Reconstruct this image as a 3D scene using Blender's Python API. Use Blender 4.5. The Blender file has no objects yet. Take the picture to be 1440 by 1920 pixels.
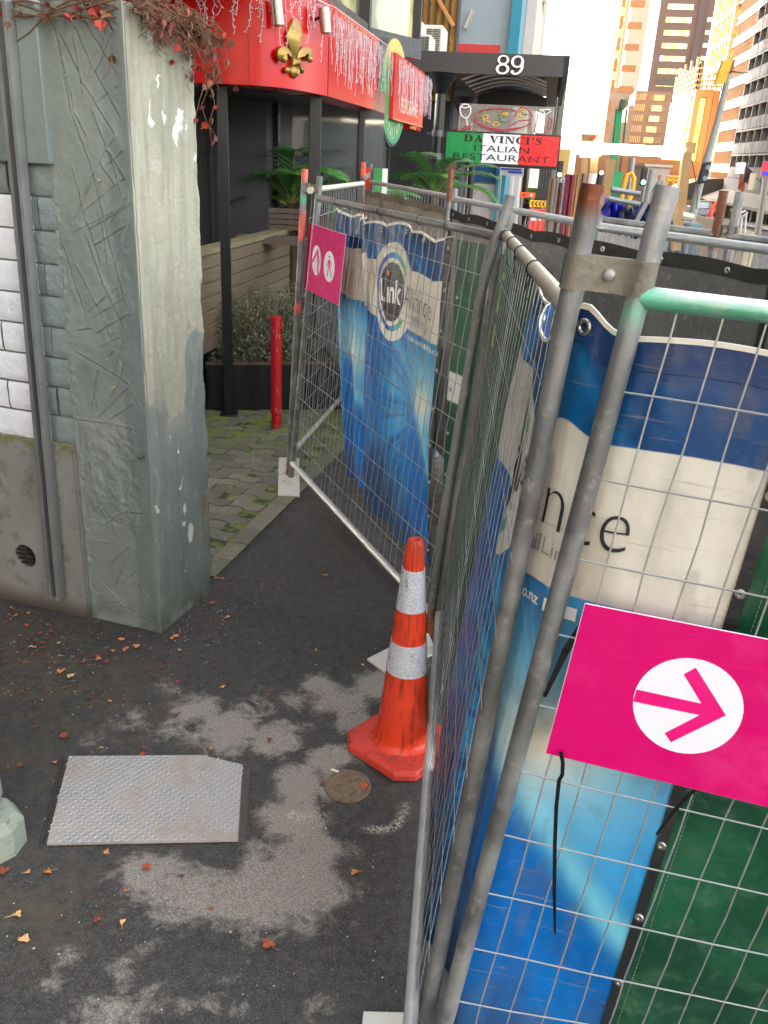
import bpy, bmesh, math, random
import numpy as np
from mathutils import Vector, Matrix
random.seed(7); RNG = np.random.default_rng(7)
SC = bpy.context.scene
COL = SC.collection
R = math.radians
# ------------------------------------------------------------------ camera model (measured from the photo)
F_ = 1600.; P_ = R(22.75); RO = R(3.0); H = 2.2
cp, sp, cr, sr = math.cos(P_), math.sin(P_), math.cos(RO), math.sin(RO)
def ray(u, v):
    dx, dy = u-720, v-960
    r = dx*cr+dy*sr; d = -sr*dx+cr*dy
    return (r, F_*cp-d*sp, -F_*sp-d*cp)
def gp(u, v, z=0.):
    a = ray(u, v); t = (z-H)/a[2]; return (a[0]*t, a[1]*t, z)
def aty(u, v, Y):
    a = ray(u, v); t = Y/a[1]; return (a[0]*t, Y, H+a[2]*t)
def onplane(u, v, p, q):
    a = ray(u, v); nx, ny = -(q[1]-p[1]), (q[0]-p[0])
    t = (nx*p[0]+ny*p[1])/(nx*a[0]+ny*a[1]); return (a[0]*t, a[1]*t, H+a[2]*t)
def proj(x, y, z):
    z -= H; f = y*cp-z*sp; d = -y*sp-z*cp
    r, d = x/f*F_, d/f*F_
    return (720+r*cr-d*sr, 960+r*sr+d*cr)
GS = .027
def gz(y):                       # ground level: flat site, street falling away beyond
    return 0. if y < 12 else (-GS*(y-12) if y < 330 else -GS*318)
def gpf(u, v):                   # point on the falling street
    a = ray(u, v); t = (H-GS*12-0)/(-a[2]-GS*a[1]) if (-a[2]-GS*a[1]) > 0 else 300/a[1]
    return (a[0]*t, a[1]*t, H+a[2]*t)
def lerp(a, b, t): return tuple(a[i]+(b[i]-a[i])*t for i in range(len(a)))
def bil(C, u, v): return lerp(lerp(C[0], C[1], u), lerp(C[2], C[3], u), v)
def add(a, b): return tuple(x+y for x, y in zip(a, b))
def sub(a, b): return tuple(x-y for x, y in zip(a, b))
def mul(a, k): return tuple(x*k for x in a)
def norm(a):
    l = math.sqrt(sum(x*x for x in a)) or 1; return tuple(x/l for x in a)
def cross(a, b): return (a[1]*b[2]-a[2]*b[1], a[2]*b[0]-a[0]*b[2], a[0]*b[1]-a[1]*b[0])
cam = bpy.data.cameras.new('camera'); co = bpy.data.objects.new('camera', cam); COL.objects.link(co)
cam.sensor_fit = 'VERTICAL'; cam.sensor_height = 36; cam.lens = 36*F_/1920; cam.clip_start = .05; cam.clip_end = 4000
Xc = Vector((cr, sr*sp, sr*cp)); Yc = Vector((-sr, cr*sp, cr*cp)); Zc = Vector((0, -cp, sp))
M = Matrix((Xc, Yc, Zc)).transposed().to_4x4(); M.translation = (0, 0, H)
co.matrix_world = M; SC.camera = co
SC.view_settings.view_transform = 'Standard'; SC.view_settings.look = 'None'
# ------------------------------------------------------------------ mesh builder
class MB:
    def __init__(s): s.v = []; s.f = []; s.m = []; s.k = 0
    def put(s, vs, fs):
        o = len(s.v); s.v += [tuple(p) for p in vs]
        for f in fs: s.f.append(tuple(i+o for i in f)); s.m.append(s.k)
        return s
    def obox(s, o, a, b, c):
        o = Vector(o); a, b, c = Vector(a), Vector(b), Vector(c)
        if a.cross(b).dot(c) < 0: a, b = b, a
        p = [o, o+a, o+a+b, o+b]; q = [x+c for x in p]
        return s.put(p+q, [(3, 2, 1, 0), (4, 5, 6, 7), (0, 1, 5, 4), (1, 2, 6, 5), (2, 3, 7, 6), (3, 0, 4, 7)])
    def cbox(s, c, a, b, d):     # centred box with full edge vectors
        c = Vector(c); return s.obox(c-(Vector(a)+Vector(b)+Vector(d))/2, a, b, d)
    def box(s, x0, y0, z0, x1, y1, z1): return s.obox((x0, y0, z0), (x1-x0, 0, 0), (0, y1-y0, 0), (0, 0, z1-z0))
    def tube(s, pts, r, n=8, cap=True, rs=None):
        pts = [Vector(p) for p in pts]; rings = []; up = None
        for i, p in enumerate(pts):
            t = (pts[min(i+1, len(pts)-1)]-pts[max(i-1, 0)]).normalized()
            if up is None:
                up = Vector((0, 0, 1)) if abs(t.z) < .9 else Vector((1, 0, 0))
            x = (up-t*up.dot(t)).normalized(); y = t.cross(x); up = x
            rr = rs[i] if rs else r
            rings.append([p+(x*math.cos(2*math.pi*j/n)+y*math.sin(2*math.pi*j/n))*rr for j in range(n)])
        vs = [q for g in rings for q in g]; fs = []
        for i in range(len(pts)-1):
            for j in range(n):
                fs.append((i*n+j, i*n+(j+1) % n, (i+1)*n+(j+1) % n, (i+1)*n+j))
        if cap:
            fs.append(tuple(range(n-1, -1, -1))); fs.append(tuple((len(pts)-1)*n+j for j in range(n)))
        return s.put(vs, fs)
    def pipe(s, p0, p1, r, w=.004, n=20, seg=1):          # open-ended tube with wall thickness
        p0, p1 = Vector(p0), Vector(p1); t = (p1-p0).normalized()
        up = Vector((0, 0, 1)) if abs(t.z) < .9 else Vector((1, 0, 0))
        x = (up-t*up.dot(t)).normalized(); y = t.cross(x); vs = []
        prof = [(p0, r)]+[(p0+(p1-p0)*(i/seg), r) for i in range(1, seg+1)]+[(p1, r-w), (p1-t*.1, r-w)]
        for c, rr in prof:
            vs += [c+(x*math.cos(2*math.pi*j/n)+y*math.sin(2*math.pi*j/n))*rr for j in range(n)]
        fs = []
        for i in range(len(prof)-1):
            for j in range(n): fs.append((i*n+j, i*n+(j+1) % n, (i+1)*n+(j+1) % n, (i+1)*n+j))
        fs.append(tuple(range(n-1, -1, -1))); fs.append(tuple((len(prof)-1)*n+j for j in range(n)))
        return s.put(vs, fs)
    def lathe(s, prof, c, n=32):
        vs = [(c[0]+r*math.cos(2*math.pi*j/n), c[1]+r*math.sin(2*math.pi*j/n), c[2]+z) for r, z in prof for j in range(n)]
        fs = [(i*n+j, i*n+(j+1) % n, (i+1)*n+(j+1) % n, (i+1)*n+j) for i in range(len(prof)-1) for j in range(n)]
        return s.put(vs, fs)
    def prism(s, poly, d):        # planar polygon (3D points) extruded by d
        n = len(poly); a = [Vector(p) for p in poly]; b = [p+Vector(d) for p in a]
        nn = Vector((0, 0, 0))
        for i in range(n): nn += (a[i]-a[0]).cross(a[(i+1) % n]-a[0])
        if nn.dot(Vector(d)) < 0: a, b = b, a; 
        a2 = list(range(n-1, -1, -1)); b2 = list(range(n, 2*n))
        return s.put(a+b, [tuple(a2), tuple(b2)]+[(i, (i+1) % n, n+(i+1) % n, n+i) for i in range(n)])
    def sphere(s, c, r, n=12, m=8, sc=(1, 1, 1)):
        vs = [(c[0], c[1], c[2]-r*sc[2])]
        for i in range(1, m):
            th = -math.pi/2+math.pi*i/m
            vs += [(c[0]+r*sc[0]*math.cos(th)*math.cos(2*math.pi*j/n), c[1]+r*sc[1]*math.cos(th)*math.sin(2*math.pi*j/n), c[2]+r*sc[2]*math.sin(th)) for j in range(n)]
        vs.append((c[0], c[1], c[2]+r*sc[2])); fs = [(0, 1+(j+1) % n, 1+j) for j in range(n)]
        for i in range(m-2):
            fs += [(1+i*n+j, 1+i*n+(j+1) % n, 1+(i+1)*n+(j+1) % n, 1+(i+1)*n+j) for j in range(n)]
        l = len(vs)-1; fs += [(1+(m-2)*n+j, 1+(m-2)*n+(j+1) % n, l) for j in range(n)]
        return s.put(vs, fs)
    def grid(s, P):               # P: (n, m, 3) array of points
        n, m = P.shape[:2]
        i, j = np.meshgrid(np.arange(n-1), np.arange(m-1), indexing='ij'); b = (i*m+j).ravel()
        return s.put(P.reshape(-1, 3).tolist(), np.stack([b, b+m, b+m+1, b+1], 1).tolist())
WL = {}
def setp(o, label=None, cat=None, group=None, kind=None):
    if label: o['label'] = label
    if cat: o['category'] = cat
    if group: o['group'] = group
    if kind: o['kind'] = kind
    return o
def T(name, label, cat, loc, group=None):
    o = bpy.data.objects.new(name, None); COL.objects.link(o); o.location = loc; o.empty_display_size = .1
    WL[o.name] = Vector(loc); return setp(o, label, cat, group)
def O(name, mb, mat, parent=None, label=None, cat=None, group=None, kind=None, smooth=35, bevel=0, col=None, attrs=None):
    vs = np.array(mb.v, dtype=np.float64)
    if parent is not None: w = WL[parent.name]
    else:
        lo, hi = vs.min(0), vs.max(0); w = Vector(((lo[0]+hi[0])/2, (lo[1]+hi[1])/2, lo[2]))
        if kind == 'structure': w = Vector((0, 0, 0))
    me = bpy.data.meshes.new(name); me.from_pydata((vs-np.array(w)).tolist(), [], mb.f)
    mats = mat if isinstance(mat, (list, tuple)) else [mat]
    for m in mats: me.materials.append(m)
    if len(mats) > 1: me.polygons.foreach_set('material_index', mb.m)
    if smooth:
        me.polygons.foreach_set('use_smooth', [True]*len(me.polygons)); me.set_sharp_from_angle(angle=R(smooth))
    if col is not None:
        c = np.ones((len(vs), 4)); c[:, :3] = np.asarray(col(vs) if callable(col) else col)
        a = me.attributes.new('Col', 'FLOAT_COLOR', 'POINT'); a.data.foreach_set('color', c.astype(np.float32).ravel())
    for k, val in (attrs or {}).items():
        a = me.attributes.new(k, 'FLOAT', 'POINT'); a.data.foreach_set('value', np.asarray(val, np.float32).ravel())
    me.update()
    o = bpy.data.objects.new(name, me); COL.objects.link(o)
    if parent is not None: o.parent = parent; WL[o.name] = w
    else: o.location = w; WL[o.name] = w
    if bevel:
        b = o.modifiers.new('bevel', 'BEVEL'); b.width = bevel; b.segments = 2; b.limit_method = 'ANGLE'; b.angle_limit = R(40)
    return setp(o, label, cat, group, kind)
def copy_tree(o, loc, rz=0, label=None):
    r = o.copy(); COL.objects.link(r); r.location = loc; r.rotation_euler.z = rz
    if label: r['label'] = label
    for ch in o.children:
        c = ch.copy(); COL.objects.link(c); c.parent = r
        for g in ch.children:
            d = g.copy(); COL.objects.link(d); d.parent = c
    return r
# ------------------------------------------------------------------ text
def text_poly(s, size=1., ext=0., off=0., align='LEFT', sx=1., res=3, space=1.):
    c = bpy.data.curves.new('t', 'FONT'); c.body = s; c.size = size; c.extrude = ext; c.offset = off; c.align_x = align
    c.resolution_u = res; c.space_character = space
    o = bpy.data.objects.new('t', c); COL.objects.link(o)
    me = bpy.data.meshes.new_from_object(o.evaluated_get(bpy.context.evaluated_depsgraph_get()))
    bm = bmesh.new(); bm.from_mesh(me); bmesh.ops.triangulate(bm, faces=bm.faces)
    vs = [(v.co.x*sx, v.co.y, v.co.z) for v in bm.verts]; fs = [tuple(v.index for v in f.verts) for f in bm.faces]
    bm.free(); bpy.data.objects.remove(o); bpy.data.meshes.remove(me); bpy.data.curves.remove(c)
    return vs, fs
def put_text(mb, s, fn, **k):     # fn maps (x, y, z) of the text plane into the world
    vs, fs = text_poly(s, **k); mb.put([fn(*p) for p in vs], fs)
def frame_fn(o, ex, ez, en):      # plane with origin o, x axis, up axis, outward normal
    return lambda x, y, z=0: tuple(o[i]+ex[i]*x+ez[i]*y+en[i]*z for i in range(3))
# ------------------------------------------------------------------ colour, noise
def lin(c):
    c = np.asarray(c, float)/255.; return np.where(c <= .04045, c/12.92, ((c+.055)/1.055)**2.4)
def L3(*c): return tuple(float(x) for x in lin(c))
_PERM = RNG.random((64, 64))
def vnoise(x, y, s=1., o=0):
    x = np.asarray(x)*s+o*7.3; y = np.asarray(y)*s+o*3.1
    xi, yi = np.floor(x).astype(int), np.floor(y).astype(int); fx, fy = x-xi, y-yi
    fx, fy = fx*fx*(3-2*fx), fy*fy*(3-2*fy); g = lambda a, b: _PERM[a % 64, b % 64]
    return (g(xi, yi)*(1-fx)+g(xi+1, yi)*fx)*(1-fy)+(g(xi, yi+1)*(1-fx)+g(xi+1, yi+1)*fx)*fy
def fbm(x, y, s=1., n=4, o=0): return sum(vnoise(x, y, s*2**k, o+k)*.5**k for k in range(n))/(2-.5**(n-1))
def sst(a, b, x):
    t = np.clip((x-a)/(b-a), 0, 1); return t*t*(3-2*t)
def mixc(a, b, t): t = np.asarray(t)[..., None]; return np.asarray(a)*(1-t)+np.asarray(b)*t
# ------------------------------------------------------------------ materials
class NT:
    def __init__(s, name):
        s.m = bpy.data.materials.new(name); s.m.use_nodes = True; s.t = s.m.node_tree; s.n = s.t.nodes; s.l = s.t.links
        s.b = s.n['Principled BSDF']; s.pos = s.node('ShaderNodeNewGeometry').outputs['Position']
    def node(s, typ, **k):
        n = s.n.new(typ)
        for a, b in k.items(): setattr(n, a, b)
        return n
    def link(s, a, b):
        s.l.new(a, b)
    def setv(s, sock, v):
        if isinstance(v, bpy.types.NodeSocket): s.l.new(v, sock)
        elif isinstance(v, (tuple, list)) and len(v) == 3 and sock.type == 'RGBA': sock.default_value = (*v, 1)
        else: sock.default_value = v
    def noise(s, sc, det=5, rough=.55, vec=None, dist=0.):
        n = s.node('ShaderNodeTexNoise'); n.inputs['Scale'].default_value = sc; n.inputs['Detail'].default_value = det
        n.inputs['Roughness'].default_value = rough; n.inputs['Distortion'].default_value = dist
        s.l.new(vec or s.pos, n.inputs['Vector']); return n.outputs['Fac']
    def voro(s, sc, feat='F1', out='Distance', vec=None):
        n = s.node('ShaderNodeTexVoronoi', feature=feat); n.inputs['Scale'].default_value = sc
        s.l.new(vec or s.pos, n.inputs['Vector']); return n.outputs[out]
    def scaled(s, v3, vec=None):
        n = s.node('ShaderNodeVectorMath', operation='MULTIPLY'); s.l.new(vec or s.pos, n.inputs[0]); n.inputs[1].default_value = v3
        return n.outputs[0]
    def ramp(s, x, a, b, va=0., vb=1.):
        n = s.node('ShaderNodeMapRange'); n.interpolation_type = 'SMOOTHSTEP'; s.setv(n.inputs['Value'], x)
        for i, q in zip((1, 2, 3, 4), (a, b, va, vb)): n.inputs[i].default_value = q
        return n.outputs[0]
    def math(s, op, a, b=0.):
        n = s.node('ShaderNodeMath', operation=op); s.setv(n.inputs[0], a); s.setv(n.inputs[1], b); return n.outputs[0]
    def mix(s, f, a, b, blend='MIX'):
        n = s.node('ShaderNodeMix', data_type='RGBA', blend_type=blend); s.setv(n.inputs[0], f); s.setv(n.inputs[6], a); s.setv(n.inputs[7], b)
        return n.outputs[2]
    def attr(s, name, out='Color'):
        n = s.node('ShaderNodeAttribute', attribute_name=name); return n.outputs[out]
    def sep(s, vec=None):
        n = s.node('ShaderNodeSeparateXYZ'); s.l.new(vec or s.pos, n.inputs[0]); return n.outputs
    def bump(s, h, st=.3, d=.01, prev=None):
        n = s.node('ShaderNodeBump'); n.inputs['Strength'].default_value = st; n.inputs['Distance'].default_value = d
        s.l.new(h, n.inputs['Height'])
        if prev: s.l.new(prev, n.inputs['Normal'])
        return n.outputs[0]
    def done(s, c=None, r=None, m=None, n=None, **k):
        for nm, v in (('Base Color', c), ('Roughness', r), ('Metallic', m), ('Normal', n)):
            if v is not None: s.setv(s.b.inputs[nm], v)
        for nm, v in k.items(): s.setv(s.b.inputs[nm.replace('_', ' ')], v)
        return s.m
_MC = {}
def mat(name, c, r=.6, m=0., var=.15, sc=5, bump=.12, bsc=60, dirt=None, damt=.5, dsc=3, spec=None, rv=.1):
    if name in _MC: return _MC[name]
    t = NT(name); n1 = t.noise(sc, 6)
    base = t.mix(n1, tuple(x*(1-var) for x in c), tuple(min(1, x*(1+var)) for x in c))
    if dirt: base = t.mix(t.math('MULTIPLY', t.ramp(t.noise(dsc, 8, .65), .5, .68), damt), base, dirt)
    rr = t.ramp(t.noise(sc*3, 4), .3, .7, max(.02, r-rv), min(1, r+rv))
    k = {}
    if spec is not None: k['Specular_IOR_Level'] = spec
    nb = t.bump(t.noise(bsc, 5), bump, .01) if bump else None
    _MC[name] = t.done(base, rr, m, nb, **k); return _MC[name]
def glass(name, c=(.02, .025, .03), r=.04):
    if name in _MC: return _MC[name]
    t = NT(name)
    nb = t.bump(t.noise(1.2, 2), .03, .05)
    _MC[name] = t.done(c, r, 0., nb, Specular_IOR_Level=.8, Coat_Weight=.6); return _MC[name]
def colmat(name, r=.5, m=0., var=.1, sc=9, bump=.1, bsc=50, dirt=None, damt=.4, dsc=4, spec=None):
    t = NT(name); a = t.attr('Col'); n1 = t.noise(sc, 6)
    base = t.mix(1., a, t.mix(n1, (1-var,)*3, (1+var,)*3), 'MULTIPLY')
    if dirt: base = t.mix(t.math('MULTIPLY', t.ramp(t.noise(dsc, 9, .7), .52, .72), damt), base, dirt)
    k = {} if spec is None else {'Specular_IOR_Level': spec}
    return t.done(base, t.ramp(t.noise(sc*2, 4), .3, .7, max(r-.1, .02), r+.1), m, t.bump(t.noise(bsc, 5), bump, .008) if bump else None, **k)
def emit(name, c, s):
    t = NT(name); return t.done(c, .4, Emission_Color=c, Emission_Strength=s)
# ================================================================== materials (foreground)
GALV = colmat('galvanised', .48, .4, .3, 16, .14, 90, dirt=L3(196, 188, 176), damt=.4, dsc=24)
GREY = L3(132, 132, 130); RUST = L3(120, 62, 32); GRN = L3(70, 205, 150); ORG = L3(255, 110, 85); CREAM = L3(205, 200, 188)
WIRE = mat('wire_galvanised', L3(160, 160, 158), .45, .4, .3, 40, 0)
BLK = mat('black_plastic', L3(22, 22, 24), .45, 0, .2, 30, .05)
def galvcol(fn=None):
    def f(v):
        n = fbm(v[:, 0]+v[:, 1], v[:, 2], 7, 4); c = mixc(np.array(GREY)*.6, np.array(GREY)*1.2, sst(.3, .7, n)); c = mixc(c, np.array(GREY)*.45, sst(.6, .75, fbm(v[:, 0]*2+v[:, 1]*2, v[:, 2]*.6, 30, 3, 4))*.6)
        return fn(v, c) if fn else c
    return f
def inv(C, px, py):
    u, v = .5, .5
    for _ in range(40):
        e = 1e-4; q = proj(*bil(C, u, v)); pu = proj(*bil(C, u+e, v)); pv = proj(*bil(C, u, v+e))
        a, b = (pu[0]-q[0])/e, (pv[0]-q[0])/e; c, d = (pu[1]-q[1])/e, (pv[1]-q[1])/e
        det = a*d-b*c; rx, ry = px-q[0], py-q[1]; du, dv = (d*rx-b*ry)/det, (-c*rx+a*ry)/det
        s = min(1, .5/max(abs(du), abs(dv), 1e-9)); u += du*s; v += dv*s
    return u, v
def onp(C, px, py, off=0.):
    u, v = inv(C, px, py); n = norm(cross(sub(C[1], C[0]), sub(C[2], C[0]))); return add(bil(C, u, v), mul(n, off))
# ================================================================== ground
fx = np.arange(-2.6, 1.3, .024); fy = np.arange(1.1, 7.2, .026)
xs = np.concatenate([[-900, -200, -60, -20, -8, -4], fx, [2, 4, 8, 20, 60, 200, 900]])
ys = np.concatenate([[-200, -20, -4, 0], fy, [8, 9, 10, 11, 12, 14, 20, 40, 80, 160, 330, 1500]])
X, Y = np.meshgrid(xs, ys, indexing='ij'); Z = np.where(Y < 12, 0, np.where(Y < 330, -GS*(Y-12), -GS*318))
Z = Z+np.where((Y < 7.2) & (np.abs(X) < 3), (fbm(X, Y, 1.6, 3)-.5)*.006, 0)
DRY = [(540,1650,.2),(430,1640,.2),(350,1660,.14),(270,1640,.09),(590,1580,.13),(560,1470,.15),(520,1390,.13),(430,1370,.15),(370,1330,.1),(640,1320,.13),(720,1285,.13),(600,1290,.1),
       (660,1350,.09),(620,1430,.13),(540,1530,.13),(480,1690,.12),(310,1290,.05),(330,1370,.08),(480,1330,.08),(760,1240,.1),(590,1640,.1),(180,1390,.05),(250,1350,.06),(690,1425,.06),(560,1310,.08),
       (275,1770,.035),(300,1755,.03),(245,1790,.03),(235,1830,.04),(225,1880,.06),(265,1905,.07),(190,1915,.06),(345,1885,.025),(400,1880,.025),(100,1845,.03),(120,1800,.03),(455,1895,.03),(600,1890,.03),(455,1820,.015),(420,1835,.02)]
WET = [(430,1610,.09),(400,1590,.1),(700,1520,.13),(640,1560,.05),(560,1420,.05),(500,1480,.07),(590,1390,.05),(700,1480,.1),(645,1445,.05),(480,1430,.06),(620,1345,.04),(330,1340,.02),(735,1330,.06)]
fld = np.zeros_like(X)
for u, v, r in DRY:
    p = gp(u, v); sm = r < .085; r = r*1.7 if sm else r; fld = np.maximum(fld, (.62 if sm else 1.1)*np.exp(-((X-p[0])**2+(Y-p[1])**2)/(r*r)*.75))
for u, v, r in WET:
    p = gp(u, v); fld -= .55*np.exp(-((X-p[0])**2+(Y-p[1])**2)/(r*r))
mark = np.zeros_like(X)
for line in ([(545,1525),(560,1533),(590,1533),(615,1535)], [(690,1552),(720,1557),(745,1548),(756,1525),(757,1512)], [(625,1403),(640,1404),(660,1405)]):
    for a, b in zip(line, line[1:]):
        for t in np.linspace(0, 1, 10):
            p = gp(a[0]+(b[0]-a[0])*t, a[1]+(b[1]-a[1])*t); mark = np.maximum(mark, np.exp(-((X-p[0])**2+(Y-p[1])**2)/.012**2))
mud = np.zeros_like(X)
for u, v, r in [(60,1230,.3),(150,1290,.35),(20,1300,.3),(250,1330,.2),(40,1420,.2),(60,1700,.2),(380,1400,.15)]:
    p = gp(u, v); mud = np.maximum(mud, np.exp(-((X-p[0])**2+(Y-p[1])**2)/(r*r)))
t = NT('asphalt')
big = t.noise(9, 10, .78, dist=.5); big2 = t.noise(34, 6, .7); f = t.math('ADD', t.attr('dry', 'Fac'), t.math('ADD', t.math('MULTIPLY', t.math('SUBTRACT', big, .5), 2.3), t.math('MULTIPLY', t.math('SUBTRACT', big2, .5), .7)))
dry = t.math('ADD', t.math('MULTIPLY', t.ramp(f, .38, .6), .45), t.math('MULTIPLY', t.ramp(f, .56, .82), .55)); grain = t.noise(420, 3, .7); agg = t.voro(260); ag2 = t.ramp(t.voro(150, out='Color'), .72, .8)
wetc = t.mix(t.noise(2.3, 6), L3(40, 38, 37), L3(66, 62, 59)); wetc = t.mix(t.ramp(t.noise(28, 7, .7), .35, .7), wetc, L3(74, 70, 66)); wetc = t.mix(t.math('MULTIPLY', t.ramp(t.noise(170, 3, .7), .5, .72), .8), wetc, L3(122, 116, 110)); wetc = t.mix(t.math('MULTIPLY', t.ramp(t.noise(210, 2, .6), .36, .28), .7), wetc, L3(30, 28, 28))
wetc = t.mix(t.math('MULTIPLY', t.attr('mud', 'Fac'), t.ramp(t.noise(9, 8, .7), .4, .65)), wetc, L3(88, 78, 62))
dryc = t.mix(t.ramp(t.noise(190, 4, .75), .35, .68), L3(112, 105, 97), L3(172, 162, 150))
c = t.mix(dry, wetc, dryc)
c = t.mix(t.math('MULTIPLY', t.attr('mark', 'Fac'), t.ramp(t.noise(90, 4), .42, .55)), c, L3(190, 184, 165))
c = t.mix(t.ramp(t.noise(160, 2), .74, .77), c, L3(176, 170, 160))
rgh = t.mix(dry, t.ramp(t.noise(11, 6), .35, .65, .42, .7), (.88,)*3)
nb = t.bump(agg, .55, .004, t.bump(t.noise(60, 5), .3, .006))
ASPH = t.done(c, rgh, 0, nb, Specular_IOR_Level=.35)
mb = MB(); mb.grid(np.stack([X, Y, Z], -1))
O('ground', mb, ASPH, kind='structure', attrs={'dry': fld, 'mark': mark, 'mud': mud})
# ------------------------------------------------------------------ block paving beside the bollard
e1 = norm((.237, .971, 0)); e2 = (-e1[1], e1[0], 0); q0 = (-.905, 4.173, 0)   # e1 along the edge, e2 leftwards
W_, L_ = .118, .232; cb = []; mb = MB()
def pv_edge(t): return .016*(max(-1, min(1, 2.4*math.sin(t*2*math.pi))))
def paver(a0, b0, sh):                  # rows run across (along e2), zigzag long sides
    n = 12; lo = [(b0+.003+(L_-.006)*i/n, a0+.003+pv_edge((i/n)+sh)) for i in range(n+1)]; hi = [(b, a+W_-.006) for b, a in lo]
    poly = lo+hi[::-1]; h = .012+random.uniform(-.004, .004); tl = random.uniform(-.02, .02); tl2 = random.uniform(-.02, .02)
    cb_, ca = b0+L_/2, a0+W_/2; vs = []
    for z, k in ((0., 1.), (h-.003, 1.), (h, .955)):
        for b, a in poly:
            bb, aa = cb_+(b-cb_)*k, ca+(a-ca)*(k if k == 1 else .93)
            p = add(q0, add(mul(e1, aa), mul(e2, bb))); vs.append((p[0], p[1], z+(tl*(bb-cb_)+tl2*(aa-ca) if z else 0)))
    m = len(poly); fs = [tuple(range(2*m, 3*m))]
    for k in range(2):
        for i in range(m): fs.append((k*m+i, k*m+(i+1) % m, (k+1)*m+(i+1) % m, (k+1)*m+i))
    mb.put(vs, fs)
for i in range(0, 46):
    for j in range(0, 16):
        b = .13+j*L_+(L_/2 if i % 2 else 0)
        paver(i*W_, b, 0. if i % 2 else .5)
for i in range(0, 26):                 # soldier course along the asphalt
    o = add(q0, mul(e1, i*.222)); h = .013+random.uniform(-.003, .003)
    mb.obox(add(o, add(mul(e2, .004), (0, 0, 0))), mul(e1, .216), mul(e2, .118), (0, 0, h))
t = NT('paver_concrete'); rnd = t.node('ShaderNodeNewGeometry').outputs['Random Per Island']
c = t.mix(rnd, L3(98, 94, 80), L3(130, 124, 106)); c = t.mix(t.ramp(t.noise(120, 4, .7), .4, .7), c, L3(88, 84, 74))
c = t.mix(t.ramp(t.noise(30, 5), .62, .72), c, L3(160, 154, 138))
gy = t.ramp(t.sep()[1], 6.0, 6.9); mossm = t.math('MULTIPLY', gy, t.ramp(t.noise(5, 7, .65), .42, .64))
c = t.mix(mossm, c, L3(116, 128, 52)); c = t.mix(t.math('MULTIPLY', t.ramp(t.noise(9, 7), .52, .68), .45), c, L3(112, 112, 62))
PAV = t.done(c, .85, 0, t.bump(t.noise(170, 4), .4, .004))
O('paving', mb, PAV, kind='structure', smooth=30)
t = NT('moss_joint'); c = t.mix(t.ramp(t.noise(14, 6), .4, .62), L3(56, 52, 40), L3(104, 118, 52)); MOSS = t.done(c, .95, 0, t.bump(t.noise(200, 4), .6, .006))
mb = MB(); o = add(q0, (0, 0, .004)); mb.obox(o, mul(e1, 5.7), mul(e2, 3.6), (0, 0, .0035))
O('paving_bed', mb, MOSS, kind='structure')
# ================================================================== concrete pillar and wall on the left
cF = (-1.051, 3.574, 0.); ex = norm((-.951, .309, 0)); ey = norm((.309, .951, 0)); nF = mul(ey, -1); nS = mul(ex, -1)
cL = add(cF, mul(ex, .9)); cS = add(cF, mul(ey, .5))
def wf(u, v):
    p = onplane(u, v, cF, cL); return ((p[0]-cF[0])*ex[0]+(p[1]-cF[1])*ex[1], p[2])
def ws(u, v):
    p = onplane(u, v, cF, cS); return ((p[0]-cF[0])*ey[0]+(p[1]-cF[1])*ey[1], p[2])
SCR = [[(480,130),(645,405)],[(565,45),(635,180)],[(420,160),(520,390),(665,640)],[(340,200),(470,480),(640,750)],[(350,340),(420,640),(480,760)],[(530,405),(620,190)],[(475,470),(520,300)],[(545,575),(650,490)],[(590,270),(540,390)],
 [(310,170),(400,640),(520,965)],[(520,640),(600,840),(700,1010)],[(555,905),(650,1060)],[(460,1110),(560,910)],[(480,1180),(690,1010)],[(410,1240),(520,1010)],[(430,1300),(740,1140)],[(500,1290),(740,1150)],[(530,1380),(720,1265)],[(595,1290),(700,1120)],
 [(540,1190),(580,1330),(600,1480)],[(410,960),(480,1240),(560,1480)],[(520,960),(600,1330),(700,1700)],[(480,1340),(580,1600),(690,1840)],[(640,1480),(720,1270)],[(430,1500),(530,1700),(620,1900)],[(360,1400),(470,1760)],[(485,1765),(640,1630)],[(525,1785),(690,1685)],[(550,1870),(720,1770)],[(430,1860),(505,1850)],
 [(600,840),(680,1100)],[(630,900),(690,1000)],[(560,900),(640,780)],[(590,940),(690,850)],[(410,230),(460,520)]]
SCR = [[(a/3, b/3) for a, b in s] for s in SCR]
SC7 = [[(430,180),(720,360),(775,490)],[(550,70),(610,25)],[(570,150),(660,105)],[(600,215),(640,180)],[(625,320),(690,125)],[(655,385),(690,250),(665,200)],[(500,500),(545,290)],[(550,550),(720,385)],[(580,510),(640,400)],[(620,560),(740,480)],[(520,400),(555,540)],
 [(430,560),(650,590),(780,630)],[(590,1150),(700,1080),(800,1090)],[(620,1370),(720,1280)],[(640,1500),(700,1370)],[(690,1480),(760,1420)],[(600,1590),(680,1580),(830,1690)],[(540,1460),(680,1600),(750,1640)],[(755,1665),(835,1690)],[(770,1480),(830,1600)],[(540,1250),(650,1260)],[(500,800),(560,1060),(600,1150)]]
SCR += [[(a/3, 600+b/3) for a, b in s] for s in SC7]
PW, PD, PH = .395, .49, 2.67
nx, nz = 112, 740
gx, gzz = np.meshgrid(np.linspace(0, PW, nx), np.linspace(-.03, PH, nz), indexing='ij')
hgt = (fbm(gx, gzz, 8, 3, 2)-.5)*.010+(fbm(gx, gzz, 60, 3, 5)-.5)*.0022
hgt += (sst(.5, .62, fbm(gx, gzz*.8, 5, 3, 9))-.5)*.003
groove = np.zeros_like(gx)
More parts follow.
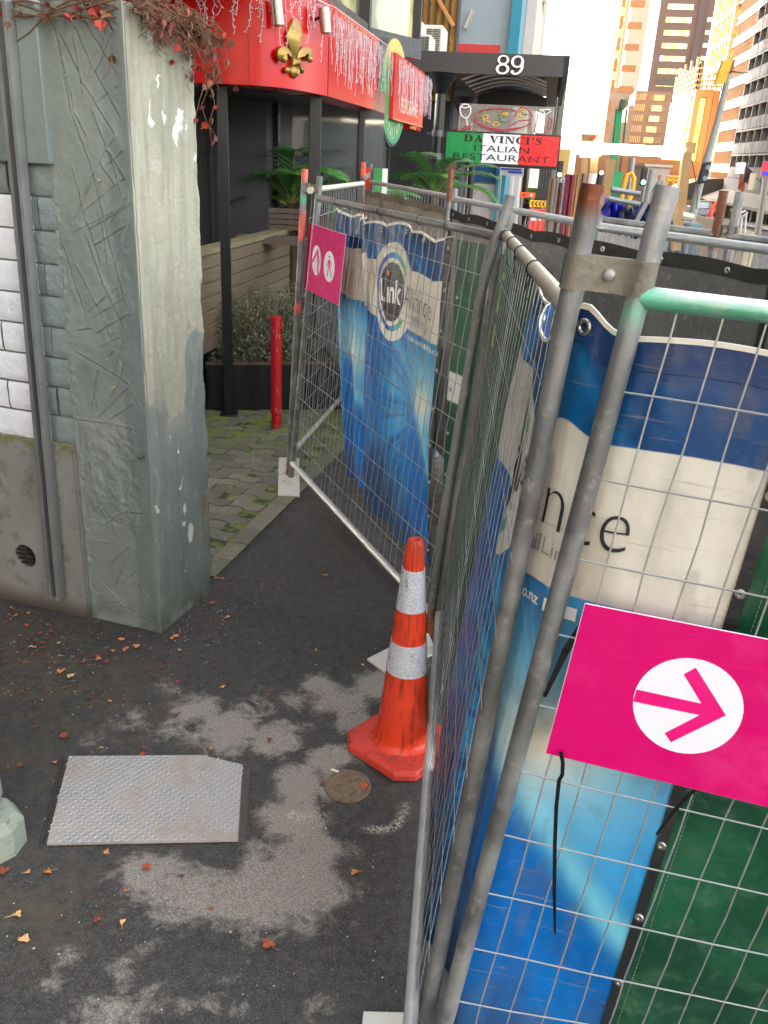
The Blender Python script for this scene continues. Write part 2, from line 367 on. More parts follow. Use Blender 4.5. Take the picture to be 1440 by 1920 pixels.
for s in SCR:
    q = [wf(*p) for p in s]; w = random.uniform(.0018, .0034)
    for a, b in zip(q, q[1:]):
        dx, dz = b[0]-a[0], b[1]-a[1]; tt = np.clip(((gx-a[0])*dx+(gzz-a[1])*dz)/(dx*dx+dz*dz), 0, 1)
        d = np.hypot(gx-a[0]-tt*dx+(fbm(gx, gzz, 25, 2)-.5)*.012, gzz-a[1]-tt*dz)
        side = ((gx-a[0])*dz-(gzz-a[1])*dx)/math.hypot(dx, dz)
        hgt += np.where(side > 0, .0022, -.001)*np.exp(-(d/.010)**2); groove = np.maximum(groove, np.exp(-(d/w)**2)*(.45+.55*vnoise(gx, gzz, 18)))
hgt -= groove*.006
pa, pb = wf(143, 790), wf(268, 1010); rug = sst(pb[1]-.03, pb[1]+.05, gzz)*sst(pa[1]+.02, pa[1]-.02, gzz)*sst(.06, .1, gx)*sst(.37, .33, gx)
hgt += rug*((fbm(gx*1.2, gzz*.8, 24, 4, 3)-.5)*.012+(np.abs(fbm(gx*.9, gzz*1.3, 28, 4, 6)-.5)*.008))
hgt += sst(.35, .39, gx)*(fbm(gx, gzz, 40, 4, 7)-.5)*.02*sst(2.1, 1.9, gzz)
edge = sst(0, .05, gx)*sst(PW, PW-.02, gx)
hgt *= edge
rough_e = (fbm(gzz*0, gzz, 12, 4)-.5)*.012
hgt += np.where(gx < .012, -.006*(1-gx/.012), 0)+np.where(gx < .03, rough_e*(1-gx/.03), 0)
Pf = np.stack([cF[i]+ex[i]*gx+nF[i]*hgt for i in range(2)]+[gzz], -1)
base = mixc(L3(118, 126, 118), L3(140, 145, 135), fbm(gx, gzz, 4, 4)); base = mixc(base, L3(106, 114, 113), sst(.13, .1, gx)*.6)
base = mixc(base, L3(74, 78, 73), groove*.5); base = mixc(base, L3(150, 156, 148), np.clip(hgt*60, 0, .5))
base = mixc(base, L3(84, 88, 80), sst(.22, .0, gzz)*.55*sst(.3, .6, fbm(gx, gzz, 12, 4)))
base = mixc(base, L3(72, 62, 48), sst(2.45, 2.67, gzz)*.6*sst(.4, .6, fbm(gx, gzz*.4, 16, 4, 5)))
colF = base
ny = 122; gy2, gz2 = np.meshgrid(np.linspace(0, PD, ny), np.linspace(-.03, PH, nz), indexing='ij')
h2 = (fbm(gy2, gz2, 7, 3, 4)-.5)*.007+(fbm(gy2, gz2, 80, 3, 6)-.5)*.003
h2 *= sst(0, .04, gy2)*sst(PD, PD-.03, gy2)
h2 += np.where(gy2 < .012, -.006*(1-gy2/.012), 0)+np.where(gy2 > PD-.03, (fbm(gz2*0, gz2, 9, 4, 3)-.6)*.026*(gy2-PD+.03)/.03, 0)
FL6 = [[(845,555),(850,640),(870,690),(850,715),(835,690),(838,600)],[(915,600),(935,660),(925,710),(910,650)],[(1000,610),(1028,612),(1028,720),(1005,745),(998,840),(968,740),(985,700)],[(1045,665),(1055,700),(1050,740),(1040,735)],[(1095,850),(1118,880),(1112,930),(1092,890)],[(830,150),(860,130),(885,150),(850,240),(828,230)],[(885,400),(900,430),(890,500),(880,450)]]
FL7 = [[(1035,870),(1020,950),(1008,950)],[(1040,1020),(1050,1050),(1040,1095),(1033,1060)],[(1025,1130),(1050,1140),(1040,1170),(1027,1160)],[(1065,1145),(1085,1150),(1088,1220),(1070,1255),(1060,1220)],[(1000,710),(1008,740),(995,750)],[(955,650),(965,660),(958,672)],[(1040,1400),(1055,1410),(1042,1422)],[(870,1030),(890,1050),(905,1090),(885,1090)]]
FLB = [[(1135,970),(1155,1000),(1165,1060),(1150,1110),(1158,1290),(1148,1290),(1140,1110),(1133,1060)]]
def pmask(polys, ox, oy):
    m = np.zeros(gy2.shape, bool); jx = (fbm(gy2, gz2, 60, 3)-.5)*.02; jz = (fbm(gy2, gz2, 60, 3, 8)-.5)*.03
    A, B = gy2+jx, gz2+jz
    for P in polys:
        q = [ws(ox+a/3, oy+b/3) for a, b in P]; ins = np.zeros(gy2.shape, bool)
        for (x1, z1), (x2, z2) in zip(q, q[1:]+q[:1]):
            if z1 == z2: continue
            ins ^= ((z1 > B) != (z2 > B)) & (A < (x2-x1)*(B-z1)/(z2-z1)+x1)
        m |= ins
    return m
fl = pmask(FL6, 0, 0) | pmask(FL7, 0, 600); fb = pmask(FLB, 0, 600)
h2 -= fl*.003+fb*.004
zb = ws(330, 770)[1]+(fbm(gy2, gz2, 6, 4, 12)-.5)*.5-sst(.28, .36, gy2)*-.35
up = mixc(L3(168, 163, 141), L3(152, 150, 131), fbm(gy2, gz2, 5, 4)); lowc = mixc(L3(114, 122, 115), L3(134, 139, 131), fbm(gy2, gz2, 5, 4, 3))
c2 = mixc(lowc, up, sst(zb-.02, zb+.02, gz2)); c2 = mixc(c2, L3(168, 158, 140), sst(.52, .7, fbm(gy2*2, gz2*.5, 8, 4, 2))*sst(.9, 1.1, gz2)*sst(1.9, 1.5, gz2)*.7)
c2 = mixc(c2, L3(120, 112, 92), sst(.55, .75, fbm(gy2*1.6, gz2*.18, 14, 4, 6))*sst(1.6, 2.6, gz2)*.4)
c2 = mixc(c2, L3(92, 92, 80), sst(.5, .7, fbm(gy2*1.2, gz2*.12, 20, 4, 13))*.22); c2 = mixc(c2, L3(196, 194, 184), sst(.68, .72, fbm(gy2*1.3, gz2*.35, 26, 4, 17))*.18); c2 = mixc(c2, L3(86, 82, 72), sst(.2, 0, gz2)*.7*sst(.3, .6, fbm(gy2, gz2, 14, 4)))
c2[fl] = L3(214, 208, 196); c2[fb] = L3(128, 112, 88)
Ps = np.stack([cF[i]+ey[i]*gy2+nS[i]*h2 for i in range(2)]+[gz2], -1)
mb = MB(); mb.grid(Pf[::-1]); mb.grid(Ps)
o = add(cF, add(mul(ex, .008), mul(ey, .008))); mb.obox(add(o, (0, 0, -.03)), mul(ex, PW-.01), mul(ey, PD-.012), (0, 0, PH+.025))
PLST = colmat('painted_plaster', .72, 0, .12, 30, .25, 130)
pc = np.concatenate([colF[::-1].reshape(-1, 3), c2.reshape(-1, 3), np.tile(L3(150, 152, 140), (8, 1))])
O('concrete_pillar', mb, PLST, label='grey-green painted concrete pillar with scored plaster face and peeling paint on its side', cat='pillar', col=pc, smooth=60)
STEEL = mat('steel', L3(150, 150, 148), .35, .8, .2, 20, .05)
o = onplane(268, 853, cF, cL); mb = MB(); mb.tube([o, add(o, mul(nF, .03))], .011, 14); mb.tube([add(o, mul(nF, .026)), add(o, mul(nF, .034))], .0065, 6)
O('anchor_bolt', mb, STEEL, label='small steel anchor bolt stub sticking out of the grey-green pillar', cat='bolt')
for u, v in ((188, 338), (211, 621), (215, 726)):
    o = onplane(u, v, cF, cL); mb = MB(); mb.tube([add(o, mul(nF, -.01)), add(o, mul(nF, .016))], .005, 8, rs=[.004, .0065])
    O('screw', mb, mat('old_screw', L3(190, 180, 150), .5, .5), label='tiny screw stub left in the scored plaster face of the pillar', cat='screw', group='screws in the pillar face')
# block wall to the left of the pillar
wall = T('block_wall', 'painted block wall with white patch, grey lintel and bare concrete footing', 'wall', add(cF, mul(ex, 1.)))
def wpt(a, z, d=0): return (cF[0]+ex[0]*a+nF[0]*d, cF[1]+ex[1]*a+nF[1]*d, z)
mb = MB(); ch = .1345; cols = []
top0 = wf(30, 365)[1]+ch
chan = lambda z: wf(10+(130-10)*0, 0)[0]
ct, cb2 = wf(25, 0), wf(122, 1115)
def chx(z): return ct[0]+(cb2[0]-ct[0])*(z-ct[1])/(cb2[1]-ct[1])
t = NT('painted_block'); c = t.attr('Col'); c = t.mix(1., c, t.mix(t.noise(16, 6), (.86,)*3, (1.08,)*3), 'MULTIPLY')
c = t.mix(t.ramp(t.noise(38, 6, .7), .66, .72), c, L3(60, 58, 55)); BLOCK = t.done(c, .6, 0, t.bump(t.noise(45, 6), .5, .01))
for r in range(-1, 9):
    z1 = top0-r*ch; z0 = z1-ch; a = PW-.06-(.135 if r % 2 else 0)
    while a < 2.6:
        w = .27; a0, a1 = max(a, PW-.02), a+w
        if a1-a0 > .04:
            d0 = random.uniform(-.004, .004); g = .004
            for s0, s1 in ((a0+g, min(a1-g, max(a0+g, chx((z0+z1)/2)))), (max(a0+g, min(a1-g, chx((z0+z1)/2))), a1-g)):
                if s1-s0 < .01: continue
                ni, nj = max(2, int((s1-s0)/.02)), 7; gg = np.array([[wpt(s0+(s1-s0)*i/ni, z0+g+(z1-z0-2*g)*j/nj, d0+.004*(vnoise(i*.7+a*9, j*.9+r*5)-.5)-(.006 if j in (0, nj) else 0)) for j in range(nj+1)] for i in range(ni+1)])
                k = len(mb.v); mb.grid(gg[::-1]); isw = (s0+s1)/2 > chx((z0+z1)/2) and r > 0
                cc = L3(242, 242, 246) if isw else L3(132, 142, 138)
                cols += [cc]*(len(mb.v)-k)
        a += w
k = len(mb.v); mb.obox(wpt(PW-.02, .85, -.012), mul(ex, 2.2), mul(ey, .3), (0, 0, 1.5)); cols += [L3(112, 116, 114)]*(len(mb.v)-k)
O('blocks', mb, BLOCK, wall, col=np.array(cols), smooth=50)
LINT = mat('lintel_paint', L3(122, 132, 126), .7, 0, .1, 4, .25, 40, dirt=L3(92, 96, 88), damt=.4)
zl = wf(60, 306)[1]; mb = MB(); mb.obox(wpt(PW-.03, zl, .03), mul(ex, 2.2), mul(ey, .3), (0, 0, PH-zl)); O('lintel', mb, LINT, wall, bevel=.006)
t = NT('bare_concrete'); c = t.mix(t.noise(3, 7), L3(120, 117, 111), L3(152, 149, 142)); c = t.mix(t.ramp(t.noise(10, 8, .7), .5, .7), c, L3(106, 101, 94))
c = t.mix(t.math('MULTIPLY', t.ramp(t.sep()[2], .82, .89), t.ramp(t.noise(25, 5), .35, .6)), c, L3(112, 112, 60))
c = t.mix(t.ramp(t.sep()[2], .12, .0), c, L3(84, 76, 66)); CONC = t.done(c, .85, 0, t.bump(t.noise(60, 6), .35, .008))
zc = wf(70, 828)[1]; vc = wf(53, 1040); vr = .062
mb = MB(); nseg = 28                     # footing slab with a round opening: built as ring quads round the vent
x0, x1, z0, z1 = PW+.005, vc[0]+.2, -.03, zc
def ringslab(x0, x1, z0, z1, d):
    inner = [(vc[0]+vr*math.cos(2*math.pi*i/nseg), vc[1]+vr*math.sin(2*math.pi*i/nseg)) for i in range(nseg)]; outer = []
    for x, z in inner:
        dx, dz = x-vc[0], z-vc[1]; k = min(((x1 if dx > 0 else x0)-vc[0])/dx if abs(dx) > 1e-6 else 1e9, ((z1 if dz > 0 else z0)-vc[1])/dz if abs(dz) > 1e-6 else 1e9)
        outer.append((vc[0]+dx*k, vc[1]+dz*k))
    vs = [wpt(x, z, d) for x, z in outer]+[wpt(x, z, d) for x, z in inner]+[wpt(x, z, d-.08) for x, z in inner]
    mb.put(vs, [(i, (i+1) % nseg, nseg+(i+1) % nseg, nseg+i) for i in range(nseg)]+[(nseg+i, nseg+(i+1) % nseg, 2*nseg+(i+1) % nseg, 2*nseg+i) for i in range(nseg)])
    for X_, Z_ in ((x0, z0), (x0, z1), (x1, z0), (x1, z1)):
        near = sorted(range(nseg), key=lambda i: (outer[i][0]-X_)**2+(outer[i][1]-Z_)**2)[:2]
        mb.put([wpt(X_, Z_, d), wpt(*outer[near[0]], d), wpt(*outer[near[1]], d)], [(0, 1, 2)])
ringslab(x0, x1, z0, z1, .02)
mb.obox(wpt(x0, z1, .02), mul(ex, x1-x0), mul(ey, .06), (0, 0, .012)); mb.obox(wpt(x0, z0, .02), mul(ex, .004), mul(ey, .06), (0, 0, z1-z0))
mb.obox(wpt(x1+.004, z0, .028), mul(ex, 1.6), mul(ey, .2), (0, 0, z1-z0+.012))
O('footing', mb, CONC, wall, smooth=30)
vent = MB(); RSTM = mat('rusty_iron', L3(70, 46, 36), .8, .2, .3, 30, .3)
for i in range(-2, 3):
    hw = math.sqrt(max(.0001, vr**2-(i*.023)**2)); vent.cbox(wpt(vc[0], vc[1]+i*.023, .006), mul(ex, 2*hw), mul(nF, .01), (0, 0, .007))
O('vent_grille', vent, RSTM, wall)
mb = MB(); mb.obox(wpt(vc[0]-.1, vc[1]-.1, -.07), mul(ex, .2), mul(ey, .02), (0, 0, .2)); O('vent_duct', mb, mat('duct_dark', L3(26, 22, 20), .9), wall)
# galvanised channel
mb = MB(); a0, zt, a1, zb_ = ct[0], 2.68, cb2[0], wf(122, 1112)[1]; w = .058
dirc = sub(wpt(a0, zt), wpt(a1, zb_)); ax = ex
for (o_, wd, dp, d0) in ((0, w, .004, .034), (0, .004, .042, .038), (w-.004, .004, .042, .038), (.004, .012, .004, .076), (w-.016, .012, .004, .076)):
    mb.obox(add(wpt(a1+o_-w/2, zb_, d0)[:3], (0, 0, 0)), mul(ex, wd), mul(nF, dp), dirc)
O('steel_channel', mb, colmat('channel_galv', .4, .6, .2, 8, .06, 60), label='long galvanised steel channel fixed upright over the white blocks', cat='channel', col=galvcol(lambda v, c: np.minimum(.8, c*1.5)), smooth=20)
# stepped foot of the next wall, lower left
t = NT('plinth_paint'); c = t.mix(t.noise(6, 6), L3(132, 140, 126), L3(170, 174, 158)); c = t.mix(t.ramp(t.noise(22, 7, .7), .55, .7), c, L3(112, 108, 84)); PLN = t.done(c, .75, 0, t.bump(t.noise(50, 5), .3, .01))
gt = T('gate_pillar', 'corner of a pale green painted wall foot at the left frame edge', 'wall', (-1.6, 2.1, 0))
A = gp(48, 1570); mb = MB()
p1, p2, p3 = gp(30, 1604), gp(0, 1650), gp(40, 1525, .0)
q = [(p1[0], p1[1]), (p1[0]+.01, p1[1]+.07), (p1[0]-.05, p1[1]+.13), (p1[0]-.5, p1[1]+.2), (p1[0]-.6, p1[1]-.4), (p1[0]-.08, p1[1]-.09)]
n = len(q); cxy = (p1[0]-.3, p1[1]); rim = [(cxy[0]+(x-cxy[0])*.93, cxy[1]+(y-cxy[1])*.9) for x, y in q]
vs = [(x, y, -.02) for x, y in q]+[(x, y, .10) for x, y in q]+[(x, y, .135) for x, y in rim]
mb.put(vs, [tuple(range(2*n, 3*n))]+[(k*n+i, k*n+(i+1) % n, (k+1)*n+(i+1) % n, (k+1)*n+i) for k in range(2) for i in range(n)]); O('plinth', mb, PLN, gt, smooth=0, bevel=.004)
mb = MB(); mb.obox((p1[0]-.055, p1[1]-.02, .15), (-.5, .05, 0), (-.02, .14, 0), (0, 0, 2.2)); O('shaft', mb, mat('shaft_paint', L3(138, 148, 140), .7, 0, .1, 5, .2), gt, bevel=.006)
# ------------------------------------------------------------------ climbing vine
vine = T('climbing_vine', 'withered creeper with red leaves hanging over the top of the grey-green pillar', 'climbing plant', add(cF, (0, 0, PH-.02)))
st = MB(); lf = MB(); lc = []
def leaf(mbx, p, s, n, up):
    n = norm(n); a = norm(cross(n, up)); b = cross(a, n)
    o = [(0, 0), (.5, .25), (.42, .62), (.18, .6), (0, 1.), (-.2, .62), (-.45, .58), (-.5, .22)]
    k = random.uniform(.1, .4)
    mbx.put([add(p, add(add(mul(a, x*s), mul(b, -y*s)), mul(n, (abs(x)*k-y*y*.2)*s))) for x, y in o], [(0, 1, 2, 3), (0, 3, 4, 5), (0, 5, 6, 7)])
LCOL = [L3(140, 40, 42), L3(176, 60, 50), L3(120, 70, 48), L3(104, 64, 46), L3(150, 98, 66), L3(92, 48, 44), L3(112, 74, 54)]
def hang(p, n, ln, wig=.03, nl=3):
    pts = [p]; x = p
    for i in range(8):
        x = add(x, (random.uniform(-wig, wig), random.uniform(-wig, wig)*.6, -ln/8*random.uniform(.6, 1.3))); x = add(x, mul(n, random.uniform(-.004, .012))); pts.append(x)
    st.tube(pts, .0018, 4, rs=[.0026-.0002*i for i in range(9)])
    for i in range(nl):
        q = random.choice(pts[2:]); k = len(lf.v); leaf(lf, q, random.uniform(.018, .045), add(n, (random.uniform(-.6, .6),)*3), (random.uniform(-.5, .5), random.uniform(-.5, .5), 1)); lc.extend([random.choice(LCOL)]*(len(lf.v)-k))
for i in range(130):                     # thick mat along the side top, to the far corner
    a = random.random()**.75*PD; p = add(add(cF, mul(ey, a)), (0, 0, PH+random.uniform(-.03, .05))); d = a/PD
    hang(add(p, mul(nS, random.uniform(.0, .06))), nS, random.uniform(.03, .1+.2*d), .034, random.choice((0, 0, 1, 1, 2)))
for i in range(20):
    p = add(add(cF, mul(ey, PD-random.uniform(-.03, .12))), (0, 0, PH+random.uniform(-.02, .05))); hang(add(p, mul(nS, random.uniform(.0, .12))), nS, random.uniform(.15, .55)*random.choice((.5, .8)), .03, 4)
for i in range(26):
    a = random.uniform(0, 1.3); p = add(add(cF, mul(ex, a)), (0, 0, PH+random.uniform(-.02, .03))); hang(add(p, mul(nF, random.uniform(.01, .04))), nF, random.choice((.04, .06, .1, .1, .3)), .03, 2)
hang(add(wpt(.55, 2.62, .05), (0, 0, 0)), nF, .42, .015, 5); hang(wpt(.83, 2.62, .09), nF, .62, .015, 5); hang(add(cF, add(mul(ey, .47), add(mul(nS, .05), (0, 0, 2.6)))), nS, .42, .02, 10)
for k in range(5):                      # runners along the edge
    pts = [wpt(.0+1.2*i/12, PH-.03-.02*k/14+.03*math.sin(i*.9+k)-(.1*math.exp(-((i-5)/1.6)**2) if k == 0 else 0), .03+.01*(k % 3)) for i in range(13)]; st.tube(pts, .004, 5)
    pts = [add(add(cF, mul(ey, PD*i/10)), add(mul(nS, .03+.012*(k % 4)), (0, 0, PH+.01*k/3-.03+.02*math.sin(i*1.3+k*2)))) for i in range(11)]; st.tube(pts, .0035, 5)
O('stems', st, mat('vine_stem', L3(112, 80, 58), .85, 0, .35, 20, .1), vine)
O('leaves', lf, colmat('vine_leaf', .7, 0, .25, 20, 0), vine, col=np.array(lc), smooth=0)
# ================================================================== steel cover plate, valve cover, leaves, cone
pc_ = [gp(*p) for p in ((130,1422),(378,1420),(455,1438),(446,1580),(88,1587))]
cov = T('access_cover', 'worn steel chequer plate cover set into the asphalt, chipped corner', 'access cover', gp(270, 1500))
mb = MB(); mb.prism([(x, y, .004) for x, y, z in pc_], (0, 0, .008))
cx_, cy_ = gp(270, 1505)[:2]; ang = math.atan2(pc_[1][1]-pc_[0][1], pc_[1][0]-pc_[0][0]); ca, sa = math.cos(ang), math.sin(ang)
def inpoly(x, y, P):
    r = False
    for (x1, y1, *_), (x2, y2, *_) in zip(P, P[1:]+P[:1]):
        if (y1 > y) != (y2 > y) and x < (x2-x1)*(y-y1)/(y2-y1)+x1: r = not r
    return r
wide = [add(p, (.012 if p[0] > -.6 else 0, 0, 0)) for p in pc_]
for i in range(-32, 33):
    for j in range(-20, 21):
        x, y = i*.0160, j*.0160; X_, Y_ = cx_+x*ca-y*sa, cy_+x*sa+y*ca
        if not inpoly(X_, Y_, pc_): continue
        th = ang+(math.pi/4 if (i+j) % 2 else -math.pi/4); d = (math.cos(th), math.sin(th)); n = (-d[1], d[0]); l, w = .0098, .0023; wn = vnoise(np.array([X_]), np.array([Y_]), 7., 3)[0]; zt_b = .0134+.0016*min(1, max(0, (X_+1.0)*2.2+wn-.3))
        b = [(-l, 0), (-l*.5, -w), (l*.5, -w), (l, 0), (l*.5, w), (-l*.5, w)]
        mb.k = 1; vs = [(X_+d[0]*u+n[0]*v, Y_+d[1]*u+n[1]*v, .0119) for u, v in b]+[(X_+d[0]*u*.62+n[0]*v*.45, Y_+d[1]*u*.62+n[1]*v*.45, zt_b) for u, v in b]
        mb.put(vs, [(6, 7, 8, 9, 10, 11)]+[(k, (k+1) % 6, 6+(k+1) % 6, 6+k) for k in range(6)])
t = NT('chequer_steel'); dm = t.ramp(t.noise(5, 8, .68), .42, .62); c = t.mix(t.noise(40, 5), L3(152, 147, 144), L3(184, 179, 176)); c = t.mix(t.math('MULTIPLY', dm, .8), c, L3(164, 150, 136))
CHK = t.done(c, t.ramp(dm, 0, 1, .42, .8), t.ramp(dm, 0, 1, .3, .02), t.bump(t.noise(150, 5), .2, .003)); O('plate', mb, [CHK, mat('tread_worn', L3(190, 185, 182), .4, .3, .15, 12, .1, dirt=L3(150, 138, 126), damt=.8, dsc=5)], cov, smooth=30)
mb = MB(); a, b = gp(122, 1425), gp(80, 1592); d = sub(b, a); mb.obox((a[0]-.012, a[1], .003), d, (.008, 0, 0), (0, 0, .005)); O('hinge_gap', mb, mat('gap_dirt', L3(58, 52, 47), .9), cov)
mb = MB(); a, b = gp(466, 1445), gp(458, 1584); mb.obox((a[0]-.022, a[1], .0035), sub(b, a), (.026, 0, 0), (0, 0, .004))
for j in range(30):
    for s in (0, 1):
        p = lerp(a, b, (j+.5)/30); th = .75 if (j+s) % 2 else -.75; p = (p[0]-.012+.014*s, p[1]); l, w = .009, .0025; dd = (math.cos(th), math.sin(th))
        mb.put([(p[0]+dd[0]*u-dd[1]*v, p[1]+dd[1]*u+dd[0]*v, .0105) for u, v in ((-l, -w), (l, -w), (l, w), (-l, w))], [(0, 1, 2, 3)])
O('frame_edge', mb, mat('tarred_steel', L3(96, 88, 82), .5, .3, .3, 50), cov)
mc = gp(652, 1475); vcv = T('valve_cover', 'small round rusty valve cover with raised diamond studs in the asphalt', 'valve cover', mc)
mb = MB(); mb.lathe([(.0, .008), (.074, .008), (.076, .005), (.078, .009), (.086, .009), (.088, .001)], mc, 40)
for i in range(-3, 4):
    for j in range(-3, 4):
        if (i+j) % 2 or math.hypot(i, j)*.0175 > .06: continue
        p = (mc[0]+i*.0175, mc[1]+j*.0175); s = .0085; mb.put([(p[0]+s, p[1], .0078), (p[0], p[1]+s, .0078), (p[0]-s, p[1], .0078), (p[0], p[1]-s, .0078), (p[0]+s*.7, p[1], .012), (p[0], p[1]+s*.7, .012), (p[0]-s*.7, p[1], .012), (p[0], p[1]-s*.7, .012)], [(4, 5, 6, 7), (0, 1, 5, 4), (1, 2, 6, 5), (2, 3, 7, 6), (3, 0, 4, 7)])
O('lid', mb, mat('rust_brown', L3(124, 104, 84), .7, .15, .3, 40, .3, 120, dirt=L3(78, 66, 56), dsc=25), vcv, smooth=30)
ci = gp(628, 1449); mb = MB(); mb.tube([(ci[0]-.014, ci[1]+.006, .0105), (ci[0]+.014, ci[1]-.006, .0105)], .0045, 8)
O('cigarette_butt', mb, mat('paper_white', L3(232, 228, 215), .8), label='white cigarette butt lying at the edge of the small round cover', cat='litter')
# leaves on the ground: (px, py, size, colour index, curl)
LG = [L3(196, 120, 70), L3(168, 84, 48), L3(150, 70, 52), L3(190, 58, 44), L3(224, 176, 112), L3(122, 62, 48), L3(206, 140, 84), L3(104, 60, 50)]
def gleaf(name_label, u, v, s, ci, group=None, cat='leaf'):
    s *= .85
    p = gp(u, v); mbx = MB(); th = random.uniform(0, 6.28); n = 13; vs = [(0, 0, .006)]; lob = random.choice((3, 3, 5)); ph = random.uniform(0, 6)
    for i in range(n):
        a = 2*math.pi*i/n; r = s*(.62+.26*math.cos(lob*a/1+ph)*random.uniform(.5, 1.2)+.14*random.random()); x, y = r*math.cos(a), r*math.sin(a)*.8
        vs.append((x*math.cos(th)-y*math.sin(th), x*math.sin(th)+y*math.cos(th), .003+random.uniform(0, .3)*s*(1 if i % 3 else 1.5)))
    mbx.put([(p[0]+x, p[1]+y, z+.004) for x, y, z in vs], [(0, 1+i, 1+(i+1) % n) for i in range(n)])
    a = vs[1]; mbx.tube([(p[0]+a[0]*.8, p[1]+a[1]*.8, .009), (p[0]+a[0]*1.5, p[1]+a[1]*1.5, .008), (p[0]+a[0]*2., p[1]+a[1]*1.8, .007)], .0009, 4)
    O('fallen_leaf', mbx, mat('leaf_%d' % ci, LG[ci], .7, 0, .3, 60, .15, 200, dirt=tuple(x*.45 for x in LG[ci]), damt=.6, dsc=50), label=name_label, cat=cat, group=group, smooth=60)
gleaf('single brick-red leaf above the chequer plate, left of its centre', 121, 1383, .03, 2)
gleaf('bright red leaf on the back edge of the chequer plate', 267, 1417, .017, 3)
gleaf('orange-brown leaf on the pale dry patch in front of the chequer plate', 275, 1629, .027, 1)
gleaf('pale tan leaf with long stalk near the lower left corner', 47, 1764, .027, 4)
gleaf('folded yellow-tan leaf above the stalked one at lower left', 33, 1718, .024, 4)
gleaf('oval rust-coloured leaf beside the pale round one on wet asphalt', 182, 1728, .021, 2)
gleaf('pale cream round leaf or petal on the wet asphalt', 230, 1732, .017, 4)
gleaf('flat wet rust-red leaf on its own in the lower middle asphalt', 502, 1774, .034, 1)
gleaf('small orange leaf on dark wet asphalt right of the dry patch', 664, 1638, .021, 0)
gleaf('rust-coloured leaf curled against the foot of the lower-left wall', 8, 1637, .032, 2)
gleaf('large brown leaf lying on the small round cover', 683, 1478, .034, 1)
gleaf('dark red leaf in the middle of the small round cover', 660, 1468, .02, 5)
gleaf('brown crumpled leaf at the left rim of the small round cover', 604, 1471, .018, 5)
gleaf('dark brown leaf on the right part of the chequer plate', 421, 1492, .02, 5)
gleaf('reddish leaf on the left edge of the chequer plate', 123, 1494, .022, 0)
for u, v, s, c in ((53,1638,.014,6),(91,1637,.021,0),(200,1601,.019,6),(236,1673,.011,0),(341,1646,.014,7),(396,1707,.012,2)):
    gleaf('small leaf strewn on the asphalt in front of the chequer plate', u, v, s, c, 'leaves in front of the chequer plate')
for u, v, s, c in ((37,1437,.02,1),(104,1432,.012,0),(166,1420,.011,1),(191,1404,.011,0),(66,1365,.014,2),(396,1406,.014,0),(269,1404,.014,2),(418,1290,.018,6),(333,1281,.012,3),(304,1253,.016,5),(170,1311,.018,5),(206,1317,.012,6),(252,1443,.012,5),(354,1478,.012,1)):
    gleaf('small leaf on the damp asphalt behind the chequer plate', u, v, s, c, 'leaves behind the chequer plate')
SCAT = [(228,1202,.024,6),(235,1220,.026,0),(256,1215,.03,6),(212,1223,.02,6),(184,1238,.024,0),(156,1243,.018,1),(200,1243,.018,3),(183,1232,.014,3),(115,1261,.03,6),(132,1270,.026,4),(112,1232,.014,6),(80,1208,.018,3),(78,1217,.016,5),(60,1215,.016,4),(66,1216,.014,6),(111,1243,.011,3),(45,1243,.014,2),(53,1152,.02,6),(30,1156,.02,0),(18,1155,.016,1),(24,1143,.02,2),(50,1175,.018,3),(75,1190,.024,2),(97,1186,.016,3),(330,1195,.022,6),(323,1199,.02,0),(398,1133,.024,1),(428,1159,.018,6),(418,1165,.01,0),(395,1198,.012,5),(406,1086,.02,6),(418,1087,.016,0),(60,1198,.02,5),(90,1200,.02,7),(10,1168,.018,2),(110,1208,.014,4),(70,1230,.012,5),(336,1221,.014,6)]
for u, v, s, c in SCAT: gleaf('orange or red leaf in the scatter along the foot of the pillar and wall', u, v, s, c, 'leaves along the wall foot')
for u, v, s, c in ((593,1221,.016,6),(633,1252,.02,5),(612,1080,.016,6),(630,1095,.014,5),(556,1113,.012,5),(680,1249,.012,4),(506,1297,.01,1),(505,1390,.02,5),(607,1080,.012,6),(640,1040,.012,5)):
    gleaf('small leaf on the dark asphalt path beside the blue banner fence', u, v, s, c, 'leaves on the path by the fence')
gr = MB()                                # fine grit and leaf crumbs
for i in range(1300):
    q = random.random()
    if q < .5: u, v = random.gauss(120, 140), random.gauss(1230, 60)
    elif q < .75: u, v = random.gauss(360, 60), random.gauss(1150, 50)
    else: u, v = random.uniform(0, 760), random.uniform(1200, 1900)
    p = gp(u, v)
    if p[1] > 4.2 or ((p[0]-cF[0])*nS[0]+(p[1]-cF[1])*nS[1] < .01 and (p[0]-cF[0])*nF[0]+(p[1]-cF[1])*nF[1] < .02): continue
    s = random.uniform(.0012, .005); a = random.uniform(0, 6); gr.k = random.choice((0, 1, 2)); s = random.uniform(.003, .009) if q < .62 and gr.k else s
    gr.put([(p[0]+s*math.cos(a+k*2.1), p[1]+s*math.sin(a+k*2.1), .003+random.uniform(.001, .004)) for k in range(3)]+[(p[0], p[1], .003+s)], [(0, 1, 2), (0, 1, 3), (1, 2, 3), (2, 0, 3)])
O('grit', gr, [mat('grit_pale', L3(200, 194, 182), .8, 0, .2, 50, 0), mat('grit_brown', L3(122, 82, 58), .8, 0, .2, 50, 0), mat('grit_red', L3(112, 52, 44), .8, 0, .2, 50, 0)], kind='stuff', label='fine grit and leaf crumbs washed against the wall', smooth=0)
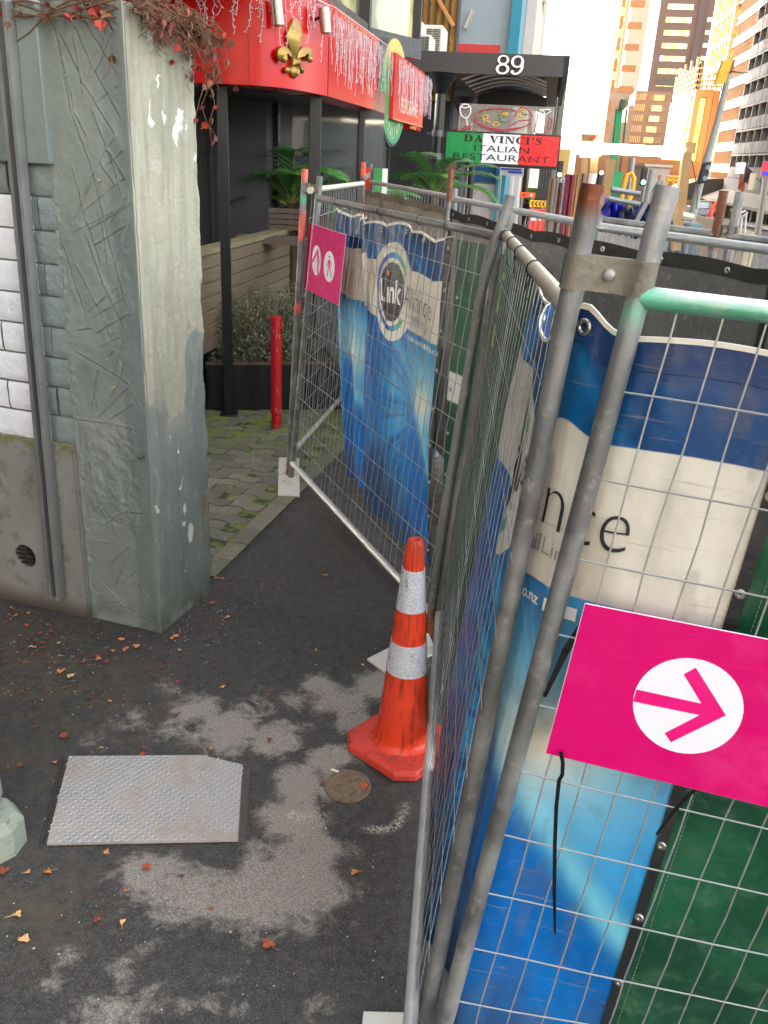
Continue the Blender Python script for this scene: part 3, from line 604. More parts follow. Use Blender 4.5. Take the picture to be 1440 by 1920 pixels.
# cone
cc = (.12, 2.815); cone = T('traffic_cone', 'orange traffic cone with two scuffed reflective bands beside the fence', 'traffic cone', (*cc, 0))
def zc_(v):
    lo, hi = 0., 1.2
    for _ in range(40):
        m = (lo+hi)/2
        if proj(cc[0], cc[1], m)[1] > v: lo = m
        else: hi = m
    return m
ztop = zc_(1011); rb, rt = .108, .031; z0 = .045
def cr_(z): return rb+(rt-rb)*(z-z0)/(ztop-z0)
def conecol(v):
    n = fbm(np.arctan2(v[:, 1]-cc[1], v[:, 0]-cc[0])*1.2, v[:, 2], 9, 5); c = mixc(L3(222, 58, 26), L3(232, 72, 40), n)
    c = mixc(c, L3(120, 40, 26), sst(.58, .72, n)*.8); c = mixc(c, L3(70, 34, 28), sst(.62, .68, fbm(v[:, 0]*40, v[:, 2]*14, 1, 4, 9))*.3); d = np.arctan2(v[:, 1]-cc[1], v[:, 0]-cc[0])
    return mixc(c, L3(50, 30, 26), np.exp(-((d+1.75)/.05)**2)*(sst(.42, .6, fbm(d*0, v[:, 2], 20, 3)))*sst(.25, .4, v[:, 2])*.9)
ORNG = colmat('cone_orange', .42, 0, .08, 12, .12, 70, dirt=L3(150, 50, 34), damt=.5, dsc=14)
prof = [(rb+.035, z0-.003), (rb+.012, z0+.006), (rb, z0+.02)]+[(cr_(z), z) for z in np.linspace(z0+.03, ztop-.13, 40)]+[(cr_(ztop-.125)-.002, ztop-.124), (cr_(ztop-.1), ztop-.11), (cr_(ztop-.03), ztop-.03), (rt-.001, ztop-.012), (rt-.006, ztop), (.018, ztop+.001), (.014, ztop-.006), (.013, ztop-.06)]
mb = MB(); mb.lathe(prof, (*cc, 0), 72); O('body', mb, ORNG, cone, col=conecol)
mb = MB(); th0 = R(-42); s, k = .185, .06; P8 = [(s, -s+k), (s, s-k), (s-k, s), (-s+k, s), (-s, s-k), (-s, -s+k), (-s+k, -s), (s-k, -s)]
P8 = [(x*math.cos(th0)-y*math.sin(th0), x*math.sin(th0)+y*math.cos(th0)) for x, y in P8]
rg = [(1., .006), (1., .032), (.95, .045), (.6, .049)]; vs = [(cc[0]+x*f, cc[1]+y*f, z) for f, z in rg for x, y in P8]
mb.put(vs, [(k_*8+i, k_*8+(i+1) % 8, (k_+1)*8+(i+1) % 8, (k_+1)*8+i) for k_ in range(3) for i in range(8)]+[tuple(range(24, 32)), tuple(range(7, -1, -1))])
O('base', mb, mat('cone_base', L3(206, 64, 50), .6, 0, .14, 14, .3, 90, dirt=L3(104, 50, 42), damt=.85, dsc=18), cone, bevel=.004)
t = NT('reflective'); c = t.mix(t.ramp(t.noise(26, 9, .72, vec=t.scaled((1, 1, .55))), .57, .63), L3(206, 206, 214), L3(150, 128, 100)); hx = t.voro(190)
c = t.mix(t.ramp(hx, .5, .8), c, L3(240, 240, 246)); REFL = t.done(c, .3, .25, t.bump(hx, .4, .002), Coat_Weight=.3)
for va, vb in ((1064, 1138), (1197, 1252)):
    za, zb2 = zc_(va), zc_(vb); mb = MB(); mb.lathe([(cr_(zb2)-.002, zb2), (cr_(zb2)+.0016, zb2)]+[(cr_(z)+.0016, z) for z in np.linspace(zb2, za, 8)]+[(cr_(za)-.002, za)], (*cc, 0), 72); O('reflective_band', mb, REFL, cone)
# ================================================================== fence panels
PRI, WR = .021, .0021
def post_ends(A, B, zt, zb=.012): # extend post line A->B to heights
    f = lambda z: lerp(A, B, (z-A[2])/(B[2]-A[2])); return f(zb), f(zt)
def fence(label, C, pA, pB, group, nv=30, nh=11, colA=None, colB=None, colT=None, colBt=None, brail=True, wob=.006, WR=WR):
    f = T('mesh_fence', label, 'fence', (C[0][0], C[0][1], 0), group)
    n = norm(cross(sub(C[1], C[0]), sub(C[2], C[0])))
    for p, cf in ((pA, colA), (pB, colB)):
        if p is None: continue
        mb = MB()
        if len(p) == 2: mb.pipe(p[0], p[1], PRI, seg=70)
        else: mb.tube(p, PRI, 18)
        O('post', mb, GALV, f, col=galvcol(cf))
    def rail(a, b, cf):
        mb = MB(); m = 24; pts = [lerp(a, b, i/m) for i in range(m+1)]; mb.tube(pts, .019, 16, rs=[.021-.002*math.sin(math.pi*min(1, 8*min(i, m-i)/m)/2) for i in range(m+1)]); O('rail', mb, GALV, f, col=galvcol(cf))
    rail(C[2], C[3], colT)
    if brail: rail(C[0], C[1], colBt or (lambda v, c: mixc(c, L3(214, 212, 206), .75)))
    mb = MB(); m = 22
    wb = lambda a, b, o: (vnoise(np.array([a]), np.array([b]), 1., o)[0]-.5)*2
    for i in range(1, nv):
        u = i/nv; pts = []
        for j in range(m+1):
            v = j/m; q = bil(C, u+wb(i*3.7, v*9, 1)*wob*.45/1.0, v); pts.append(add(q, mul(n, wob*.8*wb(i*1.3, v*11, 3)+(.5 if j % 2 else -.2)*min(.004, wob))))
        mb.tube(pts, WR, 5, cap=False)
    for k in range(1, nh):
        v = k/nh; pts = []
        for j in range(31):
            u = j/30; q = bil(C, u, v+wb(u*9, k*5.1, 2)*wob*.45); pts.append(add(q, mul(n, .004+wob*.9*wb(u*13, k*2.3, 4))))
        mb.tube(pts, WR, 5, cap=False)
    O('wire_mesh', mb, WIRE, f)
    return f
def clamp(label, c1, c2, axis, fwd, h=.052, group='fence clamps'):
    e = norm(sub(c2, c1)); d = math.sqrt(sum(x*x for x in sub(c2, c1))); fw = norm(fwd); ax = norm(axis); r = PRI+.003
    half = []
    for a in np.linspace(190, 50, 10): half.append((r*math.cos(R(a)), r*math.sin(R(a))))
    mid = d/2; half += [(mid-.022, .007), (mid+.022, .007)]
    for a in np.linspace(130, -10, 10): half.append((d+r*math.cos(R(a)), r*math.sin(R(a))))
    cl = T('fence_clamp', label, 'clamp', lerp(c1, c2, .5), group); mb = MB()
    for s in (1, -1):
        P = np.array([[add(add(c1, mul(e, x)), add(mul(fw, s*y), mul(ax, z))) for z in (-h/2, h/2)] for x, y in half]); Q = np.array([[add(add(c1, mul(e, x*1.0)), add(mul(fw, s*(y-.004)), mul(ax, z))) for z in (-h/2, h/2)] for x, y in half])
        mb.grid(P if s < 0 else P[::-1]); mb.grid(Q if s > 0 else Q[::-1])
        k = len(half)
        for zi in (0, 1): mb.put(np.concatenate([P[:, zi], Q[:, zi]]).tolist(), [(i, i+1, k+i+1, k+i) for i in range(k-1)])
    bd = O('band', mb, mat('clamp_zinc', L3(122, 118, 106), .5, .4, .3, 14, .3, 50, dirt=L3(120, 108, 92), damt=.5, dsc=20), cl)
    b = add(lerp(c1, c2, .5), mul(fw, .008)); mb = MB(); q = math.pi/2
    rr = .0125; vs = []; ux, uy = e, ax
    for i in range(6):
        th = q*i/5; vs += [add(add(b, mul(fw, rr*.55*math.sin(th))), add(mul(ux, rr*math.cos(th)*math.cos(2*math.pi*j/16)), mul(uy, rr*math.cos(th)*math.sin(2*math.pi*j/16)))) for j in range(16)]
    mb.put(vs, [(i*16+j, i*16+(j+1) % 16, (i+1)*16+(j+1) % 16, (i+1)*16+j) for i in range(5) for j in range(16)])
    O('bolt_head', mb, mat('bolt_zinc', L3(164, 156, 154), .45, .6, .2, 40, .2), bd, smooth=60); return cl
def foot(label, P, h=.012):
    mb = MB(); mb.prism([(x, y, .004) for x, y, *_ in P], (0, 0, h)); c = np.mean(np.array([p[:2] for p in P]), 0)
    O('ballast_plate', mb, mat('foot_paint', L3(208, 202, 190), .6, .1, .1, 8, .15, 60, dirt=L3(150, 140, 124), damt=.6, dsc=9), label=label, cat='ballast plate', group='fence ballast plates', bevel=.002)
# --- left panel (leaning plane measured from the photo)
LC = [(-.676, 5.775, .122), (.258, 3.705, .117), (-.525, 5.767, 1.921), (.411, 3.694, 1.907)]
def pixpath(px, z0, z1, Yf):
    out = []
    for u, v in px: out.append(aty(u, v, Yf(v)))
    return out
yA = lambda v: 5.775+(v-868)/(371-868)*(-.008)
pAl = post_ends(LC[0], LC[2], 2.05)
pBl = pixpath([(957,366),(949,400),(938.6,425),(929,446),(920,470),(910,513),(897,577),(874,720),(848,873),(833,972),(813,1114),(806,1168),(804,1190)], 0, 0, lambda v: 3.70)
left = fence('left fence panel with the nearer blue banner and walking sign, leaning back', LC, pAl, pBl, 'steel mesh fence panels', colB=lambda v, c: mixc(c, np.array(RUST), sst(.16, .08, v[:, 2])))
# --- short panel going away on the left
sA0, sA1 = gp(548, 848, .13), aty(581, 357, 5.72); sB0 = add(sA0, (.36, 2.25, 0)); sB1 = aty(680, 344, 7.85)
SCn = [sA0, sB0, sA1, sB1]
def orgreen(v, c):
    z = v[:, 2]; n = fbm(v[:, 0]*9, z*9, 1, 3); o = np.maximum(sst(1.99, 2.01, z+.04*(n-.5)), sst(1.66, 1.68, z+.05*(n-.5))*sst(1.83, 1.80, z+.08*(n-.5)))
    c = mixc(c, np.array(ORG), o*.75); c = mixc(c, np.array(GRN), sst(.45, .55, n)*(z > 1.9)*.8); c = mixc(c, np.array(ORG), np.exp(-((z-1.22)/.03)**2)); return mixc(c, np.array(RUST), sst(.12, .05, z))
pAs = (add(gp(541, 893), (0, 0, .01)), aty(572, 317, 5.80)); pBs = post_ends(sB0, sB1, 2.12)
short = fence('short fence panel running back beside the planter, orange sprayed post', SCn, pAs, pBs, 'steel mesh fence panels', colA=orgreen, colB=lambda v, c: mixc(c, np.array(ORG), (v[:, 2] > 2.0)*(v[:, 0] > sB1[0]-.02)*.9), colT=lambda v, c: mixc(c, L3(222, 214, 192), .85))
clamp('clamp joining the orange sprayed post to the left fence panel', aty(577, 352, 5.79), aty(595, 354, 5.77), (0, 0, 1), (0, -1, 0))
# --- back fence behind the blue banner
ZT = 1.93
b1A = add(sB1, (.06, 0, 0)); b1B = gp(842, 369, ZT)
def mk(a, b): return [(a[0], a[1], .13), (b[0], b[1], .13), (a[0], a[1], ZT), (b[0], b[1], ZT)]
b1A = gp(694, 341, ZT); bx = mk(b1A, b1B)
fence('back fence panel with grey sheeting, between far clamp and rusty post', bx, post_ends(bx[0], bx[2], 2.1), post_ends(bx[1], bx[3], 2.12), 'steel mesh fence panels', colB=lambda v, c: mixc(c, np.array(RUST), (v[:, 2] > 1.9)*.9), colT=lambda v, c: mixc(c, L3(214, 216, 216), .6))
b2A, b2B = gp(852, 373, ZT), gp(1120, 424, ZT); by = mk(b2A, b2B)
fence('second back fence panel with grey sheeting, right of the rusty post', by, post_ends(by[0], by[2], 2.0), post_ends(by[1], by[3], 1.98), 'steel mesh fence panels', colT=lambda v, c: mixc(c, L3(214, 216, 216), .6))
b3A, b3B = gp(1126, 426, ZT), gp(1500, 476, ZT); bz = mk(b3A, b3B)
fence('nearest back fence panel with black sheeting, at right', bz, None, post_ends(bz[1], bz[3], 2.1), 'steel mesh fence panels', colT=lambda v, c: mixc(c, L3(214, 216, 216), .5))
b4A, b4B = gp(1092, 408, ZT), gp(1342, 440, ZT); bq = mk(b4A, b4B)
fence('outer back fence panel just behind the black sheeting', bq, post_ends(bq[0], bq[2], 1.95), post_ends(bq[1], bq[3], 2.12), 'steel mesh fence panels', nv=12, nh=5, colB=lambda v, c: mixc(c, np.array(RUST), (v[:, 2] > 1.85)*.9))
b5A, b5B = gp(1372, 444, ZT), gp(1540, 466, ZT); bw = mk(b5A, b5B)
fence('outer back fence panel at the right frame edge', bw, post_ends(bw[0], bw[2], 2.12), None, 'steel mesh fence panels', nv=12, nh=5)
clamp('clamp on the rusty post pair over the black sheeting', (b4B[0], b4B[1], 1.95), (b5A[0], b5A[1], 1.95), (0, 0, 1), (0, -1, 0))
clamp('clamp at the far corner of the fence beside the red box', (sB1[0], sB1[1], 2.0), (b1A[0], b1A[1], 2.0), (0, 0, 1), (0, -1, 0))
# --- middle panel and the near panel
def P1(s): return lerp(aty(800, 1904, 1.60), aty(1112, 345, 1.60), s)
def P2(s): return lerp(aty(838, 1904, 1.47), aty(1252, 350, 1.58), s)
def at_z(Pf, z):
    a, b = Pf(0), Pf(1); return lerp(a, b, (z-a[2])/(b[2]-a[2]))
MC = [(.298, 3.675, .13), at_z(P1, .13), (.448, 3.79, 1.915), at_z(P1, 1.955)]
MC[1] = (.128, 1.40, .13)
pMf = pixpath([(958,398),(948,432),(931,486),(920.5,549),(911.5,620),(896,720),(881,818),(857,928),(833,1092),(826,1140)], 0, 0, lambda v: 3.80-(v-432)/700*.12)
mid = fence('middle fence panel seen edge-on, running from the corner to the nearest posts', MC, pMf, (at_z(P1, .05), P1(1)), 'steel mesh fence panels',
    colB=lambda v, c: mixc(c, np.array(RUST)*.9, sst(2.118, 2.135, v[:, 2]+.015*fbm(v[:, 0]*40, v[:, 1]*40, 1, 3))), colT=lambda v, c: mixc(c, L3(200, 188, 166), .7), wob=.0014, WR=.00105, nv=26)
n0, n1 = at_z(P2, .13), at_z(P2, 1.985)
NC = [n0, add(n0, (2.25*math.cos(R(-7)), 2.25*math.sin(R(-7)), 0)), n1, add(n1, (2.22*math.cos(R(-27)), 2.22*math.sin(R(-27)), 0))]
def greenpost(v, c):
    n = fbm(v[:, 0]*30, v[:, 2]*14, 1, 4); g = sst(1.91, 1.94, v[:, 2]+.10*(n-.5))*(v[:, 2] < 2.03)*sst(.62, .54, n); return mixc(c, L3(116, 184, 156), g*.65)
def greenrail(v, c):
    n = fbm(v[:, 0]*26, v[:, 2]*26, 1, 5); g = mixc(L3(104, 190, 156), L3(186, 200, 192), sst(.35, .7, n)); g = mixc(g, L3(236, 228, 232), sst(-.002, .014, v[:, 2]-n1[2]+.016*(n-.5))*sst(n1[0]+.03, n1[0]+.09, v[:, 0]+.05*(n-.5))); return mixc(mixc(c, g, .92), L3(84, 70, 66), sst(.66, .7, n)*.7)
near = fence('nearest fence panel with the pink arrow sign and green top rail', NC, (at_z(P2, .05), P2(1)), None, 'steel mesh fence panels', colA=greenpost, colT=greenrail, wob=.004)
cz = lambda Pf, v: min((Pf(s) for s in np.linspace(.5, 1, 400)), key=lambda p: abs(proj(*p)[1]-v))
c1, c2 = cz(P1, 508), cz(P2, 522)
clamp('large zinc clamp with round bolt joining the two nearest posts', c1, c2, sub(P1(1), P1(0)), (-.3, -1, 0), h=.062)
foot('white steel ballast plate under the orange sprayed post', [gp(523, 861), gp(561, 862), gp(562, 934), gp(521, 932)])
foot('white steel ballast plate partly hidden behind the traffic cone', [gp(688, 1240), gp(800, 1183), gp(818, 1228), gp(728, 1270)])
foot('pale steel ballast plate at the bottom edge under the nearest posts', [gp(681, 1903), gp(757, 1905), gp(745, 2160), gp(655, 2150)])
# ================================================================== banners
def print_blue(x, h):
    """colour of the printed vinyl at x (0..1.36 m), height h (.1..1.88 m)"""
    nz = fbm(x, h, 3, 4, 3); nf = fbm(x, h, 14, 4, 5)
    gx_, gh_ = 1.13, .96; dx, dh = x-gx_, h-gh_; d = np.hypot(dx, dh*.95); an = np.arctan2(dh, dx)
    c = mixc(L3(4, 60, 124), L3(0, 96, 168), sst(.2, .75, h+.3*(nz-.5)))
    c = mixc(c, L3(12, 52, 92), sst(.62, .3, h+.18*(nz-.5)-.12*x)*sst(1.2, .7, x)*.85)
    c = mixc(c, L3(10, 146, 204), np.exp(-(d/.44)**2)*.85)
    rays = vnoise(an*11, d*1.0, 1.6, 3)*.55+vnoise(an*34, d*1.2, 1.3, 6)*.45; left = sst(.12, -.12, dx)
    c = mixc(c, L3(40, 168, 216), sst(.5, .68, rays)*left*np.exp(-(d/.62)**2)*.85); c = mixc(c, L3(4, 48, 116), sst(.48, .3, rays)*left*np.exp(-(d/.8)**2)*.75)
    ring = np.sin(d*46+6*nz)*.5+.5; c = mixc(c, L3(24, 140, 200), sst(.6, 1., ring)*sst(.15, .35, dh)*sst(1.4, 1.2, h)*.5)
    band = (dh+dx*.75+.10*np.sin(dx*5)); c = mixc(c, L3(120, 200, 218), np.exp(-((band+.12)/.055)**2)*sst(-.25, .02, dx)*.85); c = mixc(c, L3(70, 170, 220), np.exp(-((band-.02)/.12)**2)*np.exp(-(d/.4)**2)*.7)
    c = mixc(c, L3(150, 208, 222), np.exp(-((dx-.02)/.25)**2-((dh-.08)/.21)**2)*.9); c = mixc(c, L3(226, 218, 196), np.exp(-((dx+.03)/.11)**2-((dh-.04)/.09)**2)*.9)
    c = mixc(c, L3(0, 98, 176), sst(-.15, -.27, band)*sst(.7, 1.05, x)*sst(.1, .45, h)*.9); c = mixc(c, L3(0, 122, 204), sst(-.3, -.5, band)*sst(1.1, 1.3, x)*.6)
    # top swirl
    r2 = np.hypot(x-.52, (h-1.15)*.9); sw = np.sin(r2*58+3*nz)*.5+.5; sw2 = np.sin(r2*23+2+4*nz)*.5+.5
    tc = mixc(L3(4, 62, 112), L3(0, 116, 176), sst(.35, .7, sw2*.6+nz*.5)*sst(1.35, .6, x)); tc = mixc(tc, L3(40, 140, 205), sst(.7, 1., sw)*sst(.25, .6, fbm(x, h, 4, 3, 8))*.6*sst(1.3, .9, x))
    tc = mixc(tc, L3(16, 46, 98), sst(1.76, 1.84, h)*.8); k = sst(1.505, 1.515, h); dg = h+.62*x; stv = np.sin(dg*95+2*nz)*.5+.5; tc = mixc(tc, L3(10, 110, 176), sst(.55, .95, stv)*sst(.45, .6, vnoise(dg, dg*0, 11, 4))*np.exp(-((dg-2.28)/.13)**2)*.75); c = mixc(c, tc, k)
    # cream band with the round badge backing
    hb = (h > 1.35) & (h < 1.672); rx = np.hypot(x-.575, (h-1.515)*.98); outer = rx < .262
    cream = mixc(L3(214, 208, 195), L3(194, 186, 170), sst(.4, .75, fbm(x, h, 5, 5, 9)))
    
    cm = hb | outer; c = np.where(cm[..., None], cream, c)
    dark = rx < .158; c = np.where(dark[..., None], np.array(L3(36, 40, 48)), c)
    a2 = np.arctan2(h-1.515, x-.575); rg = (np.abs(rx-.195) < .0145) & ~((np.abs(a2) < .55) | ((a2 < 0) & (a2 > -.75)))
    ac = sst(-.4, 1., np.cos(a2)); gcol = mixc(mixc(L3(40, 70, 170), L3(30, 150, 175), sst(0., .5, ac)), L3(98, 170, 70), sst(.5, 1., ac)); c = np.where(rg[..., None], gcol, c)
    mud = sst(.62, .75, fbm(x*2, h, 9, 5, 11)); c = mixc(c, L3(96, 92, 84), mud*.25); return mixc(c, L3(74, 74, 76), sst(.6, .15, h)*.35*sst(.4, .6, nf))*np.where(cm, 1., .97)[..., None]
VINYL = colmat('printed_vinyl', .4, 0, .06, 20, .06, 30, dirt=L3(120, 116, 108), damt=.15, dsc=30, spec=.35)
_n, _l = VINYL.node_tree.nodes, VINYL.node_tree.links; _b = _n['Principled BSDF']; _src = _b.inputs['Base Color'].links[0].from_socket
_mp = _n.new('ShaderNodeMapping'); _mp.inputs['Rotation'].default_value = (0, R(38), 0); _mp.inputs['Scale'].default_value = (5, 5, 120); _g = _n.new('ShaderNodeNewGeometry'); _l.new(_g.outputs['Position'], _mp.inputs['Vector'])
_no = _n.new('ShaderNodeTexNoise'); _no.inputs['Scale'].default_value = 1; _no.inputs['Detail'].default_value = 3; _l.new(_mp.outputs[0], _no.inputs['Vector']); _r = _n.new('ShaderNodeMapRange'); _l.new(_no.outputs['Fac'], _r.inputs[0]); _r.inputs[1].default_value = .64; _r.inputs[2].default_value = .72; _r.inputs[4].default_value = .4
_mx = _n.new('ShaderNodeMix'); _mx.data_type = 'RGBA'; _l.new(_r.outputs[0], _mx.inputs[0]); _l.new(_src, _mx.inputs[6]); _mx.inputs[7].default_value = (*L3(150, 134, 104), 1); _l.new(_mx.outputs[2], _b.inputs['Base Color'])
HEM = mat('hem_white', L3(226, 220, 206), .6); TXTD = mat('print_dark', L3(30, 28, 34), .5, 0, .05, 5, 0); TXTG = mat('print_grey', L3(120, 126, 132), .5, 0, .05, 5, 0); TXTW = mat('print_white', L3(226, 226, 224), .5, 0, .05, 5, 0); TXTO = mat('print_orange', L3(226, 120, 60), .5, 0, .05, 5, 0)
EYE = mat('brass_eyelet', L3(176, 172, 160), .3, .8, .1, 30, 0)
BLKV = mat('black_vinyl', L3(34, 34, 36), .5, 0, .25, 14, .2, 60, dirt=L3(84, 82, 78), damt=.4)
def polyline_fn(pts, smooth=2):
    p = [np.array(q, float) for q in pts]
    for _ in range(smooth):
        q = [p[0]]
        for a, b in zip(p, p[1:]): q += [a*.75+b*.25, a*.25+b*.75]
        p = q+[p[-1]]
    p = np.array(p); s = np.concatenate([[0], np.cumsum(np.linalg.norm(np.diff(p[:, :2], axis=0), axis=1))])
    return lambda x: np.stack([np.interp(x, s, p[:, i]) for i in range(3)], -1), s[-1]
class Sheet:
    """hanging vinyl: top edge and bottom edge curves, folds along the local normal"""
    def __init__(s, top, bot, W, H0, H1, fold, side=-1, sag=None, X0=0.):
        s.X0 = X0
        s.tf, s.tl = top; s.bf, s.bl = bot; s.W, s.H0, s.H1, s.fold, s.side, s.sag = W, H0, H1, fold, side, sag
    def P(s, x, h, off=0.):
        x = np.asarray(x, float); h = np.asarray(h, float); f = (x-s.X0)/(s.W-s.X0); t = (h-s.H0)/(s.H1-s.H0)
        a, b = s.tf(f*s.tl), s.bf(f*s.bl); e = 1e-3; tx = s.tf((f+e)*s.tl)-s.tf((f-e)*s.tl); nn = np.stack([tx[..., 1], -tx[..., 0]], -1)*s.side; nn = nn/np.maximum(1e-9, np.linalg.norm(nn, axis=-1, keepdims=True))
        if s.sag is not None: a = a.copy(); a[..., 2] -= s.sag(x)*t**3
        q = b+(a-b)*t[..., None]; d = s.fold(x, h)+off
        q[..., 0] += nn[..., 0]*d; q[..., 1] += nn[..., 1]*d; return q
    def mesh(s, nx, nh, x0=0., x1=None):
        x, h = np.meshgrid(np.linspace(x0, x1 or s.W, nx), np.linspace(s.H0, s.H1, nh), indexing='ij'); return s.P(x, h), x, h
def link_text(parent, sh, k=1., dx=0.):
    def tx(mbx, s, x, h, size, sx=1., off=0., align='LEFT', space=1.):
        vs, fs = text_poly(s, size=size, sx=sx, off=off, align=align, space=space, res=8 if size > .1 else 4); A = np.array(vs); bmm = bmesh.new()
        V = [bmm.verts.new(v) for v in vs]; 
        for f in fs:
            try: bmm.faces.new([V[i] for i in f])
            except ValueError: pass
        for _ in range(3):
            ed = [e for e in bmm.edges if e.calc_length() > .013]
            if not ed: break
            bmesh.ops.subdivide_edges(bmm, edges=ed, cuts=1); bmesh.ops.triangulate(bmm, faces=bmm.faces)
        bmm.verts.index_update(); A = np.array([v.co[:] for v in bmm.verts]); F = [tuple(v.index for v in f.verts) for f in bmm.faces]; bmm.free()
        mbx.put(sh.P((A[:, 0]+x-dx)*k, A[:, 1]+h, .0042).tolist(), F)
    mb = MB(); tx(mb, 'L', .432, 1.462, .17, .84, .0055); tx(mb, '\u0131nk', .527, 1.462, .17, .84, .0045, space=.97); O('badge_lettering', mb, TXTW, parent, smooth=0)
    mb = MB(); a = np.linspace(0, 2*np.pi, 14)[:-1]; mb.put(sh.P((.542-dx+.017*np.cos(a))*k, 1.618+.017*np.sin(a), .0044).tolist(), [tuple(range(13))]); O('badge_dot', mb, TXTO, parent, smooth=0)
    mb = MB(); tx(mb, 'Alliance', .735, 1.462, .172, .86, -.0032, space=.98); O('name_lettering', mb, TXTD, parent, smooth=0)
    mb = MB(); tx(mb, 'CityRail', .86, 1.408, .05, .95, .0012); tx(mb, 'Link', 1.012, 1.408, .05, .95, -.0008); tx(mb, 'PROUDLY DELIVERING', .67, 1.418, .02, 1.); O('small_lettering', mb, TXTG, parent, smooth=0)
    mb = MB(); tx(mb, 'CityRailLink.co.nz', .80, 1.302, .034, .95, .0008)
    for i, x in enumerate((1.06, 1.105, 1.15, 1.195)):
        q = np.array([(-.014, -.014), (.014, -.014), (.014, .014), (-.014, .014)]); mb.put(sh.P((x-dx+q[:, 0])*k, 1.312+q[:, 1], .0036).tolist(), [(0, 1, 2, 3)])
    tx(mb, '0800 24', 1.225, 1.3, .032, .9); O('contact_lettering', mb, TXTW, parent, smooth=0)
    mb = MB(); tx(mb, 'f', 1.054, 1.303, .03, 1., .001); O('icon_letter', mb, mat('print_blue', L3(10, 90, 170), .5, 0, .05, 5, 0), parent, smooth=0)
def eyelet(mb, p, n, r=.011):
    n = norm(n); a = norm(cross(n, (0, 0, 1))); b = cross(a, n)
    P = []
    for i in range(16):
        th = 2*math.pi*i/16; c = add(p, add(mul(a, r*math.cos(th)), mul(b, r*math.sin(th)))); rad = add(mul(a, math.cos(th)), mul(b, math.sin(th)))
        P.append([add(c, add(mul(rad, .0045*math.cos(q)), mul(n, .0035*math.sin(q)))) for q in np.linspace(0, 2*math.pi, 7)[:-1]])
    k = 6; mb.put([q for g in P for q in g], [(i*k+j, i*k+(j+1) % k, ((i+1) % 16)*k+(j+1) % k, ((i+1) % 16)*k+j) for i in range(16) for j in range(k)])
def blue_banner(label, sh, k, x0, x1, nx, nh, strip=None, text=True, hemw=.01, holes=(), dx=0.):
    P, x, h = sh.mesh(nx, nh, x0, x1); z = P[0, 0]; b = T('banner', label, 'banner', tuple(P[nx//2, 0]), 'printed blue banners')
    mb = MB(); mb.grid(P if sh.side < 0 else P[::-1]); c = print_blue(x/k+dx, h); c = c if sh.side < 0 else c[::-1]
    o = O('vinyl_sheet', mb, VINYL, b, col=c.reshape(-1, 3), smooth=180)
    mb = MB(); xx = np.linspace(x0, x1, 80); A = np.stack([sh.P(xx, sh.H1+0*xx+.004, .002), sh.P(xx, sh.H1-hemw+0*xx, .002)], 1); mb.grid(A); A = np.stack([sh.P(xx, sh.H1+0*xx+.004, -.003), sh.P(xx, sh.H1+0*xx+.004, .002)], 1); mb.grid(A); O('hem', mb, HEM, b, smooth=180)
    mb = MB(); st = []
    for i in range(int((x1-x0)/.011)):     # stitched seam under the hem
        xa = x0+i*.011; q = sh.P(np.array([xa, xa+.007]), np.array([sh.H1-.062]*2), .0012); mb.tube(q.tolist(), .0009, 4)
    O('stitching', mb, TXTD, b, smooth=0)
    if strip:
        mb = MB(); xx = np.linspace(strip[0], strip[1], 5); hh = np.linspace(sh.H0, sh.H1, 60); A = sh.P(*np.meshgrid(xx, hh, indexing='ij'), .004); mb.grid(A); O('edge_strip', mb, BLKV, b, smooth=180)
        xm = (strip[0]+strip[1])/2
        for hh in np.arange(sh.H0+.1, sh.H1-.04, .2): mb = MB(); eyelet(mb, tuple(sh.P(xm, hh, .006)), sub(tuple(sh.P(xm, hh, .1)), tuple(sh.P(xm, hh))), .0065); O('strip_eyelet', mb, EYE, b)
    for xe in holes: mb = MB(); eyelet(mb, tuple(sh.P(xe, sh.H1-.035, .003)), sub(tuple(sh.P(xe, sh.H1-.035, .1)), tuple(sh.P(xe, sh.H1-.035))), .013); O('eyelet', mb, EYE, b)
    if text: link_text(b, sh, k, dx)
    return b
nL = norm(cross(sub(LC[1], LC[0]), (0, 0, 1)));  nL = nL if nL[0] > 0 else mul(nL, -1)
def lt(u, dz=0.): p = bil(LC, u, 1.); return add(add(p, mul(nL, .05)), (0, 0, -.055+dz))
def vplane(u_, v_):                      # pixel on the vertical plane under the left rail
    p = onplane(u_, v_, lt(0), lt(1)); return p
tL = polyline_fn([lt(.285), lt(.778)], 0); Wd = 1.36; XL = .09
bl, br = vplane(690, 1008), vplane(806, 1112)
bL = polyline_fn([(bl[0], bl[1], .16), (br[0], br[1], .16)], 0)
def foldL(x, h): t = (h-.1)/1.78; return .004*np.sin(x*19+1.5*h)*(.35+.65*sst(.8, 1.9, h))+.014*np.sin(x*7.5+1+h*2.5)+.012*(fbm(x*3, h, 3, 3, 4)-.5)*2+.04*np.sin(h*2.2)*(1-t)
sagL = lambda x: .022*(1-np.abs(np.cos(x*math.pi/.34)))+.012*np.sin(x*7)
shL = Sheet(tL, bL, Wd, .13, 1.88, foldL, side=1, sag=sagL, X0=XL)
blue_banner('blue and cream printed banner on the left fence panel, round badge in full view', shL, 1., XL, Wd, 330, 400, strip=(Wd-.062, Wd), holes=(.12, .43, .74, 1.05))
t0 = polyline_fn([add(lt(.035), mul(nL, .03)), add(lt(.31), mul(nL, .02))], 0); q0_, q1_ = vplane(655, 905), vplane(690, 985)
b0 = polyline_fn([(q0_[0], q0_[1], .25), (q1_[0], q1_[1], .25)], 0)
sh0 = Sheet(t0, b0, .46, .13, 1.88, lambda x, h: .025*np.sin(x*24+h*2)+.01*np.sin(x*50), side=1, sag=lambda x: .02*np.sin(x*20)**2)
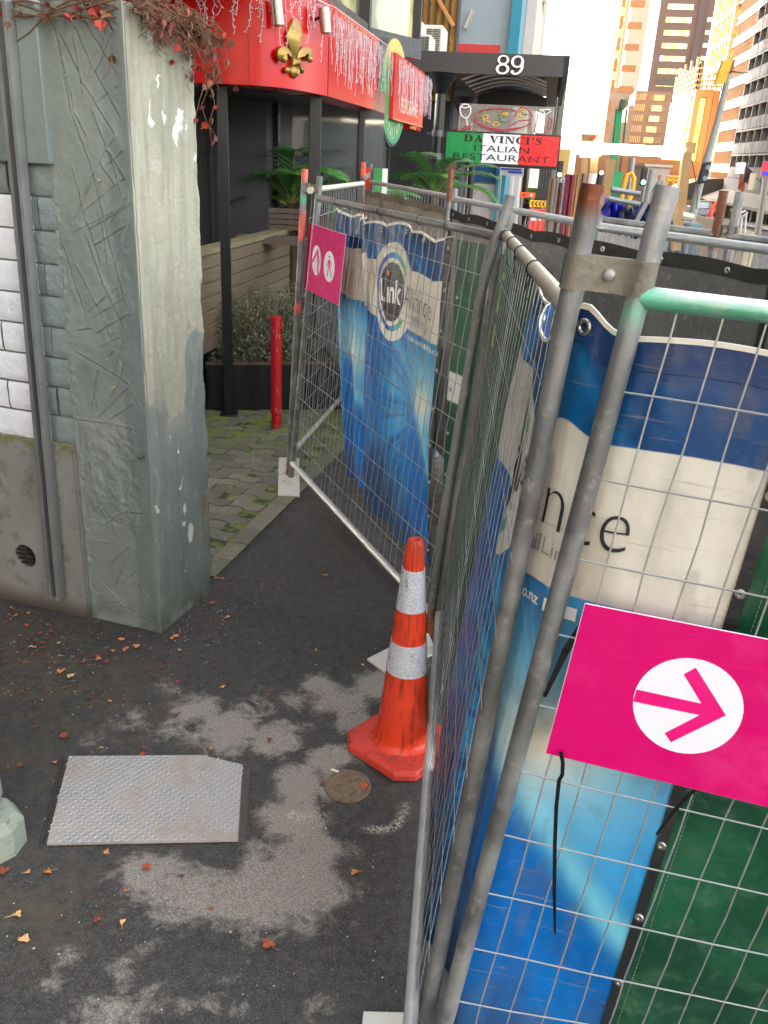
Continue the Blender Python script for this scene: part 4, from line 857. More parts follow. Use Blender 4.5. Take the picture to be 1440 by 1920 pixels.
class Shift:                              # the end part of the same print
    def __init__(s, b, dx): s.b, s.dx, s.side, s.H0, s.H1 = b, dx, b.side, b.H0, b.H1
    def P(s, x, h, off=0.): return s.b.P(np.asarray(x, float)-s.dx, h, off)
    def mesh(s, nx, nh, x0, x1):
        x, h = np.meshgrid(np.linspace(x0, x1, nx), np.linspace(s.H0, s.H1, nh), indexing='ij'); return s.P(x, h), x, h
blue_banner('end of a blue banner half hidden behind the pink walking sign', Shift(sh0, .9), 1., .9, 1.36, 120, 300, text=False)
# --- dark green banner turning the corner between left and middle panels
def print_green(x, h):
    n = fbm(x, h, 4, 5, 2); c = mixc(L3(12, 62, 42), L3(22, 84, 56), sst(.3, .7, n)); c = mixc(c, L3(60, 98, 70), sst(.62, .72, fbm(x*.7, h*2, 12, 5, 6))*.4)
    return c
GVIN = colmat('green_vinyl', .42, 0, .08, 18, .1, 40, dirt=L3(110, 124, 104), damt=.3, dsc=26)
nM = (.995, .08, 0)
def mt(u): return add(add(bil(MC, u, 1.), mul(nM, .05)), (0, 0, -.06))
cor = add(lt(1.0), (.05, .05, 0))
tg = polyline_fn([lt(.815), lt(.95), cor, mt(.06), mt(.42)], 2); bt = lambda p, dx=0., dy=0.: (p[0]+dx, p[1]+dy, .14)
bg = polyline_fn([(br[0]+.03, br[1]-.05, .14), (br[0]+.10, br[1]-.16, .14), (.36, 3.74, .14), (.36, 3.5, .14), (.30, 2.62, .14)], 2)
shG = Sheet(tg, bg, 1.4, .13, 1.86, lambda x, h: .012*np.sin(x*15+h)+.02*(fbm(x*2, h, 3, 3, 7)-.5), side=1)
P, x, h = shG.mesh(140, 160, 0, 1.4); gb = T('banner', 'dark green banner wrapped round the corner between two fence panels', 'banner', tuple(P[40, 0]), 'dark green banners')
c = print_green(x, h); c = np.where(((np.abs(h-1.17) < .07) & (x < .16))[..., None], np.array(L3(200, 204, 196)), c)
xw = shG.tl and .28*1.4/shG.tl*1.0
mb = MB(); mb.grid(P[::-1]); O('vinyl_sheet', mb, GVIN, gb, col=c[::-1].reshape(-1, 3), smooth=180)
def pos_on(sh, px, py, hh0=.1, hh1=1.86):  # nearest (x, h) on a sheet to a pixel
    X_, H_ = np.meshgrid(np.linspace(0, sh.W, 90), np.linspace(hh0, hh1, 90), indexing='ij'); Q = sh.P(X_, H_).reshape(-1, 3); best = min(range(len(Q)), key=lambda i: (proj(*Q[i])[0]-px)**2+(proj(*Q[i])[1]-py)**2)
    return X_.ravel()[best], H_.ravel()[best]
def patch(sh, poly, matx, nm, parent, off=.003):
    mb = MB(); mb.put(sh.P(np.array([p[0] for p in poly]), np.array([p[1] for p in poly]), off).tolist(), [tuple(range(len(poly)))]); return O(nm, mb, matx, parent, smooth=0)
LGRN = mat('print_light_green', L3(120, 186, 50), .5, 0, .05, 5, 0)
xg, hg = pos_on(shG, 921, 555); 
patch(shG, [(xg-.06, hg+.10), (xg+.07, hg+.10), (xg+.07, hg+.07), (xg-.06, hg+.07)], LGRN, 'logo_bar', gb); patch(shG, [(xg-.05, hg-.02), (xg+.06, hg+.05), (xg+.06, hg-.06), (xg, hg-.09)], LGRN, 'logo_leaf', gb)
patch(shG, [(xg-.06, hg-.12), (xg+.06, hg-.12), (xg+.06, hg-.22), (xg-.06, hg-.22)], LGRN, 'logo_tab', gb)
mb = MB()
for s, dx, dh, sz in (('S', -.035, -.035, .11), ('10', -.05, -.2, .075)):
    vs, fs = text_poly(s, size=sz); A = np.array(vs); mb.put(shG.P(A[:, 0]+xg+dx, A[:, 1]+hg+dh, .005).tolist(), fs)
O('logo_lettering', mb, TXTW, gb, smooth=0)
for hh in np.arange(.5, 1.8, .22): mb = MB(); eyelet(mb, tuple(shG.P(.03, hh, .004)), sub(tuple(shG.P(.03, hh, .1)), tuple(shG.P(.03, hh))), .007); O('eyelet', mb, EYE, gb)
# --- near blue banner wrapping the corner behind the two nearest posts
K = 1.075; WB = 1.36*K; XB = .0
rd = (math.cos(R(-26)), math.sin(R(-26)), 0); rn = (math.sin(R(26)), math.cos(R(26)), 0)
rdl = (math.cos(R(-7)), math.sin(R(-7)), 0); rnl = (math.sin(R(7)), math.cos(R(7)), 0)
pc1, pc2 = at_z(P1, 1.9), at_z(P2, 1.9); lc1, lc2 = at_z(P1, .15), at_z(P2, .15); nsl = add(lc2, mul(rnl, .07))
ns = add(pc2, mul(rn, .035))
_r = onplane(1446, 1060, ns, add(ns, rd)); NE = (_r[0]-ns[0])*rd[0]+(_r[1]-ns[1])*rd[1]; _r = onplane(1430, 1060, nsl, add(nsl, rdl))
uS = 1-(WB-XB-NE-.175)/math.dist(mt(0)[:2], mt(1)[:2]); uS = .52
tN = [mt(uS), mt(uS*.5+.45), add(pc1, (.01, .16, 0)), add(pc1, (.045, .06, 0)), add(ns, (-.01, .01, 0)), add(ns, mul(rd, .1)), add(ns, mul(rd, NE))]
tN = [(p[0], p[1], 1.952) for p in tN]; xp = WB-NE-.112
bmid = lambda u: add(bil(MC, u, 0.), mul(nM, .018)); bN = [bmid(uS), bmid(.8), add(lc1, (.045, .2, 0)), add(lc1, (.07, .1, 0)), add(nsl, (0, 0, 0)), add(nsl, mul(rdl, .1)), add(nsl, mul(rdl, NE+.085))]
bN = [(p[0], p[1], .07) for p in bN]
def foldN(x, h): return .010*np.sin(x*14+h*2)*sst(.9, 1.5, x)+.012*np.sin(x*10+1)*sst(1.0, .8, x)+.022*(fbm(x*2.2, h*.8, 3, 3, 4)-.5)+.010*np.sin(h*9+x*5)*sst(1.6, 1.85, h)+.006*(fbm(x+h*.4, h*.5, 13, 3, 9)-.5)
sagN = lambda x: .046*(1-np.exp(-((x-xp)/.05)**2))-.010*np.sin((x-xp-.1)*11)*sst(xp+.08, xp+.15, x)+.05*sst(xp-.05, xp-.25, x)+.02*np.sin(x*9)*sst(xp-.05, xp-.2, x)
shN = Sheet(polyline_fn(tN, 2), polyline_fn(bN, 2), WB, .13, 1.88, foldN, side=1, sag=sagN, X0=XB)
blue_banner('nearest blue and cream banner wrapped around the two clamped posts', shN, K, XB, WB, 470, 520, strip=(WB-.026, WB), holes=(.18, .55, xp+.01), hemw=.006, dx=.055)
tG = polyline_fn([add(add(ns, mul(rd, NE-.03)), mul(rn, .02)), add(add(ns, mul(rd, NE+1.3)), mul(rn, .0))], 0); bG = polyline_fn([add(nsl, add(mul(rdl, NE+.055), (0, .02, 0))), add(nsl, mul(rdl, NE+1.3))], 0)
shG2 = Sheet(tG, bG, 1.3, .13, 1.86, lambda x, h: .016*np.sin(x*13+h*3)+.03*(fbm(x*2, h*1.3, 4, 3, 7)-.5), side=1)
P, x, h = shG2.mesh(160, 200); g2 = T('banner', 'dark green banner at the right edge beside the pink arrow sign', 'banner', tuple(P[20, 0]), 'dark green banners')
mb = MB(); mb.grid(P[::-1]); O('vinyl_sheet', mb, GVIN, g2, col=print_green(x+3, h)[::-1].reshape(-1, 3), smooth=180)
mb = MB()
for i in range(150):
    hh = .15+i*.0112; q = shG2.P(np.array([.06, .06]), np.array([hh, hh+.007]), .0014); mb.tube(q.tolist(), .0008, 4)
O('stitching', mb, mat('thread_pale', L3(130, 150, 130), .8), g2, smooth=0)
# --- grey and black sheeting on the back fence
def tarp(label, pts, z1, mtl, W, fold, seams=(), eye=.35):
    tp = polyline_fn([(p[0], p[1], z1) for p in pts], 0); bt_ = polyline_fn([(p[0], p[1], .1) for p in pts], 0); sh = Sheet(tp, bt_, W, .1, z1, fold, side=1, sag=lambda x: .016*(1-np.abs(np.cos(x*math.pi/.6))))
    nx = int(W/.012); P, x, h = sh.mesh(nx, 150); tt = T('sheeting', label, 'sheeting', tuple(P[nx//2, 0]), 'sheets on the back fence')
    mb = MB(); mb.grid(P[::-1]); O('sheet', mb, mtl[0], tt, smooth=180)
    mb = MB(); xx = np.linspace(0, W, nx); mb.grid(np.stack([sh.P(xx, z1-.055+0*xx, .004), sh.P(xx, z1+.004+0*xx, .004)], 1)); 
    for s in seams: mb.grid(sh.P(*np.meshgrid(np.array([s-.022, s, s+.022]), np.linspace(.1, z1, 40), indexing='ij'), .006))
    O('hem', mb, mtl[1], tt, smooth=180)
    for xe in np.arange(.08, W, eye): mb = MB(); eyelet(mb, tuple(sh.P(xe, z1-.028, .006)), sub(tuple(sh.P(xe, z1, .1)), tuple(sh.P(xe, z1))), .009); O('eyelet', mb, EYE, tt)
    return sh
def tarpmat(nm, a, b, speck):
    t = NT(nm); c = t.mix(t.noise(5, 7, .6), a, b); c = t.mix(t.ramp(t.noise(26, 8, .7), .52, .7), c, tuple(x*1.5 for x in b))
    c = t.mix(t.math('MULTIPLY', t.ramp(t.noise(70, 5, .6), .66, .72), speck), c, L3(190, 180, 160)); return t.done(c, .75, 0, t.bump(t.noise(8, 4), .3, .02, t.bump(t.noise(300, 2), .3, .002)))
TG = (tarpmat('sheet_grey', L3(138, 128, 116), L3(170, 159, 146), .15), mat('hem_grey', L3(122, 114, 100), .8, 0, .2, 12)); TB = (tarpmat('sheet_black', L3(86, 82, 79), L3(114, 109, 105), .6), mat('hem_black', L3(44, 40, 37), .7, 0, .2, 12)); TM = (tarpmat('sheet_mid', L3(120, 114, 108), L3(150, 142, 134), .35), TB[1])
off = lambda p, d=.03: (p[0]-.85*d, p[1]-.5*d)
tarp('creased grey sheeting bunched along the back fence near the palms', [off(b1A), off(b1B)], 1.86, TG, math.dist(b1A, b1B), lambda x, h: (.03*np.sin(x*11)+.012*np.sin(x*29))*sst(1.2, 1.86, h)*sst(1.4, .4, x)+.015*(fbm(x, h, 4, 3)-.5), seams=(.75,))
tarp('mid grey sheeting between the rusty post and the bent corner post', [off(b2A), off(b2B)], 1.86, TM, math.dist(b2A, b2B), lambda x, h: .018*(fbm(x, h, 3, 3)-.5)*2, seams=(.05,))
tarp('black dusty sheeting behind the nearest clamp, at right', [off(b3A), off(b3B)], 1.87, TB, math.dist(b3A, b3B), lambda x, h: .012*(fbm(x, h, 3, 3, 5)-.5)*2, seams=(1.0,))
# ================================================================== pink signs
PINK = mat('pink_corflute', L3(206, 0, 104), .42, 0, .05, 9, .02, 50, dirt=L3(240, 90, 160), damt=.2, dsc=5, spec=.3); PINKP = mat('pink_print', L3(226, 6, 122), .4, 0, .03, 9, 0); _t = PINK.node_tree; _m2 = _t.nodes.new('ShaderNodeVectorMath'); _m2.operation = 'MULTIPLY'; _m2.inputs[1].default_value = (4, 4, 260); _g2 = _t.nodes.new('ShaderNodeNewGeometry'); _t.links.new(_g2.outputs['Position'], _m2.inputs[0]); _n2 = _t.nodes.new('ShaderNodeTexNoise'); _n2.inputs['Scale'].default_value = 1; _t.links.new(_m2.outputs[0], _n2.inputs['Vector']); _b2 = _t.nodes.new('ShaderNodeBump'); _b2.inputs['Strength'].default_value = .1; _b2.inputs['Distance'].default_value = .004; _t.links.new(_n2.outputs['Fac'], _b2.inputs['Height']); _t.links.new(_b2.outputs[0], _t.nodes['Principled BSDF'].inputs['Normal'])
WHT = mat('white_print', L3(232, 232, 240), .4, 0, .04, 6, 0); CORE = mat('corflute_edge', L3(240, 214, 226), .5)
def sign(label, C, corners, circles, shapes, loc, off=.012):
    s = T('sign', label, 'sign', loc, 'pink direction signs'); mb = MB(); n = norm(cross(sub(C[1], C[0]), sub(C[2], C[0])))
    if n[1] > 0: n = mul(n, -1)
    k4 = [bil(C, *inv(C, *p)) for p in corners]; o4 = tuple(sum(p[i] for p in k4)/4 for i in range(3)); n = norm(cross(sub(k4[2], k4[0]), sub(k4[3], k4[1])))
    if n[1] > 0: n = mul(n, -1)
    def pt(p, d):
        a = ray(*p); C0 = (0, 0, H); o = add(o4, mul(n, d)); t_ = sum(n[i]*(o[i]-C0[i]) for i in range(3))/sum(n[i]*a[i] for i in range(3)); return add(C0, mul(a, t_))
    q = [pt(p, off) for p in corners]; mb.prism(q, mul(n, .0045)); O('panel', mb, PINK, s, smooth=0)
    mb = MB(); m = [lerp(q[i], lerp(q[0], q[2], .5), -.002) for i in range(4)]
    for i in range(4): mb.tube([add(m[i], mul(n, .0022)), add(m[(i+1) % 4], mul(n, .0022))], .0016, 4)
    O('edge', mb, CORE, s, smooth=0)
    for el in circles:
        mb = MB(); mb.prism([pt(p, off+.0046) for p in el], mul(n, .0006)); O('roundel', mb, WHT, s, smooth=0)
    for nm, polys in shapes:
        mb = MB()
        for p_ in polys:
            vs = [pt(p, off+.0058) for p in p_]; me = [tuple(range(len(vs)))]; mb.put(vs, me)
        O(nm, mb, PINKP, s, smooth=0)
    return s, n
def ell(cx, cy, rx, ry, rot=0, n=48): return [(cx+rx*math.cos(t)*math.cos(rot)-ry*math.sin(t)*math.sin(rot), cy+rx*math.cos(t)*math.sin(rot)+ry*math.sin(t)*math.cos(rot)) for t in np.linspace(0, 2*math.pi, n+1)[:-1]]
z6 = lambda P: [(780+a/2.182, 900+b/2.182) for a, b in P]
sgn, nN = sign('large pink sign with white roundel and arrow pointing right on the nearest fence panel', NC, [(1098,1131),(1465,1203),(1465,1517),(1024,1410)], [z6(ell(1114, 924, 227, 195, .12))],
     [('arrow', [z6([(903,857),(1168,915),(1160,962),(888,906)]), z6([(1095,795),(1145,768),(1268,963),(1168,915)]), z6([(1268,963),(1043,1073),(1017,1036),(1160,962),(1168,915)])])], onp(NC, 1200, 1320))
z4 = lambda P: [(520+a/3.13, 280+b/3.13) for a, b in P]
def stroke(a, b, w, wy=None):
    dx, dy = b[0]-a[0], b[1]-a[1]; l = math.hypot(dx, dy); nx_, ny_ = -dy/l*w, dx/l*w; return [(a[0]+nx_, a[1]+ny_), (b[0]+nx_, b[1]+ny_), (b[0]-nx_, b[1]-ny_), (a[0]-nx_, a[1]-ny_)]
arr = [z4(stroke((237,738), (238,592), 3.6)), z4([(238,580),(204,652),(206,672),(238,606)]), z4([(238,580),(251,672),(250,690),(238,606)])]
man = [z4(ell(305,632,4.5,9)), z4([(298,648),(311,650),(310,692),(299,690)]), z4(stroke((302,690),(291,748),2.6)), z4(stroke((307,690),(318,750),2.6)), z4(stroke((300,652),(291,690),2)), z4(stroke((310,654),(318,690),2))]
sgl, nl_ = sign('small pink sign with up arrow and walking figure on the left fence panel', LC, [(581,418),(650,441),(636,573),(570,540)], [z4(ell(230,652,26,88,.0)), z4(ell(304,688,32,91,.0))], [('arrow', arr), ('walking_figure', man)], onp(LC, 608, 495), off=.014)
# ================================================================== cable ties
TIE = mat('cable_tie', L3(16, 16, 18), .35, 0, .1, 20, 0)
def tie_loop(label, c, ax, r, tail=None, w=.0035, group='black cable ties'):
    ax = norm(ax); a = norm(cross(ax, (0, 0, 1))); b = cross(ax, a); mb = MB()
    mb.tube([add(c, add(mul(a, r*math.cos(t)), mul(b, r*math.sin(t)))) for t in np.linspace(0, 2*math.pi, 20)], w*.5, 6)
    if tail: mb.tube(tail, w*.55, 6, rs=[w*.55]*(len(tail)-1)+[w*.3])
    O('cable_tie', mb, TIE, label=label, cat='cable tie', group=group)
ml = sub(MC[3], MC[2])
for u in (.08, .26, .45, .68):
    c = bil(MC, u, 1.); tie_loop('black tie looped around the top rail of the middle panel', c, ml, .0225, [add(c, (-.02, 0, -.015)), add(c, (-.018, -.02, -.07)), add(c, (.01, -.04, -.1))], .004, 'ties on the middle top rail')
ll = sub(LC[3], LC[2])
for u in (.16, .45, .67, .80):
    c = bil(LC, u, 1.); tie_loop('black tie looped around the top rail of the left panel', c, ll, .0225, [add(c, (.01, 0, -.02)), add(c, (.03, .01, -.06))], .0035, 'ties on the left top rail')
def strap(label, px, w, off=.02):
    pts = [onp(NC, p[0], p[1], 0) for p in px]; pts = [add(p, mul(nN, off)) for p in pts]; mb = MB(); V = []
    for i, p in enumerate(pts):
        d = norm(sub(pts[min(i+1, len(pts)-1)], pts[max(i-1, 0)])); s = norm(cross(d, nN)); ww = w*(.55 if i == len(pts)-1 else 1); V += [add(p, mul(s, ww)), add(p, mul(s, -ww)), add(add(p, mul(s, -ww)), mul(nN, .0015)), add(add(p, mul(s, ww)), mul(nN, .0015))]
    n = len(pts); mb.put(V, [(i*4+j, i*4+(j+1) % 4, i*4+4+(j+1) % 4, i*4+4+j) for i in range(n-1) for j in range(4)]+[(0, 1, 2, 3), (n*4-4, n*4-3, n*4-2, n*4-1)])
    o = O('cable_tie', mb, TIE, label=label, cat='cable tie', smooth=0)
strap('long black cable tie hanging from the lower left corner of the arrow sign', [(1054,1399),(1058,1420),(1057,1442),(1051,1452),(1046,1500),(1043,1570),(1042,1660),(1043,1738)], .0042)
strap('black cable tie tail sticking out under the arrow sign', [(1312,1470),(1290,1487),(1262,1518),(1231,1560)], .004, .008)
strap('short black cable tie over the top edge of the arrow sign', [(1125,1131),(1127,1140),(1126,1154)], .0042)
strap('wide black strap slanting behind the arrow sign to the post', [(1095,1168),(1060,1222),(1020,1308)], .0075, -.004)
# ================================================================== restaurant front and terrace (street frame: a along the street, b towards it)
r0 = (-.65, 7.9); sS = (.1554, .9878); sN = (.9878, -.1554)
def sf(a, b, z): return (r0[0]+sS[0]*a+sN[0]*b, r0[1]+sS[1]*a+sN[1]*b, z)
S3, N3 = (*sS, 0), (*sN, 0)
def onb(u, v, b):                         # pixel on the vertical plane at offset b: returns (a, z)
    p = onplane(u, v, sf(0, b, 0), sf(1, b, 0)); return ((p[0]-sf(0, b, 0)[0])*sS[0]+(p[1]-sf(0, b, 0)[1])*sS[1], p[2])
def ona(u, v, a):                         # pixel on the plane facing down the street at distance a: returns (b, z)
    p = onplane(u, v, sf(a, 0, 0), sf(a, 1, 0)); return ((p[0]-sf(a, 0, 0)[0])*sN[0]+(p[1]-sf(a, 0, 0)[1])*sN[1], p[2])
t = NT('red_panel'); nb = t.bump(t.noise(1.6, 2), .06, .05); REDP = t.done(t.mix(t.noise(3, 3), L3(178, 0, 4), L3(196, 4, 8)), .24, 0, nb, Specular_IOR_Level=.35)
DARK = mat('dark_cladding', L3(44, 46, 50), .5, 0, .15, 3, .08, 30); BLACKP = mat('black_paint', L3(20, 20, 24), .38, 0, .25, 12, .1, 60); DGREY = mat('dark_grey_wall', L3(62, 64, 66), .6, 0, .1, 2, .08, 40); t = NT('dark_glass'); GLS = t.done(L3(176, 178, 178), .05, .75, t.bump(t.noise(1.2, 2), .03, .05)); GLS2 = glass('amber_glass', L3(92, 86, 58), .05)
rest = T('restaurant_building', 'restaurant front with curved glossy red fascia, dark cladding and black verandah posts', 'building', sf(0, -2, 0))
zb_f, zt_f = 2.62, 3.30
fpts = [(-2.6, 7.25), (-1.9, 7.12), (-1.42, 7.05), (-1.18, 7.03), (-1.02, 7.06), (-.90, 7.18), (-.81, 7.38), (-.73, 7.62), (-.655, 7.9)]
fc, fl_ = polyline_fn([(x, y, 0) for x, y in fpts], 2)
mb = MB(); q = fc(np.linspace(0, fl_, 60))
inn = lambda p: p+np.array([-.06, .06, 0])
mb.grid(np.stack([q+np.array([0, 0, zt_f]), q+np.array([0, 0, zb_f])], 1)); mb.grid(np.stack([q+np.array([0, 0, zb_f]), q+np.array([-.25, .3, zb_f])], 1)); mb.grid(np.stack([q+np.array([-.25, .3, zt_f]), q+np.array([0, 0, zt_f])], 1))
O('curved_fascia', mb, REDP, rest, smooth=60)
mb = MB()
for i in (20, 34): p = q[i]; mb.obox((p[0]-.002, p[1]-.004, zb_f), (.003, 0, 0), (0, .01, 0), (0, 0, zt_f-zb_f))
O('fascia_joint', mb, mat('joint_dark', L3(90, 6, 10), .5), rest)
aF = onb(706, 208, 0)[0]
mb = MB(); mb.obox(sf(.01, 0, zb_f), mul(S3, aF-.01), mul(N3, -.3), (0, 0, zt_f-zb_f)); O('side_fascia', mb, REDP, rest)
mb = MB(); aG = onb(729, 208, 0)[0]; mb.obox(sf(aF, -.06, zb_f-.02), mul(S3, aG-aF), mul(N3, -.3), (0, 0, zt_f-zb_f)); O('fascia_gap_panel', mb, mat('plum_panel', L3(34, 26, 40), .4), rest)
mb = MB(); mb.obox(sf(.3, -4.5, zb_f+.02), mul(S3, 7), mul(N3, 4.2), (0, 0, .12)); O('soffit', mb, DARK, rest)
def post(p, w, z, plate=True, m=BLACKP, rz=.15):
    mb = MB(); c, s = math.cos(rz), math.sin(rz); a, b = (c*w, s*w, 0), (-s*w, c*w, 0)
    mb.obox((p[0]-(a[0]+b[0])/2, p[1]-(a[1]+b[1])/2, 0), a, b, (0, 0, z))
    if plate: mb.obox((p[0]-(a[0]+b[0])*.9, p[1]-(a[1]+b[1])*.9, .012), mul(a, 1.8), mul(b, 1.8), (0, 0, .012)); [mb.tube([(p[0]+i*a[0]*.65+j*b[0]*.65, p[1]+i*a[1]*.65+j*b[1]*.65, .02), (p[0]+i*a[0]*.65+j*b[0]*.65, p[1]+i*a[1]*.65+j*b[1]*.65, .06)], .007, 8) for i in (-1, 1) for j in (-1, 1)]
    return O('verandah_post', mb, m, rest, bevel=.004)
post(gp(430, 779), .082, zb_f); post(sf(.05, -.12, 0), .1, zb_f, False); post(sf(aF-.12, -.12, 0), .09, zb_f, False); post(sf(aG+.05, -.15, 0), .2, zb_f, False, DGREY)
# dark wall behind the post, glazing further back
mb = MB(); y9 = 9.6; xr = aty(500, 300, y9)[0]; xm = aty(428, 300, y9)[0]
mb.obox((xm, y9, 0), (xr-xm, -.0, 0), (0, .9, 0), (0, 0, 3.2)); O('grey_wall', mb, mat('graphite_wall', L3(66, 68, 70), .65, 0, .06, 2, .06, 50), rest)
mb = MB(); mb.obox((-16, y9-.1, 0), (xm+16-.01, 0, 0), (0, .9, 0), (0, 0, 3.4)); mb.obox((-16, y9+1, 0), (13.5, 0, 0), (0, .9, 0), (0, 0, 11)); mb.obox((xm-.16, y9-.16, 0), (.03, 0, 0), (0, .05, 0), (0, 0, 3.2)); O('dark_wall_sun_block', mb, DARK, rest)  # tall rear box and leftward length are unseen, added to block low sun
gb_ = -1.05; mb = MB(); mb.obox(sf(2.0, gb_, .5), mul(S3, 7.), mul(N3, -.03), (0, 0, 2.3)); O('side_glazing', mb, GLS, rest)
mb = MB(); mb.obox((xr, y9+.5, .5), (1.2, -.18, 0), (0, .03, 0), (0, 0, 2.3)); O('end_glazing', mb, GLS, rest)
mb = MB()
for a in (2.0, 3.2, 4.4, 5.8, 7.2, 9.): mb.obox(sf(a, gb_+.02, 0), mul(S3, .07), mul(N3, -.07), (0, 0, 2.75))
mb.obox(sf(2., gb_+.02, .42), mul(S3, 7), mul(N3, -.08), (0, 0, .1)); O('window_frame', mb, BLACKP, rest)
mb = MB(); mb.obox(sf(1.6, gb_-3.2, -.05), mul(S3, 7.6), mul(N3, .02), (0, 0, 2.7)); mb.obox(sf(9.3, gb_-3.2, -.05), mul(S3, .05), mul(N3, 3.2), (0, 0, 2.7)); O('inner_wall', mb, mat('inner_wall', L3(88, 74, 60), .8), rest)
# second red sign panel, with its green oval
RS = T('restaurant_sign', 'red panel sign with cream lettering beyond the fascia gap', 'sign', sf(aG, .05, zb_f))
a1 = onb(792, 231, .04)[0]; z1 = 3.30
t = NT('red_sign'); REDS = t.done(t.mix(t.noise(2, 2), L3(200, 44, 34), L3(196, 30, 24)), .3)
mb = MB(); mb.obox(sf(aG+.05, .04, zb_f-.04), mul(S3, a1-aG-.05), mul(N3, -.12), (0, 0, z1-zb_f)); O('panel', mb, REDS, RS)
mb = MB(); mb.obox(sf(a1-.25, -.1, zb_f-.08), mul(S3, 1.1), mul(N3, -.2), (0, 0, .75)); O('end_panel', mb, REDP, RS)
CRM = mat('cream_letter', L3(240, 226, 190), .5)
mb = MB(); fn = frame_fn(sf(aG+.55, .046, zb_f+.05), S3, (0, 0, 1), N3); put_text(mb, 'RISTORANTE', fn, size=.24, sx=1.05); O('lettering', mb, CRM, RS, smooth=0)
mb = MB(); mb.obox(sf(aG+.05, .045, zb_f-.05), mul(S3, a1-aG-.1), mul(N3, .01), (0, 0, .012)); O('trim', mb, mat('trim_cream', L3(206, 150, 110), .5), RS)
OV = T('oval_sign', 'tall oval sign shading from yellow to green, set across the red panel', 'sign', sf(aG+1.2, .2, 2.2))
ac = (onb(735, 170, .12)[0]+onb(783, 170, .12)[0])/2; aw = abs(onb(783, 170, .12)[0]-onb(735, 170, .12)[0])/2; zt_, zb2 = onb(765, 68, .12)[1], onb(764, 277, .12)[1]
zc0, zh = (zt_+zb2)/2, (zt_-zb2)/2; ring = [(ac+aw*math.cos(t_), zc0+zh*math.sin(t_)) for t_ in np.linspace(0, 2*math.pi, 49)[:-1]]
mb = MB(); mb.prism([sf(a, -.02, z) for a, z in ring], mul(N3, -.2)); O('casing', mb, mat('oval_case', L3(52, 54, 62), .5), OV)
t = NT('oval_face'); zz = t.ramp(t.sep()[2], zc0+zh*.2, zc0+zh*.9); zl_ = t.ramp(t.sep()[2], zc0-zh*.35, zc0-zh*.8); OVM = t.done(t.mix(zl_, t.mix(zz, L3(40, 130, 62), L3(214, 186, 98)), L3(44, 138, 92)), .4)
mb = MB(); mb.prism([sf(ac+(a-ac)*.95, -.019, zc0+(z-zc0)*.95) for a, z in ring], mul(N3, .01)); O('face', mb, OVM, OV)
mb = MB()
for i, ch_ in enumerate('ITALIANO'):
    th = R(-90+(i-3.5)*14); o = sf(ac+aw*.72*math.cos(th)-.03, -.004, zc0+zh*.86*math.sin(th)); cth, sth = math.cos(th+math.pi/2), math.sin(th+math.pi/2)
    put_text(mb, ch_, frame_fn(o, add(mul(S3, cth), (0, 0, sth)), add(mul(S3, -sth), (0, 0, cth)), N3), size=.19, sx=.8)
for i in range(5): mb.tube([sf(ac-aw*.3+aw*.16*i, -.002, zc0+zh*.34), sf(ac-aw*.3+aw*.16*i+.05, -.002, zc0+zh*.62)], .012, 5)
O('lettering', mb, CRM, OV, smooth=0)
# the gold ornament and two spot lights on the fascia
GOLD = colmat('old_gold', .38, .7, .3, 30, .3, 70)
oc = fc(np.array([0.]))[0]; best = min(np.linspace(0, fl_, 200), key=lambda s: abs(proj(*fc(s)[:2], 2.95)[0]-548)); pO = fc(best); dO = fc(best+.02)-fc(best-.02); dO = norm((dO[0], dO[1], 0)); nO = (dO[1], -dO[0], 0)
def fq(u, v, d=.03):                       # ornament coordinates from the photo
    p = onplane(u, v, (pO[0], pO[1], 0), (pO[0]+dO[0], pO[1]+dO[1], 0)); return add(p, mul(nO, d))
g1 = lambda P: [(320+a/3.6, b/3.6) for a, b in P]
def puff(mb, poly, d0, d1, mid=None):      # raised, ridged petal: outline on the wall, ridge in front
    o = [fq(*p, d0) for p in poly]; c = mid or [lerp(p, (sum(x for x, _ in poly)/len(poly), sum(y for _, y in poly)/len(poly)), .6) for p in poly]
    r = [fq(*p, d1) for p in c]; n = len(o); w = [fq(*p, .0) for p in poly]
    mb.put(w+o+r, [(i, (i+1) % n, n+(i+1) % n, n+i) for i in range(n)]+[(n+i, n+(i+1) % n, 2*n+(i+1) % n, 2*n+i) for i in range(n)]+[tuple(range(2*n, 3*n))])
mb = MB()
puff(mb, g1([(826,118),(858,160),(876,220),(866,300),(842,350),(828,392),(812,392),(796,340),(776,280),(776,220),(800,165)]), .02, .06)
for sgn_ in (1, -1):
    mx = lambda P: [(825+(x-825)*sgn_, y) for x, y in P]
    puff(mb, g1(mx([(840,392),(850,350),(876,318),(908,312),(938,335),(944,372),(930,408),(906,414),(892,396),(906,384),(910,364),(890,352),(868,366),(852,394)])), .02, .045)
    puff(mb, g1(mx([(832,440),(858,440),(868,462),(884,454),(890,476),(880,498),(862,492),(846,470)])), .02, .04)
    mb.sphere(fq(*g1(mx([(912, 398)]))[0], .035), .028, 10, 6)
puff(mb, g1([(808,440),(846,440),(852,480),(842,516),(824,530),(806,512),(798,478)]), .02, .05)
puff(mb, g1([(800,392),(852,392),(854,440),(800,440)]), .035, .055)
O('fleur_ornament', mb, GOLD, label='gold fleur-de-lis ornament fixed on the curved red fascia', cat='ornament', col=lambda v: mixc(L3(112, 84, 34), L3(190, 156, 84), fbm(v[:, 0]*1.5, v[:, 2], 22, 4)), smooth=40)
BRSH = mat('brushed_steel', L3(176, 164, 150), .35, .8, .15, 30, .05)
